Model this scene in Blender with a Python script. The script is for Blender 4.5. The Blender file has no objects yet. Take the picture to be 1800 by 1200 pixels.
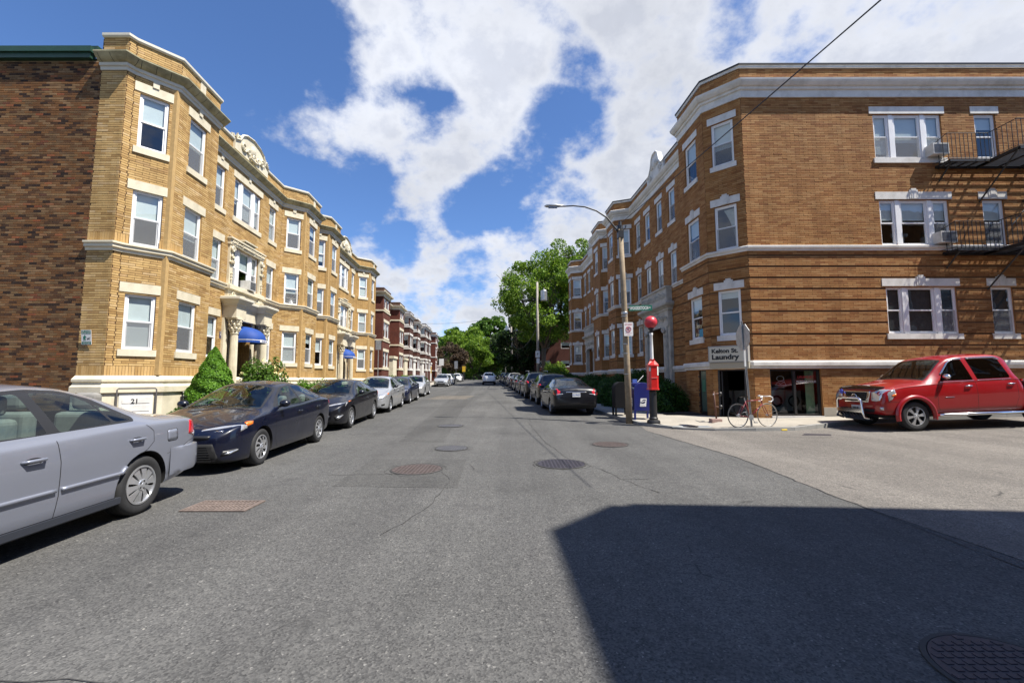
import bpy, bmesh, math, random
import numpy as np
from mathutils import Vector, Matrix
from mathutils.bvhtree import BVHTree
R = math.radians
rnd = random.Random(7)
scn = bpy.context.scene
col = scn.collection

# ------------------------------------------------------------------ camera
cam_d = bpy.data.cameras.new('camera')
cam_d.sensor_width = 36.0
cam_d.lens = 766.0 / 1800.0 * 36.0
cam_d.clip_start = 0.05
cam_d.clip_end = 2000.0
cam = bpy.data.objects.new('camera', cam_d)
col.objects.link(cam)
_p, _r = R(5.0), R(0.1)
_fw = Vector((0, math.cos(_p), math.sin(_p)))
_up = Vector((0, -math.sin(_p), math.cos(_p)))
_rt = Vector((1, 0, 0))
_X = _rt * math.cos(_r) - _up * math.sin(_r)
_Y = _up * math.cos(_r) + _rt * math.sin(_r)
cam.matrix_world = Matrix(((_X.x, _Y.x, -_fw.x, 0), (_X.y, _Y.y, -_fw.y, 0), (_X.z, _Y.z, -_fw.z, 1.47), (0, 0, 0, 1)))
scn.camera = cam

def pxdir(x, y):
    return (_fw * 766.0 + _X * (x - 900) - _Y * (y - 600)).normalized()

# ------------------------------------------------------------------ world + sun
SUN = Vector((0.55, -0.24, 1.0)).normalized()       # towards the sun
sun_el = math.asin(SUN.z)
sun_az = math.atan2(SUN.x, SUN.y)                    # clockwise from +Y
w = bpy.data.worlds.new("World")
scn.world = w
w.use_nodes = True
nt = w.node_tree
nt.nodes.clear()
N = lambda t, tree=None: (tree or nt).nodes.new(t)
def L(a, b, tree=None): (tree or nt).links.new(a, b)
def wmath(op, a, b=None, c=None, clamp=False, tree=None):
    n = N('ShaderNodeMath', tree); n.operation = op; n.use_clamp = clamp
    for i, v in enumerate((a, b, c)):
        if v is None: continue
        if isinstance(v, (int, float)): n.inputs[i].default_value = v
        else: L(v, n.inputs[i], tree)
    return n.outputs[0]
sky = N('ShaderNodeTexSky')
sky.sky_type = 'NISHITA'
sky.sun_disc = False
sky.sun_elevation = sun_el
sky.sun_rotation = sun_az
sky.air_density = 1.0
sky.dust_density = 0.35
sky.ozone_density = 3.2
tc = N('ShaderNodeTexCoord')
nrm = N('ShaderNodeVectorMath'); nrm.operation = 'NORMALIZE'
L(tc.outputs['Generated'], nrm.inputs[0])
sep = N('ShaderNodeSeparateXYZ'); L(nrm.outputs[0], sep.inputs[0])
zz = wmath('ADD', wmath('MAXIMUM', sep.outputs[2], -0.3), 0.5)
comb = N('ShaderNodeCombineXYZ')
L(wmath('DIVIDE', sep.outputs[0], zz), comb.inputs[0])
L(wmath('DIVIDE', sep.outputs[1], zz), comb.inputs[1])
comb.inputs[2].default_value = 3.7
# cloud masses: (px, py, radius px, weight) seen from the street corner, turned into directions
blobs = [(700, 60, 110, .9), (790, 70, 130, .9), (900, 100, 120, .8), (960, 60, 130, .7), (860, 210, 110, .9), (740, 270, 100, 1.0), (640, 240, 95, .95), (560, 220, 80, .9), (460, 195, 62, .85), (510, 205, 60, .85), (840, 290, 60, .6), (690, 300, 60, .5),
         (1080, 40, 110, .75), (1190, 120, 120, .9), (1120, 170, 70, .45), (1340, 60, 150, .6), (1520, 60, 200, 1.0), (1760, 60, 220, 1.0), (1060, 300, 95, .9), (1150, 250, 110, 1.0), (980, 350, 60, .5), (1000, 400, 110, .7),
         (760, 350, 60, .8), (670, 380, 60, .55), (620, 400, 50, .4), (850, 420, 80, .5), (780, 440, 80, .45), (690, 480, 90, .6), (820, 520, 130, .8), (640, 560, 150, .8), (900, 560, 160, .8), (950, 470, 80, .6), (1300, 520, 150, .6), (300, 560, 160, .5),
         (120, 60, 300, -1.3), (430, 60, 110, -1.0), (450, 330, 80, -.9), (560, 90, 75, -.7), (752, 195, 48, -.66), (690, 160, 30, -.4), (900, 335, 50, -.42), (945, 258, 46, -.42), (985, 200, 44, -.45), (1035, 235, 40, -.4), (925, 380, 40, -.4), (1010, 100, 40, -.5), (860, 340, 40, -.5), (1275, 50, 45, -.5), (1180, 200, 50, -.3), (1400, 75, 40, -.3), (820, 370, 40, -.6), (870, 370, 35, -.5), (640, 330, 45, -.8), (700, 430, 32, -.55), (590, 340, 60, -.5), (830, 480, 35, -.35)]
accp = accn = None
fill_clouds = [(Vector((-1, -.6, .3)), .45, .5), (Vector((.6, -1, .35)), .4, .5)]  # unseen clouds behind the camera, added for neutral fill light
for bx, by, br, bw in blobs + [(e[0], None, e[1], e[2]) for e in fill_clouds]:
    d = pxdir(bx, by) if by is not None else bx.normalized()
    ang = math.atan(br / math.hypot(766, math.hypot(bx - 900, by - 600))) if by is not None else br
    dp = N('ShaderNodeVectorMath'); dp.operation = 'DOT_PRODUCT'
    L(nrm.outputs[0], dp.inputs[0]); dp.inputs[1].default_value = d
    mr = N('ShaderNodeMapRange'); mr.interpolation_type = 'SMOOTHSTEP'; mr.clamp = True
    L(dp.outputs['Value'], mr.inputs[0])
    mr.inputs[1].default_value = math.cos(ang * 1.55); mr.inputs[2].default_value = math.cos(ang * .1)
    mr.inputs[3].default_value = 0; mr.inputs[4].default_value = abs(bw)
    if bw > 0: accp = mr.outputs[0] if accp is None else wmath('MAXIMUM', accp, mr.outputs[0])
    else: accn = mr.outputs[0] if accn is None else wmath('MAXIMUM', accn, mr.outputs[0])
acc = wmath('SUBTRACT', accp, accn)
def wnoise(scale, detail, rough, vec, dist=0.0):
    n = N('ShaderNodeTexNoise'); n.inputs['Scale'].default_value = scale; n.inputs['Detail'].default_value = detail
    n.inputs['Roughness'].default_value = rough; n.inputs['Distortion'].default_value = dist; L(vec, n.inputs['Vector']); return n.outputs['Fac']
n1 = wnoise(2.6, 9, .56, comb.outputs[0], .25)
n2 = wnoise(7.5, 8, .58, comb.outputs[0], .1)
n4 = wnoise(24, 6, .62, comb.outputs[0], .1)
dens = wmath('ADD', wmath('ADD', wmath('ADD', acc, -.30), wmath('MULTIPLY', wmath('SUBTRACT', n1, .5), 1.2)), wmath('ADD', wmath('MULTIPLY', wmath('SUBTRACT', n2, .5), 2.1), wmath('MULTIPLY', wmath('SUBTRACT', n4, .5), .8)))
cm = N('ShaderNodeMapRange'); cm.interpolation_type = 'SMOOTHSTEP'
L(dens, cm.inputs[0]); cm.inputs[1].default_value = -.18; cm.inputs[2].default_value = .60
cm.inputs[3].default_value = 0.0; cm.inputs[4].default_value = .97
# cloud brightness: thick parts greyer, thin parts white
cb = N('ShaderNodeMapRange'); L(dens, cb.inputs[0]); cb.inputs[1].default_value = .25; cb.inputs[2].default_value = .85
cb.inputs[3].default_value = 0; cb.inputs[4].default_value = 1
ramp = N('ShaderNodeMix'); ramp.data_type = 'RGBA'
L(cb.outputs[0], ramp.inputs[0]); ramp.inputs[6].default_value = (6.7, 6.85, 7.2, 1); ramp.inputs[7].default_value = (4.9, 5.15, 5.8, 1)
n3 = wnoise(3.3, 6, .6, comb.outputs[0])
cvar = N('ShaderNodeMix'); cvar.data_type = 'RGBA'; cvar.blend_type = 'MULTIPLY'; cvar.inputs[0].default_value = 1
L(ramp.outputs[2], cvar.inputs[6])
gr = wmath('ADD', wmath('MULTIPLY', n3, .7), .66)
cg = N('ShaderNodeCombineColor'); [L(gr, cg.inputs[i]) for i in range(3)]
L(cg.outputs[0], cvar.inputs[7])
skyt = N('ShaderNodeMix'); skyt.data_type = 'RGBA'; skyt.blend_type = 'MULTIPLY'; skyt.inputs[0].default_value = 1
L(sky.outputs[0], skyt.inputs[6]); skyt.inputs[7].default_value = (.80, 1.0, 1.30, 1)
mixc = N('ShaderNodeMix'); mixc.data_type = 'RGBA'
L(cm.outputs[0], mixc.inputs[0]); L(skyt.outputs[2], mixc.inputs[6]); L(cvar.outputs[2], mixc.inputs[7])
bg = N('ShaderNodeBackground'); bg.inputs[1].default_value = 0.07
L(mixc.outputs[2], bg.inputs[0])
wo = N('ShaderNodeOutputWorld'); L(bg.outputs[0], wo.inputs[0])

sd = bpy.data.lights.new('sun', 'SUN'); sd.energy = 4.8; sd.angle = R(0.53); sd.color = (1.0, .95, .86)
so = bpy.data.objects.new('sun', sd); col.objects.link(so)
so.rotation_euler = SUN.to_track_quat('Z', 'Y').to_euler()
scn.view_settings.view_transform = 'Standard'
scn.view_settings.look = 'None'
scn.view_settings.exposure = 0.98
scn.view_settings.gamma = 1.0
scn.view_settings.use_curve_mapping = False
scn.cycles.max_bounces = 8
scn.cycles.transparent_max_bounces = 24
scn.cycles.caustics_reflective = False
scn.cycles.caustics_refractive = False
scn.cycles.sample_clamp_indirect = 4

# ------------------------------------------------------------------ materials
def nmat(name):
    m = bpy.data.materials.new(name); m.use_nodes = True
    t = m.node_tree; return m, t, t.nodes['Principled BSDF']
def mnoise(t, scale, detail=5, rough=.6, vec=None, coord='Object', dist=0):
    n = t.nodes.new('ShaderNodeTexNoise'); n.inputs['Scale'].default_value = scale; n.inputs['Detail'].default_value = detail
    n.inputs['Roughness'].default_value = rough; n.inputs['Distortion'].default_value = dist
    if vec is None:
        c = t.nodes.new('ShaderNodeTexCoord'); vec = c.outputs[coord]
    t.links.new(vec, n.inputs['Vector']); return n
def mramp(t, fac, stops, interp='LINEAR'):
    r = t.nodes.new('ShaderNodeValToRGB'); r.color_ramp.interpolation = interp
    e = r.color_ramp.elements
    while len(e) < len(stops): e.new(.5)
    for i, (p, c) in enumerate(stops):
        e[i].position = p; e[i].color = (c[0], c[1], c[2], 1)
    t.links.new(fac, r.inputs[0]); return r.outputs[0]
def mmix(t, fac, a, b, mode='MIX'):
    m = t.nodes.new('ShaderNodeMix'); m.data_type = 'RGBA'; m.blend_type = mode
    for i, v in ((0, fac), (6, a), (7, b)):
        if hasattr(v, 'is_output') or isinstance(v, bpy.types.NodeSocket): t.links.new(v, m.inputs[i])
        elif i == 0: m.inputs[0].default_value = v
        else: m.inputs[i].default_value = (v[0], v[1], v[2], 1)
    return m.outputs[2]
def mbump(t, h, strength, dist=.01, b=None):
    n = t.nodes.new('ShaderNodeBump'); n.inputs['Strength'].default_value = strength; n.inputs['Distance'].default_value = dist
    t.links.new(h, n.inputs['Height'])
    if b is not None: t.links.new(n.outputs[0], b.inputs['Normal'])
    return n.outputs[0]

def plain(name, c, rough=.6, metal=0., var=.0, vscale=3., bump=0., bscale=40., coat=0., spec=.5, dirt=None):
    m, t, b = nmat(name)
    b.inputs['Roughness'].default_value = rough; b.inputs['Metallic'].default_value = metal
    b.inputs['Coat Weight'].default_value = coat; b.inputs['Specular IOR Level'].default_value = spec
    if var or dirt:
        n = mnoise(t, vscale, 6, .65)
        lo = tuple(x * (1 - var) for x in c); hi = tuple(min(1, x * (1 + var)) for x in c)
        o = mramp(t, n.outputs['Fac'], [(.3, lo), (.7, hi)])
        if dirt:
            n2 = mnoise(t, vscale * .6, 8, .7)
            f = mramp(t, n2.outputs['Fac'], [(.48, (0, 0, 0)), (.72, (1, 1, 1))])
            o = mmix(t, f, o, dirt)
        t.links.new(o, b.inputs['Base Color'])
    else:
        b.inputs['Base Color'].default_value = (*c, 1)
    if bump:
        mbump(t, mnoise(t, bscale, 6, .7).outputs['Fac'], bump, .004, b)
    return m

def brick_geo(name, stops, rough=.8):
    """colour per brick: island random + object random"""
    m, t, b = nmat(name)
    g = t.nodes.new('ShaderNodeNewGeometry'); oi = t.nodes.new('ShaderNodeObjectInfo')
    a = wmath('FRACT', wmath('ADD', g.outputs['Random Per Island'], oi.outputs['Random'], tree=t), tree=t)
    c = mramp(t, a, stops)
    n = mnoise(t, 1.1, 5, .6, vec=g.outputs['Position'])
    f = mramp(t, n.outputs['Fac'], [(.3, (.84, .82, .8)), (.7, (1.12, 1.1, 1.08))])
    c = mmix(t, 1.0, c, f, 'MULTIPLY')
    mp = t.nodes.new('ShaderNodeMapping'); t.links.new(g.outputs['Position'], mp.inputs[0]); mp.inputs['Scale'].default_value = (2.6, 2.6, .28)
    ns = mnoise(t, 1.0, 7, .68, vec=mp.outputs[0]); c = mmix(t, 1.0, c, mramp(t, ns.outputs['Fac'], [(.3, (.80, .78, .76)), (.55, (1.02, 1.02, 1.02)), (.75, (1.12, 1.12, 1.14))]), 'MULTIPLY')
    n2 = mnoise(t, 60, 4, .7, vec=g.outputs['Position'])
    f2 = mramp(t, n2.outputs['Fac'], [(.25, (.78, .76, .74)), (.75, (1.15, 1.15, 1.15))])
    c = mmix(t, 1.0, c, f2, 'MULTIPLY')
    t.links.new(c, b.inputs['Base Color']); b.inputs['Roughness'].default_value = rough
    b.inputs['Specular IOR Level'].default_value = .25
    mbump(t, n2.outputs['Fac'], .35, .003, b)
    return m

def brick_far(name, c1, c2, mortar, bw=.315, bh=.067, ms=.009, var=.35):
    m, t, b = nmat(name)
    uv = t.nodes.new('ShaderNodeUVMap')
    br = t.nodes.new('ShaderNodeTexBrick'); br.offset = .5
    t.links.new(uv.outputs[0], br.inputs['Vector'])
    br.inputs['Color1'].default_value = (*c1, 1); br.inputs['Color2'].default_value = (*c2, 1); br.inputs['Mortar'].default_value = (*mortar, 1)
    br.inputs['Scale'].default_value = 1; br.inputs['Mortar Size'].default_value = ms; br.inputs['Mortar Smooth'].default_value = .2
    br.inputs['Brick Width'].default_value = bw; br.inputs['Row Height'].default_value = bh; br.inputs['Bias'].default_value = 0
    g = t.nodes.new('ShaderNodeNewGeometry')
    n = mnoise(t, 1.0, 6, .65, vec=g.outputs['Position'])
    f = mramp(t, n.outputs['Fac'], [(.3, (1 - var * .5,) * 3), (.7, (1 + var * .4,) * 3)])
    c = mmix(t, 1.0, br.outputs['Color'], f, 'MULTIPLY')
    mp = t.nodes.new('ShaderNodeMapping'); t.links.new(g.outputs['Position'], mp.inputs[0]); mp.inputs['Scale'].default_value = (2.6, 2.6, .28)
    ns = mnoise(t, 1.0, 7, .68, vec=mp.outputs[0]); c = mmix(t, 1.0, c, mramp(t, ns.outputs['Fac'], [(.3, (.80, .78, .76)), (.55, (1.02, 1.02, 1.02)), (.75, (1.12, 1.12, 1.14))]), 'MULTIPLY')
    t.links.new(c, b.inputs['Base Color']); b.inputs['Roughness'].default_value = .85
    b.inputs['Specular IOR Level'].default_value = .2
    inv = wmath('SUBTRACT', 1.0, br.outputs['Fac'], tree=t)
    mbump(t, inv, .6, .006, b)
    return m

def glassmat(name, tint=(.80, .86, .86), refl=1.0, rough=.0, bump=0.0):
    m, t, b = nmat(name); t.nodes.remove(b)
    out = [n for n in t.nodes if n.type == 'OUTPUT_MATERIAL'][0]
    gg = t.nodes.new('ShaderNodeNewGeometry'); dp = t.nodes.new('ShaderNodeVectorMath'); dp.operation = 'DOT_PRODUCT'
    t.links.new(gg.outputs['Incoming'], dp.inputs[0]); t.links.new(gg.outputs['Normal'], dp.inputs[1])
    ca = wmath('ABSOLUTE', dp.outputs['Value'], tree=t)
    sch = wmath('MULTIPLY_ADD', wmath('POWER', wmath('SUBTRACT', 1.0, ca, tree=t), 5, tree=t), .93, .07, tree=t)
    tr = t.nodes.new('ShaderNodeBsdfTransparent'); tr.inputs[0].default_value = (*tint, 1)
    gl = t.nodes.new('ShaderNodeBsdfGlossy'); gl.inputs['Roughness'].default_value = rough; gl.inputs[0].default_value = (.95, .97, 1, 1)
    if bump:
        bn = mbump(t, mnoise(t, 1.3, 2, .5).outputs['Fac'], bump, .02); t.links.new(bn, gl.inputs['Normal'])
    f = wmath('MULTIPLY', sch, refl, clamp=True, tree=t)
    f = wmath('MINIMUM', f, 1.0, tree=t)
    mx = t.nodes.new('ShaderNodeMixShader'); t.links.new(f, mx.inputs[0]); t.links.new(tr.outputs[0], mx.inputs[1]); t.links.new(gl.outputs[0], mx.inputs[2])
    t.links.new(mx.outputs[0], out.inputs[0]); return m

def asphalt(name, base, dark, crack=True, tintw=None):
    m, t, b = nmat(name)
    g = t.nodes.new('ShaderNodeNewGeometry'); P = g.outputs['Position']
    big = mnoise(t, .35, 6, .6, vec=P)
    c = mramp(t, big.outputs['Fac'], [(.3, tuple(x * .80 for x in base)), (.7, tuple(x * 1.18 for x in base))])
    # fine aggregate
    vo = t.nodes.new('ShaderNodeTexVoronoi'); vo.inputs['Scale'].default_value = 85; t.links.new(P, vo.inputs['Vector'])
    s = mramp(t, vo.outputs['Color'], [(.0, (.42, .42, .43)), (.5, (.92, .92, .92)), (.88, (1.25, 1.24, 1.22)), (1., (2.6, 2.55, 2.45))])
    c = mmix(t, 1.0, c, s, 'MULTIPLY')
    md = mnoise(t, 9, 8, .75, vec=P)
    c = mmix(t, .6, c, mramp(t, md.outputs['Fac'], [(.3, (.7, .7, .71)), (.7, (1.25, 1.24, 1.22))]), 'MULTIPLY')
    v3 = t.nodes.new('ShaderNodeTexVoronoi'); v3.inputs['Scale'].default_value = 26; t.links.new(P, v3.inputs['Vector'])
    c = mmix(t, mramp(t, v3.outputs['Distance'], [(.16, (1, 1, 1)), (.22, (0, 0, 0))]), c, mmix(t, 1.0, c, mramp(t, v3.outputs['Color'], [(.0, (1, 1, 1)), (.9, (1, 1, 1)), (.93, (1.7, 1.65, 1.55)), (1., (2.4, 2.3, 2.1))], 'CONSTANT'), 'MULTIPLY')) if crack else c
    # stains
    st = mnoise(t, 1.3, 7, .7, vec=P)
    c = mmix(t, mramp(t, st.outputs['Fac'], [(.55, (0, 0, 0)), (.74, (.65, .65, .65))]), c, dark)
    # streaks along the lane
    mp = t.nodes.new('ShaderNodeMapping'); t.links.new(P, mp.inputs[0]); mp.inputs['Rotation'].default_value = (0, 0, R(-3.8)); mp.inputs['Scale'].default_value = (1.1, .03, 1)
    sk = mnoise(t, 1.0, 5, .6, vec=mp.outputs[0])
    c = mmix(t, .75, c, mramp(t, sk.outputs['Fac'], [(.3, (.76, .76, .77)), (.7, (1.2, 1.2, 1.19))]), 'MULTIPLY')
    if crack:
        wv = mnoise(t, 1.7, 5, .6, vec=P)
        mp2 = t.nodes.new('ShaderNodeMix'); mp2.data_type = 'VECTOR'; mp2.inputs[0].default_value = .10
        t.links.new(P, mp2.inputs[4]); t.links.new(wv.outputs['Color'], mp2.inputs[5])
        v2 = t.nodes.new('ShaderNodeTexVoronoi'); v2.feature = 'DISTANCE_TO_EDGE'; v2.inputs['Scale'].default_value = .55; t.links.new(mp2.outputs[1], v2.inputs['Vector'])
        line = mramp(t, v2.outputs['Distance'], [(.0, (1, 1, 1)), (.006, (.0, .0, .0))])
        msk = mramp(t, mnoise(t, .9, 4, .6, vec=P).outputs['Fac'], [(.54, (0, 0, 0)), (.66, (.8, .8, .8))])
        c = mmix(t, mmix(t, 1.0, line, msk, 'MULTIPLY'), c, (.02, .02, .02))
    t.links.new(c, b.inputs['Base Color']); b.inputs['Roughness'].default_value = .88; b.inputs['Specular IOR Level'].default_value = .25
    mbump(t, vo.outputs['Distance'], .5, .006, b)
    return m

def paint(name, c, metal=.0, rough=.28, coat=1.0):
    m, t, b = nmat(name)
    g = t.nodes.new('ShaderNodeNewGeometry')
    body = mmix(t, g.outputs['Backfacing'], c, (.03, .03, .032))
    t.links.new(body, b.inputs['Base Color'])
    n = mnoise(t, 2.5, 7, .7)
    rr = mramp(t, n.outputs['Fac'], [(.3, (rough * .8,) * 3), (.8, (rough * 1.5,) * 3)])
    t.links.new(rr, b.inputs['Roughness'])
    b.inputs['Metallic'].default_value = metal
    b.inputs['Coat Weight'].default_value = coat; b.inputs['Coat Roughness'].default_value = .03; b.inputs['Specular IOR Level'].default_value = .35
    return m

M = {}
M['asphalt'] = asphalt('asphalt', (.094, .093, .090), (.052, .051, .050))
M['asphalt2'] = asphalt('asphalt_woodstock', (.158, .145, .130), (.13, .12, .11))
M['cut'] = asphalt('asphalt_cut', (.080, .079, .076), (.045, .045, .044), False)
M['patch'] = asphalt('asphalt_patch', (.125, .112, .095), (.09, .09, .085), False)
def concrete(name, c, joint=None):
    m, t, b = nmat(name)
    g = t.nodes.new('ShaderNodeNewGeometry'); P = g.outputs['Position']
    n = mnoise(t, .9, 8, .7, vec=P); o = mramp(t, n.outputs['Fac'], [(.3, tuple(x * .78 for x in c)), (.7, tuple(x * 1.12 for x in c))])
    n2 = mnoise(t, 30, 5, .7, vec=P); o = mmix(t, .7, o, mramp(t, n2.outputs['Fac'], [(.3, (.82,) * 3), (.7, (1.14,) * 3)]), 'MULTIPLY')
    t.links.new(o, b.inputs['Base Color']); b.inputs['Roughness'].default_value = .9
    mbump(t, n2.outputs['Fac'], .3, .004, b); return m
M['concrete'] = concrete('sidewalk_concrete', (.33, .30, .25))
M['kerb'] = concrete('granite_kerb', (.26, .255, .24))
M['soil'] = plain('soil', (.06, .042, .028), .95, var=.4, vscale=4, bump=.6, bscale=20)
M['lawn'] = plain('lawn', (.045, .075, .02), .95, var=.45, vscale=6, bump=.8, bscale=60)
M['ybrick'] = brick_geo('buff_brick', [(0, (.34, .21, .08)), (.15, (.43, .28, .115)), (.5, (.50, .335, .135)), (.8, (.54, .375, .165)), (.93, (.56, .41, .22)), (1, (.40, .25, .105))])
M['ysold'] = brick_geo('buff_brick_soldier', [(0, (.38, .235, .085)), (.5, (.475, .31, .125)), (1, (.53, .36, .16))])
M['ymortar'] = plain('buff_mortar', (.095, .05, .02), .9, var=.2, vscale=8)
M['yfar'] = brick_far('buff_brick_far', (.48, .31, .125), (.40, .25, .09), (.20, .115, .045))
M['dbrick'] = brick_geo('clinker_brick', [(0, (.025, .014, .010)), (.1, (.055, .028, .016)), (.25, (.14, .064, .024)), (.48, (.20, .095, .034)), (.64, (.125, .070, .034)), (.80, (.19, .115, .052)), (.93, (.24, .145, .072)), (.97, (.26, .08, .03)), (1, (.07, .038, .026))])
M['dmortar'] = plain('grey_mortar', (.28, .20, .12), .95, var=.3, vscale=6)
M['obrick'] = brick_geo('orange_brick', [(0, (.25, .105, .036)), (.2, (.32, .15, .052)), (.6, (.375, .195, .072)), (.85, (.42, .235, .098)), (1, (.28, .125, .045))])
M['omortar'] = plain('brown_mortar', (.15, .075, .03), .9, var=.2, vscale=8)
M['ofar'] = brick_far('orange_brick_far', (.37, .185, .068), (.30, .14, .05), (.17, .09, .04))
M['rfar'] = brick_far('red_brick_far', (.13, .032, .02), (.095, .024, .017), (.12, .07, .05), .21, .07)
M['rfar2'] = brick_far('dark_red_brick_far', (.085, .026, .02), (.06, .02, .016), (.09, .06, .045), .21, .07)
M['cream'] = plain('cream_stone', (.62, .56, .42), .7, var=.1, vscale=2, bump=.2, dirt=(.45, .40, .28))
M['soffit'] = plain('aged_copper_gutter', (.36, .33, .20), .75, var=.28, vscale=2.5, bump=.25, dirt=(.17, .15, .08))
M['frieze'] = plain('frieze_paint', (.56, .53, .44), .7, var=.08, vscale=3)
M['white'] = plain('white_paint', (.74, .73, .70), .5, var=.06, vscale=3, dirt=(.6, .58, .53))
M['vinyl'] = plain('white_window_frame', (.78, .78, .78), .4, var=.04)
M['wstone'] = plain('white_painted_stone', (.66, .64, .60), .65, var=.1, vscale=2, bump=.2, dirt=(.46, .44, .40))
M['gstone'] = plain('grey_carved_stone', (.48, .46, .41), .8, var=.16, vscale=3, bump=.5, bscale=18, dirt=(.25, .24, .21))
M['green'] = plain('green_gutter', (.012, .05, .03), .5, var=.2)
M['glass'] = glassmat('window_glass', refl=1.3, bump=.15)
M['blind'] = plain('white_blind', (.70, .72, .72), .7, var=.05)
M['curtain'] = plain('pale_curtain', (.42, .41, .38), .85, var=.2, vscale=6)
M['screen'] = plain('insect_screen', (.10, .105, .11), .8)
def gauze():
    m, t, b = nmat('window_gauze'); out = [n for n in t.nodes if n.type == 'OUTPUT_MATERIAL'][0]; b.inputs['Base Color'].default_value = (.26, .27, .28, 1); b.inputs['Roughness'].default_value = .8
    tr = t.nodes.new('ShaderNodeBsdfTransparent'); mx = t.nodes.new('ShaderNodeMixShader'); mx.inputs[0].default_value = .42
    t.links.new(tr.outputs[0], mx.inputs[1]); t.links.new(b.outputs[0], mx.inputs[2]); t.links.new(mx.outputs[0], out.inputs[0]); return m
M['gauze'] = gauze()
M['dark'] = plain('dark_interior', (.02, .02, .02), .9)
M['room'] = plain('room_wall', (.12, .11, .10), .9)
M['roof'] = plain('roof_membrane', (.06, .06, .065), .8)
M['black'] = plain('black_iron', (.012, .012, .013), .5, bump=.2)
M['blackp'] = plain('black_plastic', (.015, .015, .016), .45)
M['chrome'] = plain('chrome', (.75, .75, .76), .12, 1.0)
M['alum'] = plain('galvanised_metal', (.42, .43, .44), .4, .8, var=.2, vscale=8)
M['wood'] = plain('weathered_pole_wood', (.26, .20, .13), .85, var=.28, vscale=7, bump=.6, bscale=30)
M['woodg'] = plain('grey_pole_wood', (.30, .27, .23), .85, var=.28, vscale=7, bump=.6, bscale=30)
M['tyre'] = plain('tyre_rubber', (.018, .018, .019), .75, var=.25, vscale=12)
M['rim'] = plain('alloy_rim', (.55, .56, .58), .3, .75, var=.1)
M['navy'] = plain('awning_blue', (.006, .05, .26), .7, var=.15)
M['redp'] = plain('red_gloss_paint', (.52, .012, .010), .35, coat=.6)
M['sgreen'] = plain('sign_green', (.0, .12, .075), .5)
# ------------------------------------------------------------------ mesh helpers
class MB:
    def __init__(s): s.v = []; s.f = []; s.m = []; s.uv = []; s.hasuv = False
    def add(s, vs, fs, m=0, uvs=None):
        b = len(s.v); s.v.extend(vs)
        for i, f in enumerate(fs):
            s.f.append([b + k for k in f]); s.m.append(m)
            if uvs: s.uv.append(uvs[i]); s.hasuv = True
            else: s.uv.append([(0, 0)] * len(f))
    def quad(s, a, b, c, d, m=0, uv=None): s.add([a, b, c, d], [(0, 1, 2, 3)], m, [uv] if uv else None)
    def box(s, x0, x1, y0, y1, z0, z1, m=0, T=None):
        vs = [(x, y, z) for z in (z0, z1) for x, y in ((x0, y0), (x1, y0), (x1, y1), (x0, y1))]
        if T: vs = [tuple(T(*p)) for p in vs]
        s.add(vs, [(3, 2, 1, 0), (4, 5, 6, 7), (0, 1, 5, 4), (1, 2, 6, 5), (2, 3, 7, 6), (3, 0, 4, 7)], m)
    def prism(s, poly, z0, z1, m=0, T=None):
        n = len(poly); vs = [(x, y, z0) for x, y in poly] + [(x, y, z1) for x, y in poly]
        if T: vs = [tuple(T(*p)) for p in vs]
        s.add(vs, [tuple(range(n - 1, -1, -1)), tuple(range(n, 2 * n))] + [(i, (i + 1) % n, n + (i + 1) % n, n + i) for i in range(n)], m)
    def tube(s, pts, r, n=8, m=0, cap=True):
        pts = [Vector(p) for p in pts]; rs = r if isinstance(r, (list, tuple)) else [r] * len(pts)
        rings = []; up = None
        for i, p in enumerate(pts):
            t = (pts[min(i + 1, len(pts) - 1)] - pts[max(i - 1, 0)]).normalized()
            if up is None:
                up = Vector((0, 0, 1)) if abs(t.z) < .9 else Vector((1, 0, 0))
            a = t.cross(up).normalized(); b = a.cross(t).normalized(); up = b
            rings.append([tuple(p + (a * math.cos(k * 2 * math.pi / n) + b * math.sin(k * 2 * math.pi / n)) * rs[i]) for k in range(n)])
        vs = [v for q in rings for v in q]; fs = []
        for i in range(len(pts) - 1):
            for k in range(n):
                fs.append((i * n + k, (i + 1) * n + k, (i + 1) * n + (k + 1) % n, i * n + (k + 1) % n))
        if cap: fs.append(tuple(range(n))); fs.append(tuple((len(pts) - 1) * n + k for k in range(n - 1, -1, -1)))
        s.add(vs, fs, m)
    def lathe(s, prof, n=24, c=(0, 0, 0), axis='z', m=0, T=None):
        vs = []; fs = []
        for (r, h) in prof:
            for k in range(n):
                a = 2 * math.pi * k / n; x, y = r * math.cos(a), r * math.sin(a)
                p = (x, y, h) if axis == 'z' else ((h, x, y) if axis == 'x' else (x, h, y))
                p = (p[0] + c[0], p[1] + c[1], p[2] + c[2]); vs.append(tuple(T(*p)) if T else p)
        for i in range(len(prof) - 1):
            for k in range(n):
                fs.append((i * n + k, i * n + (k + 1) % n, (i + 1) * n + (k + 1) % n, (i + 1) * n + k))
        s.add(vs, fs, m)
    def build(s, name, mats, parent=None, smooth=False, loc=(0, 0, 0)):
        me = bpy.data.meshes.new(name)
        me.from_pydata(s.v, [], s.f)
        if not isinstance(mats, (list, tuple)): mats = [mats]
        for k in mats: me.materials.append(k if not isinstance(k, str) else M[k])
        if len(mats) > 1: me.polygons.foreach_set('material_index', s.m)
        if s.hasuv:
            l = me.uv_layers.new(name='UVMap'); a = np.array([c for f in s.uv for c in f], dtype=np.float32).ravel(); l.data.foreach_set('uv', a)
        if smooth: me.polygons.foreach_set('use_smooth', [True] * len(s.f))
        me.update()
        o = bpy.data.objects.new(name, me); col.objects.link(o); o.location = loc
        if parent is not None: o.parent = parent
        return o
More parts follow.
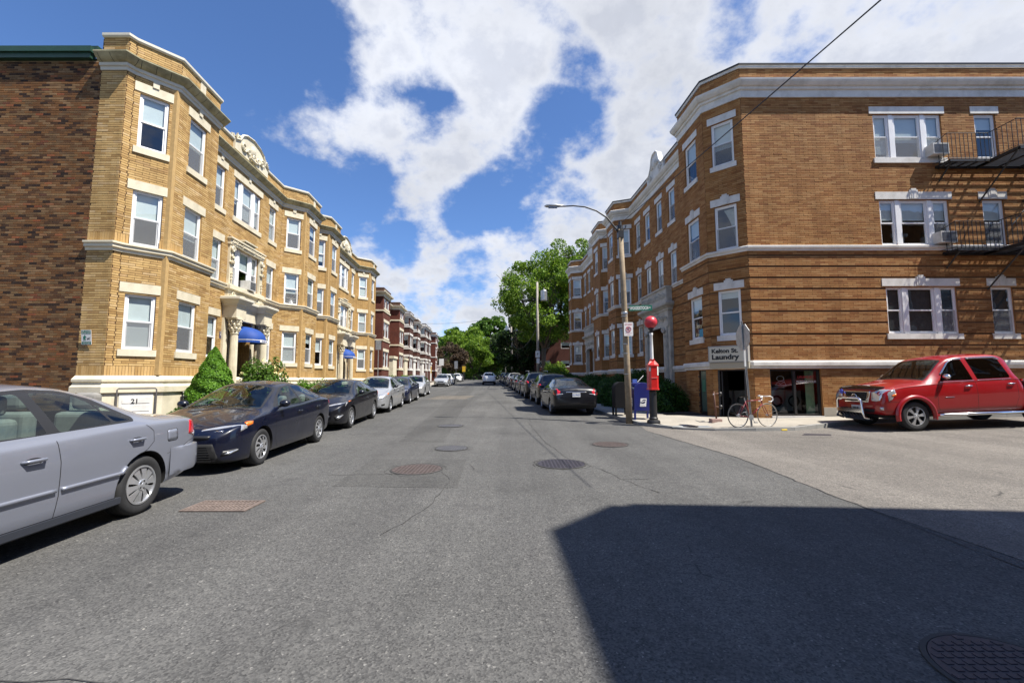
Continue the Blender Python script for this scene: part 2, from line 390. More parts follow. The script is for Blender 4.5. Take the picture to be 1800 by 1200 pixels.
def tag(o, label=None, cat=None, group=None, kind=None):
    if label: o['label'] = label
    if cat: o['category'] = cat
    if group: o['group'] = group
    if kind: o['kind'] = kind
    return o
def empty(name, loc, rz=0., label=None, cat=None, group=None):
    o = bpy.data.objects.new(name, None); col.objects.link(o); o.location = loc; o.rotation_euler = (0, 0, rz); o.empty_display_size = .2
    return tag(o, label, cat, group)
def inst(src, parent=None, loc=None, rot=None, scale=None):
    o = src.copy(); col.objects.link(o); o.parent = parent
    for k in ('label', 'category', 'group'):
        if parent is not None and k in o: del o[k]
    if loc is not None: o.location = loc
    if rot is not None: o.rotation_euler = rot
    if scale is not None: o.scale = scale
    return o
def copy_tree(o, parent=None):
    c = o.copy(); col.objects.link(c)
    c.parent = parent
    for ch in o.children: copy_tree(ch, c)
    return c
def autosmooth(o, ang=35):
    me = o.data; bm = bmesh.new(); bm.from_mesh(me)
    for f in bm.faces: f.smooth = True
    a = R(ang)
    for e in bm.edges:
        if len(e.link_faces) == 2:
            e.smooth = e.calc_face_angle(0) < a
    bm.to_mesh(me); bm.free()
    return o
def bevel(o, w, seg=2, ang=40):
    m = o.modifiers.new('bevel', 'BEVEL'); m.width = w; m.segments = seg; m.limit_method = 'ANGLE'; m.angle_limit = R(ang); m.harden_normals = False
    return o
def textmesh(s, size, T, extrude=.0, off=0.0, name='lettering', mat='black', parent=None, align='LEFT', sx=1.0, spacing=1.0):
    cu = bpy.data.curves.new(name, 'FONT'); cu.body = s; cu.size = size; cu.align_x = align; cu.offset = off; cu.extrude = extrude; cu.resolution_u = 3; cu.space_character = spacing
    tmp = bpy.data.objects.new('lettering', cu); col.objects.link(tmp)
    bpy.context.view_layer.update()
    dg = bpy.context.evaluated_depsgraph_get(); me = bpy.data.meshes.new_from_object(tmp.evaluated_get(dg))
    bpy.data.objects.remove(tmp); bpy.data.curves.remove(cu)
    for v in me.vertices: v.co = T(v.co.x * sx, v.co.y, v.co.z)
    me.materials.clear(); me.materials.append(M[mat] if isinstance(mat, str) else mat); me.update(); me.name = name
    o = bpy.data.objects.new(name, me); col.objects.link(o)
    if parent is not None: o.parent = parent
    return o

# ------------------------------------------------------------------ the ground
def gz(x, y):
    st = 9 + 3.5 * min(1, max(0, (x + 2) / 6))
    yy = min(y, 75); d = max(0, yy - st); z = .0165 * (d * d / (d + 2)) if d > 0 else 0
    if y > 75: z += .0165 * 25 * (1 - math.exp(-(y - 75) / 25))
    if x > 9:
        k = 1 if y < 20 else max(0, 1 - (y - 20) / 12)
        e = min(x, 60) - 9; z += .033 * (e * e / (e + .6)) * k
    return z
UL = Vector((-.066, 1, 0)).normalized(); OL = Vector((-10.12, 12.73, 0)); NL = Vector((UL.y, -UL.x, 0))   # left frontage
UR = Vector((-.063, 1, 0)).normalized(); OR_ = Vector((7.36, 16.15, 0)); NR = Vector((-UR.y, UR.x, 0))     # right frontage
def PL(s, t): p = OL + UL * s + NL * t; return (p.x, p.y)
def PR(s, t): p = OR_ + UR * s + NR * t; return (p.x, p.y)
def xkl(y): return -6.35 - .066 * (y - 5)      # left kerb
def xkr(y): return 3.85 - .063 * (y - 15)      # right kerb
def grid_sheet(name, xs, ys, dz, mat, holes=None):
    b = MB(); nx = len(xs)
    for y in ys:
        for x in xs: b.v.append((x, y, gz(x, y) + dz))
    for j in range(len(ys) - 1):
        for i in range(nx - 1):
            b.f.append([j * nx + i, j * nx + i + 1, (j + 1) * nx + i + 1, (j + 1) * nx + i]); b.m.append(0); b.uv.append([(0, 0)] * 4)
    return b.build(name, mat, smooth=True)
ys_ = [-60, -40, -25] + [-15 + k for k in range(0, 130)] + [120, 130, 145, 160, 180, 210, 250, 300, 500, 900]
xs_ = [-700, -300, -120, -60, -40] + [-30 + k for k in range(0, 71)] + [50, 60, 80, 120, 300, 700]
tag(grid_sheet('road', xs_, ys_, 0.0, 'asphalt'), kind='structure')
def strip(name, fa, fb, ys, dz, mat, side_m=None, kerb=0.0, kind='structure', skirt=True):
    """sheet between x=fa(y) and x=fb(y), dz above the road, with a vertical edge"""
    b = MB(); nn = 5
    for y in ys:
        a, c = fa(y), fb(y)
        for k in range(nn): x = a + (c - a) * k / (nn - 1); b.v.append((x, y, gz(x, y) + dz))
    n = len(ys)
    for j in range(n - 1):
        for k in range(nn - 1): b.f.append([j * nn + k, j * nn + k + 1, (j + 1) * nn + k + 1, (j + 1) * nn + k]); b.m.append(0); b.uv.append([(0, 0)] * 4)
    if skirt:
        for k, sgn in ((0, 1), (nn - 1, -1)):
            for j in range(n - 1):
                p, q = b.v[j * nn + k], b.v[(j + 1) * nn + k]
                b.quad(p, q, (q[0], q[1], q[2] - .3), (p[0], p[1], p[2] - .3)) if sgn > 0 else b.quad(q, p, (p[0], p[1], p[2] - .3), (q[0], q[1], q[2] - .3))
        for j, s_ in ((0, 1), (n - 1, -1)):
            for k in range(nn - 1):
                p, q = b.v[j * nn + k], b.v[j * nn + k + 1]
                b.quad(p, (p[0], p[1], p[2] - .3), (q[0], q[1], q[2] - .3), q)
    return tag(b.build(name, mat), kind=kind)
yl = [-40, -20, -10] + [-5 + k for k in range(0, 120)] + [130, 160, 200, 260]
# left: kerb, pavement, planted strip
def kerb_line(name, f, sgn, y0, y1, w=.15, dz=.125, step=2.4):
    root = empty(name, (0, 0, 0)); root['kind'] = 'structure'
    y = y0; protos = 0
    while y < y1:
        ye = min(y + step, y1); b = MB()
        P = []
        for yy in (y + .006, ye - .006):
            x = f(yy); g = gz(x, yy)
            P += [(x, yy, g - .2), (x + sgn * w, yy, g - .2), (x + sgn * w, yy, g + dz), (x + sgn * .02, yy, g + dz), (x, yy, g + dz - .02)]
        fs = [(0, 1, 2, 3, 4), (9, 8, 7, 6, 5)] + [(k, (k + 1) % 5 + 0, (k + 1) % 5 + 5, k + 5) for k in range(5)]
        b.add(P, fs); b.build('kerb_stone', 'kerb', root)
        y = ye
    return root
kerb_line('kerb', xkl, -1, -12, 30.5); kerb_line('kerb', xkl, -1, 36, 78)
sl = [y for y in yl if -12 <= y <= 200]
strip('pavement', lambda y: xkl(y) - 2.05, lambda y: xkl(y) - .152, sl, .12, 'concrete')
strip('front_garden_soil', lambda y: xkl(y) - 7.5, lambda y: xkl(y) - 2.052, sl, .10, 'soil')
# joints between the pavement slabs (recessed grooves read as dark lines)
def slab_pavement(name, fa, fb, y0, y1, step, dz, mat):
    root = empty(name, (0, 0, 0)); root['kind'] = 'structure'; y = y0
    while y < y1:
        ye = min(y1, y + step); b = MB(); P = []
        for yy in (y + .008, ye - .008):
            for x in (fa(yy) + .008, fb(yy) - .008): P.append((x, yy, gz(x, yy) + dz + .012))
        lo = [(p[0], p[1], p[2] - .05) for p in P]
        b.add(P + lo, [(0, 1, 3, 2), (0, 4, 5, 1), (2, 3, 7, 6), (0, 2, 6, 4), (1, 5, 7, 3)]); b.build('paving_slab', mat, root); y = ye
    return root
slab_pavement('pavement', lambda y: xkl(y) - 2.0, lambda y: xkl(y) - .16, 4, 62, 1.8, .12, 'concrete')
# right: straight stretch
kerb_line('kerb', xkr, 1, 16.2, 96)
sr = [15.6, 16.2] + list(range(17, 100)) + [110, 130, 160, 200]
slab_pavement('pavement', lambda y: xkr(y) + .16, lambda y: xkr(y) + 1.85, 16.2, 74, 1.8, .12, 'concrete')
strip('pavement', lambda y: xkr(y) + .152, lambda y: xkr(y) + 1.9, [15.9 + .3] + list(range(17, 100)) + [110, 130, 160], .12, 'concrete')
strip('front_garden_soil', lambda y: xkr(y) + 1.902, lambda y: xkr(y) + 5.2, [17.0] + list(range(18, 100)) + [110, 130, 160, 200], .10, 'soil')
# corner: rounded kerb, then along Woodstock Ave
def cdz(x, y):
    return .12 if x > 8 else (.075 if x > 5.2 else .10)
cornerk = [(3.775, 16.2), (3.80, 15.6), (3.88, 14.9), (4.06, 14.2), (4.42, 13.45), (5.0, 12.95), (5.8, 12.65), (6.9, 12.52), (8.1, 12.66), (9.0, 13.05), (10.0, 13.55), (11.0, 13.95), (13, 14.15), (16, 14.25), (22, 14.35), (34, 14.5), (60, 14.8)]
def cor_z(x, y): return gz(x, y) + (.12 if x > 8.4 or y > 14.6 else (.05 if 4.6 < x < 6.6 else .09))
b = MB(); root = empty('kerb', (0, 0, 0)); root['kind'] = 'structure'
for i in range(len(cornerk) - 1):
    (x0, y0), (x1, y1) = cornerk[i], cornerk[i + 1]
    nseg = max(1, int(math.hypot(x1 - x0, y1 - y0) / 2.2))
    for k in range(nseg):
        a = (x0 + (x1 - x0) * k / nseg, y0 + (y1 - y0) * k / nseg); c = (x0 + (x1 - x0) * (k + 1) / nseg, y0 + (y1 - y0) * (k + 1) / nseg)
        d = Vector((c[0] - a[0], c[1] - a[1])).normalized(); n = Vector((-d.y, d.x)) * .14; d = d * .004
        q = [(a[0] + d.x, a[1] + d.y), (c[0] - d.x, c[1] - d.y), (c[0] - d.x + n.x, c[1] - d.y + n.y), (a[0] + d.x + n.x, a[1] + d.y + n.y)]
        bb = MB(); vs = [(p[0], p[1], gz(*p) - .2) for p in q] + [(p[0], p[1], cor_z(*p) + .006) for p in q]
        bb.add(vs, [(3, 2, 1, 0), (4, 5, 6, 7), (0, 1, 5, 4), (1, 2, 6, 5), (2, 3, 7, 6), (3, 0, 4, 7)]); bb.build('kerb_stone', 'kerb', root)
cw = MB()
wall_line = [(3.9 + 1.85, 16.2), (7.0, 16.1), (7.35, 15.6), (8.0, 15.35), (8.41, 15.12), (9.4, 15.12), (10.0, 15.12), (10.7, 15.12), (11.6, 15.12), (13, 15.12), (16, 15.12), (22, 15.12), (34, 15.12), (60, 15.12)]
ck2 = [(3.775 + .1, 16.2), (3.88 + .02, 15.5), (3.97, 14.95), (4.3, 14.1), (4.75, 13.5), (5.3, 13.1), (6.1, 12.84), (6.95, 12.76), (8.05, 12.85), (9.0, 13.2), (10.0, 13.7), (11.0, 14.1), (13, 14.30), (16, 14.40), (22, 14.5), (34, 14.65), (60, 14.95)]
def resamp(P, n):
    d = [0]
    for i in range(len(P) - 1): d.append(d[-1] + math.dist(P[i], P[i + 1]))
    return [(float(np.interp(t, d, [p[0] for p in P])), float(np.interp(t, d, [p[1] for p in P]))) for t in np.linspace(0, d[-1], n)]
A_, B_ = resamp(ck2, 80), []
for (x, y) in A_:
    t = min(1, max(0, (x - 3.8) / 4.6)) if y > 12.6 and x < 8.4 else 1
    B_.append(None)
Bx = resamp(wall_line, 80)
# match by parameter: corner part radial, then straight
A_ = resamp(ck2[:10], 40) + resamp(ck2[9:], 41)[1:]
Bx = resamp(wall_line[:6], 40) + resamp(wall_line[5:], 41)[1:]
nn = 7
for a, c in zip(A_, Bx):
    for k in range(nn):
        x = a[0] + (c[0] - a[0]) * k / (nn - 1); y = a[1] + (c[1] - a[1]) * k / (nn - 1); cw.v.append((x, y, cor_z(x, y) if k else cor_z(x, y) + .004))
for j in range(len(A_) - 1):
    for k in range(nn - 1): cw.f.append([j * nn + k, j * nn + k + nn, j * nn + k + nn + 1, j * nn + k + 1]); cw.m.append(0); cw.uv.append([(0, 0)] * 4)
o = cw.build('pavement', 'concrete', smooth=True); tag(o, kind='structure')
o.data.flip_normals()
# Woodstock Ave: lighter asphalt laid up to the old joint
b = MB(); jn = [(4.22, -6), (4.15, 2), (4.15, 3.68), (4.04, 5.31), (4.15, 7), (4.25, 8.31), (4.05, 10.5), (3.86, 12.6), (3.95, 13.4)]
js = resamp(jn, 40); xr = [0, .5, 1, 1.8, 3, 4.5, 6, 8, 11, 15, 20, 30, 40, 58]
for (x, y) in js:
    for d in xr:
        xx = x + d
        if xx > 4.4 and y > 12.2: pass
        b.v.append((xx, min(y, 15.0), gz(xx, min(y, 15)) + .004))
for j in range(39):
    for k in range(len(xr) - 1): n_ = len(xr); b.f.append([j * n_ + k, j * n_ + k + 1, (j + 1) * n_ + k + 1, (j + 1) * n_ + k]); b.m.append(0); b.uv.append([(0, 0)] * 4)
tag(b.build('side_road', 'asphalt2', smooth=True), kind='structure')
b = MB()   # strip up to kerb north of joint end
for (x0, x1, y0, y1) in ((4.0, 58, 13.4, 14.9),):
    xs = [x0 + .0, 4.6, 5.5, 6.5, 7.5, 8.5, 9.2, 10, 11, 12.5, 15, 18, 24, 34, 58]
    for y in (y0 - .002, 14.1, y1):
        for x in xs: b.v.append((x, y, gz(x, y) + .003))
    for j in range(2):
        for k in range(len(xs) - 1): n_ = len(xs); b.f.append([j * n_ + k, j * n_ + k + 1, (j + 1) * n_ + k + 1, (j + 1) * n_ + k]); b.m.append(0); b.uv.append([(0, 0)] * 4)
tag(b.build('side_road', 'asphalt2', smooth=True), kind='structure')
# tan repair patch and a broad lengthwise repair
def gquad(name, pts, dz, mat, sub=4):
    b = MB(); (a, c, d, e) = [Vector((*p, 0)) for p in pts]
    for j in range(sub + 1):
        for k in range(sub + 1):
            u, v = k / sub, j / sub; p = (a * (1 - u) + c * u) * (1 - v) + (e * (1 - u) + d * u) * v
            b.v.append((p.x, p.y, gz(p.x, p.y) + dz))
    for j in range(sub):
        for k in range(sub): n_ = sub + 1; b.f.append([j * n_ + k, j * n_ + k + 1, (j + 1) * n_ + k + 1, (j + 1) * n_ + k]); b.m.append(0); b.uv.append([(0, 0)] * 4)
    return tag(b.build(name, mat, smooth=True), kind='structure')
gquad('road_patch', [(-5.3, 27.0), (-2.9, 27.2), (-2.6, 31.2), (-5.2, 31.0)], .004, 'patch')
gquad('road_patch', [(-2.7, 10.5), (-1.6, 10.4), (-4.6, 55), (-5.8, 55)], .003, 'cut', 30)
gquad('road_patch', [(1.1, 15.5), (2.0, 15.3), (-.2, 50), (-1.1, 50)], .003, 'cut', 30)
gquad('road_patch', [(-2.5, 6.2), (-.75, 6.1), (-.85, 8.2), (-2.6, 8.3)], .003, 'cut', 6)
# crack: thin dark tar lines running up the street
def crack(pts, w=.012, name='road_crack', mat='tar'):
    b = MB(); P = []
    for i in range(len(pts) - 1):
        n_ = max(2, int(math.dist(pts[i], pts[i + 1]) / .18))
        for k in range(n_): t = k / n_; P.append((pts[i][0] + (pts[i + 1][0] - pts[i][0]) * t + rnd.gauss(0, .014), pts[i][1] + (pts[i + 1][1] - pts[i][1]) * t + rnd.gauss(0, .014)))
    for i in range(len(P) - 1):
        d = Vector((P[i + 1][0] - P[i][0], P[i + 1][1] - P[i][1]))
        if d.length < 1e-4: continue
        d.normalize(); n = Vector((-d.y, d.x)) * w * rnd.uniform(.35, 1.25)
        q = [(P[i][0] - n.x, P[i][1] - n.y), (P[i + 1][0] - n.x, P[i + 1][1] - n.y), (P[i + 1][0] + n.x, P[i + 1][1] + n.y), (P[i][0] + n.x, P[i][1] + n.y)]
        b.quad(*[(x, y, gz(x, y) + .006) for x, y in q])
    return tag(b.build(name, mat), kind='structure')
M['tar'] = plain('tar_line', (.04, .038, .036), .85)
crack([(.55, 14.5), (.78, 10.5), (1.02, 8.4), (1.45, 7.3), (1.62, 6.6), (2.0, 5.6)], .007)
crack([(1.62, 6.62), (2.2, 6.55)], .008)
crack([(-4.6, 2.4), (-3.2, 2.25), (-2.2, 2.3), (-1.6, 2.18)], .006)
crack([(-1.16, 7.2), (-.9, 6.6), (-.98, 5.2), (-1.3, 4.1)], .005)
crack([(-2.9, 6.9), (-1.9, 6.95), (-1.05, 7.0)], .007)
crack([(-3.3, 50), (-2.6, 30), (-2.2, 17)], .012)
crack([(3.95, 3.0), (4.05, 5.3), (4.15, 7), (4.25, 8.31), (4.05, 10.5), (3.86, 12.6)], .008)
crack([(4.4, 3.2), (4.9, 3.7), (5.8, 3.9)], .008)
crack([(6.9, 11.3), (7.6, 11.1), (8.3, 11.2)], .02)
# ------------------------------------------------------------------ walls, windows, trim
class Facet:
    def __init__(s, p0, p1, z0, z1, kind, ops=(), near=False, bands=(), pat=None):
        s.p0 = Vector((p0[0], p0[1], 0)); s.p1 = Vector((p1[0], p1[1], 0)); s.len = (s.p1 - s.p0).length
        s.d = (s.p1 - s.p0).normalized(); s.n = Vector((s.d.y, -s.d.x, 0))   # outward = right hand
        s.z0, s.z1, s.kind, s.ops, s.near, s.bands = z0, z1, kind, list(ops), near, bands
        s.rz = math.atan2(s.d.y, s.d.x)
    def P(s, u, out, z): q = s.p0 + s.d * u + s.n * out; return (q.x, q.y, z)
def facet_wall(b, f, mi, uoff=0., depth=.13, rev=None):
    """wall skin with openings, reveals and recessed bands"""
    us = sorted(set([0, f.len] + [round(x, 4) for o in f.ops for x in (o[0], o[1]) if 0 < x < f.len]))
    vs = sorted(set([f.z0, f.z1] + [round(x, 4) for o in f.ops for x in (o[2], o[3]) if f.z0 < x < f.z1] + [round(x, 4) for q in f.bands for x in q]))
    def inband(z): return any(q[0] - 1e-6 <= z <= q[1] + 1e-6 for q in f.bands)
    for j in range(len(vs) - 1):
        zc = (vs[j] + vs[j + 1]) / 2; off = -.016 if inband(zc) else 0.
        for i in range(len(us) - 1):
            uc = (us[i] + us[i + 1]) / 2
            if any(o[0] < uc < o[1] and o[2] < zc < o[3] for o in f.ops): continue
            a, c, z0, z1 = us[i], us[i + 1], vs[j], vs[j + 1]
            b.quad(f.P(a, off, z0), f.P(c, off, z0), f.P(c, off, z1), f.P(a, off, z1), mi, [(a + uoff, z0), (c + uoff, z0), (c + uoff, z1), (a + uoff, z1)])
            if off:
                b.quad(f.P(a, 0, z0), f.P(c, 0, z0), f.P(c, off, z0), f.P(a, off, z0), mi, [(a, z0), (c, z0), (c, z0 + .03), (a, z0 + .03)])
                b.quad(f.P(a, off, z1), f.P(c, off, z1), f.P(c, 0, z1), f.P(a, 0, z1), mi, [(a, z1), (c, z1), (c, z1 + .03), (a, z1 + .03)])
    r = rev if rev is not None else mi
    for o in f.ops:
        a, c, z0, z1 = o[:4]; q = o[4] if len(o) > 4 else depth
        for (p, s_) in (((a, z0), (a, z1)), ((a, z1), (c, z1)), ((c, z1), (c, z0)), ((c, z0), (a, z0))):
            b.quad(f.P(p[0], 0, p[1]), f.P(p[0], -q, p[1]), f.P(s_[0], -q, s_[1]), f.P(s_[0], 0, s_[1]), r, [(p[0] + p[1], 0), (p[0] + p[1], q), (s_[0] + s_[1], q), (s_[0] + s_[1], 0)])
BR = {}
def brick_rows(f, zlo, zhi, bl=.315, bh=.067, joint=.013, proud=.011, holes=(), zref=0., soldier=()):
    """cells (u0,u1,v0,v1,full) of every brick on a facet"""
    out = []
    k = math.ceil((zlo - zref) / bh - 1e-6)
    ops = [(o[0], o[1], o[2], o[3]) for o in f.ops] + list(holes)
    while zref + (k + 1) * bh <= zhi + 1e-6:
        v0 = zref + k * bh; v1 = v0 + bh; vc = (v0 + v1) / 2
        if any(q[0] < vc < q[1] for q in f.bands) or any(q[0] < vc < q[1] for q in soldier): k += 1; continue
        cuts = [(o[0], o[1]) for o in ops if o[2] < vc < o[3]]
        segs = [(0.0, f.len)]
        for c in cuts:
            ns = []
            for a, e in segs:
                if c[1] <= a or c[0] >= e: ns.append((a, e)); continue
                if c[0] > a: ns.append((a, c[0]))
                if c[1] < e: ns.append((c[1], e))
            segs = ns
        ph = (bl / 2 if k % 2 else 0) + ((k * 7919) % 13) * .002
        for a, e in segs:
            if e - a < .015: continue
            x = math.floor((a - ph) / bl) * bl + ph
            while x < e:
                l, r_ = max(a, x), min(e, x + bl)
                if r_ - l > .03: out.append((l + .0042, r_ - .0042, v0 + joint * .5, v1 - joint * .5, (r_ - l) > bl - .001))
                x += bl
        k += 1
    for (s0, s1) in soldier:
        x = 0.
        while x < f.len - .02:
            r_ = min(f.len, x + .067); vc = (s0 + s1) / 2
            if not any(o[0] < (x + r_) / 2 < o[1] and o[2] < vc < o[3] for o in ops): out.append((x + .004, r_ - .004, s0 + .004, s1 - .004, False))
            x += .067
    return out
def bricks_to(f, cells, V, F, proud=.011):
    for (a, c, z0, z1, _) in cells:
        p = proud + rnd.uniform(-.003, .003); n = len(V)
        for o in (-.004, p):
            for (u, z) in ((a, z0), (c, z0), (c, z1), (a, z1)): V.append(f.P(u, o, z))
        F.extend(((n + 4, n + 5, n + 6, n + 7), (n, n + 1, n + 5, n + 4), (n + 1, n + 2, n + 6, n + 5), (n + 2, n + 3, n + 7, n + 6), (n + 3, n, n + 4, n + 7)))
def emit_bricks(cells, mats, parent, keep=300):
    """cells: list (facet, cell, matname). the `keep` nearest whole ones become objects of their own, the rest one stuff part per material"""
    def d2(t):
        f, c, m = t; q = f.P((c[0] + c[1]) / 2, 0, c[2]); v = Vector((q[0], q[1], q[2] - 1.47))
        ang = v.normalized().dot(_fw)
        xx = v.dot(_X) / max(.01, v.dot(_fw)) * 766; yy = -v.dot(_Y) / max(.01, v.dot(_fw)) * 766
        inv = 0 if (v.dot(_fw) > 0 and abs(xx) < 890 and -590 < yy < 100) else 1
        return (inv, v.length)
    full = [t for t in cells if t[1][4]]
    full.sort(key=d2); chosen = full[:keep]; ids = set(id(t) for t in chosen)
    for (f, c, m) in chosen:
        w_, h_ = c[1] - c[0], c[3] - c[2]; key = (round(w_, 3), round(h_, 3), m)
        if key not in BR:
            b = MB(); b.box(-w_ / 2, w_ / 2, -.004, .0115, -h_ / 2, h_ / 2)     # -y is outwards after rotation below
            b.v = [(x, -y, z) for x, y, z in b.v]; b.f = [list(reversed(q)) for q in b.f]
            o = b.build('brick', m, parent); BR[key] = o
        else:
            o = inst(BR[key], parent)
        o.location = f.P((c[0] + c[1]) / 2, 0, (c[2] + c[3]) / 2); o.rotation_euler = (0, 0, f.rz)
    for m in mats:
        V, F = [], []
        for t in cells:
            if t[2] == m and id(t) not in ids: bricks_to(t[0], [t[1]], V, F)
        if V:
            me = bpy.data.meshes.new('brickwork'); me.from_pydata(V, [], F); me.materials.append(M[m]); me.update()
            o = bpy.data.objects.new('brickwork', me); col.objects.link(o); o.parent = parent; o['kind'] = 'stuff'

def sweep(b, path, prof, m=0, closed=False, T=None, endcap=True):
    """extrude profile [(out,z)...] along a horizontal path, outward = right-hand side, mitred"""
    P = [Vector((p[0], p[1])) for p in path]; n = len(P); rings = []
    for i in range(n):
        dn = []
        if i > 0 or closed: d = (P[i] - P[i - 1]).normalized(); dn.append(Vector((d.y, -d.x)))
        if i < n - 1 or closed: d = (P[(i + 1) % n] - P[i]).normalized(); dn.append(Vector((d.y, -d.x)))
        k = sum(dn, Vector((0, 0))) / len(dn); k = k / max(.3, k.length_squared)
        rings.append([(P[i].x + k.x * o, P[i].y + k.y * o, z) for o, z in prof])
    q = len(prof); vs = [v for r_ in rings for v in r_]; fs = []
    for i in range(n - 1 + (1 if closed else 0)):
        j = (i + 1) % n
        for k in range(q - 1): fs.append((i * q + k, j * q + k, j * q + k + 1, i * q + k + 1))
    if endcap and not closed: fs.append(tuple(range(q))); fs.append(tuple((n - 1) * q + k for k in range(q - 1, -1, -1)))
    b.add(vs, fs, m)

WIN = {}
def fr(b, x0, x1, z0, z1, t, y0, y1, m=0):
    """rectangular frame bars of width t"""
    b.box(x0, x0 + t, y0, y1, z0, z1, m); b.box(x1 - t, x1, y0, y1, z0, z1, m)
    b.box(x0 + t, x1 - t, y0, y1, z0, z0 + t, m); b.box(x0 + t, x1 - t, y0, y1, z1 - t, z1, m)
def win_meshes(w, h, split):
    key = (round(w, 3), round(h, 3), split)
    if key in WIN: return WIN[key]
    # local: x along wall, y inwards(+), z up, origin bottom-left of the opening at the wall face
    mid = h * split
    f = MB(); fr(f, 0.002, w - .002, 0.002, h - .002, .055, .045, .128)
    s = MB(); fr(s, .05, w - .05, .05, mid + .02, .045, .085, .112)
    u = MB(); fr(u, .05, w - .05, mid - .02, h - .05, .045, .062, .084)
    p = MB(); p.quad((.09, .098, .09), (w - .09, .098, .09), (w - .09, .098, mid - .02), (.09, .098, mid - .02))
    q = MB(); q.quad((.09, .074, mid + .02), (w - .09, .074, mid + .02), (w - .09, .074, h - .09), (.09, .074, h - .09))
    bl = MB(); bl.box(.07, w - .07, .135, .14, -1, 0)
    WIN[key] = (f, s, u, p, q, bl, mid)
    return WIN[key]
WOBJ = {}
def wobj(key, maker):
    if key not in WOBJ: WOBJ[key] = maker(); return WOBJ[key], True
    return WOBJ[key], False
def put(key, mk_, parent, loc, rz, scale=(1, 1, 1)):
    """first time: build; later: copy sharing the mesh"""
    if key in WOBJ:
        o = WOBJ[key].copy(); col.objects.link(o)
    else:
        o = mk_(); WOBJ[key] = o
    o.parent = parent; o.location = loc; o.rotation_euler = (0, 0, rz); o.scale = scale
    return o
wr = random.Random(11)
def add_window(f, u0, u1, z0, z1, bld, style, name='window', split=.5, sill=True, lintel=True, blind=None, keystone=None, cols=1, sillw=.08, frame='vinyl', detail=True, screen=False, curtain=None):
    """double-hung window(s) in an opening of facet f. style: trim material"""
    w_, h_ = u1 - u0, z1 - z0
    piece = w_ if cols == 1 else None
    root = None
    if cols == 1: spans = [(0, w_)]
    else:
        mull = .16; a = [.27, .46, .27] if cols == 3 else [.5, .5]; tot = w_ - mull * (cols - 1); spans = []; x = 0
        for q in a[:cols]: spans.append((x, x + q * tot)); x += q * tot + mull
    for i, (a, c) in enumerate(spans):
        ww = c - a; g = win_meshes(ww, h_, split)
        fk = ('f', round(ww, 3), round(h_, 3), split, frame)
        loc = f.P(u0 + a, 0, z0)
        wo_ = put(fk, lambda: g[0].build('window' if name == 'window' else name, frame), bld, loc, f.rz)
        if root is None: root = wo_
        def sub(k, mb, nm, mat, l=(0, 0, 0), sc=(1, 1, 1)):
            return put((k,) + fk + (mat,), lambda: mb.build(nm, mat), wo_, l, 0, sc)
        if detail:
            sub('s', g[1], 'sash', frame); sub('u', g[2], 'sash', frame)
        sub('p', g[3], 'pane', 'glass'); sub('q', g[4], 'pane', 'glass')
        fr_ = blind if blind is not None else wr.choice([.45, .5, .52, .95, .3, .8, .62, 1.0, .48, .9])
        if fr_ > .02:
            sub('b', g[5], 'blind', 'blind' if curtain is None else curtain, (0, 0, h_ - .06), (1, 1, fr_ * (h_ - .12)))
        if detail and wr.random() < .72:
            sc_ = MB(); sc_.quad((.07, .041, .07), (ww - .07, .041, .07), (ww - .07, .041, g[6]), (.07, .041, g[6])); sub('sc', sc_, 'insect_screen', 'gauze')
    if cols > 1:
        for i in range(cols - 1):
            b = MB(); b.box(spans[i][1] + .003, spans[i + 1][0] - .003, .02, .12, 0.002, h_ - .002); b.build('mullion', frame, root)
    if sill:
        b = MB(); b.box(-sillw, w_ + sillw, -.055, .05, -.19, -.003); put(('sill', round(w_, 3), style, sillw), lambda: b.build('sill', style), root, (0, 0, 0), 0)
    if lintel:
        b = MB(); lw = .13
        b.prism([(-lw, -.03), (w_ + lw, -.03), (w_ + lw, .04), (-lw, .04)], h_ + .02, h_ + .29)
        if keystone:
            c = w_ / 2; b.prism([(c - .09, -.055), (c + .09, -.055), (c + .09, .03), (c - .09, .03)], h_ + .03, h_ + .31 + keystone)
            b.prism([(c - .15, -.045), (c + .15, -.045), (c + .15, .03), (c - .15, .03)], h_ + .05, h_ + .31 + keystone * .45)
        put(('lin', round(w_, 3), style, keystone), lambda: b.build('lintel', style), root, (0, 0, 0), 0)
    return root
def roof_cap(poly, z, name, mat, parent):
    b = MB(); b.add([(x, y, z) for x, y in poly], [tuple(range(len(poly)))]); return b.build(name, mat, parent)

# ================================================================== LEFT BUFF-BRICK APARTMENTS
ZL = dict(w1=(2.33, 3.91), w2=(5.29, 6.91), w3=(8.16, 9.80))
LB = empty('apartment_building', (0, 0, 0), 0, 'buff brick three storey apartment building with white carved door surrounds and blue awnings', 'building')
ptsL = [(-34.0, 11.70), (-11.68, 11.70), (-10.95, 11.70), PL(-.80, -.82), PL(-.06, -.05), PL(1.9, -.05), PL(2.65, -.98), PL(8.85, -.98), PL(9.6, -.05), PL(11.4, -.05), PL(12.1, -.98), PL(12.4, -.98),
        PL(13.12, -.05), PL(14.98, -.05), PL(15.75, -.98), PL(21.95, -.98), PL(22.72, -.05), PL(24.55, -.05), PL(25.2, -.98), PL(25.2, -14)]
def tri(z): return z
Lops = {3: [(.15, .83, 'n')], 4: [(.52, 1.34, 'n')], 6: [(.72, 1.36, 's'), (2.02, 4.12, 't'), (4.95, 5.62, 's')], 7: [(.25, .93, 'n')], 8: [(.45, 1.3, 'n')], 11: [(.25, .93, 'n')], 12: [(.45, 1.3, 'n')],
        14: [(.75, 1.39, 's'), (2.05, 4.15, 't'), (4.98, 5.65, 's')], 15: [(.25, .93, 'n')], 16: [(.45, 1.3, 'n')]}
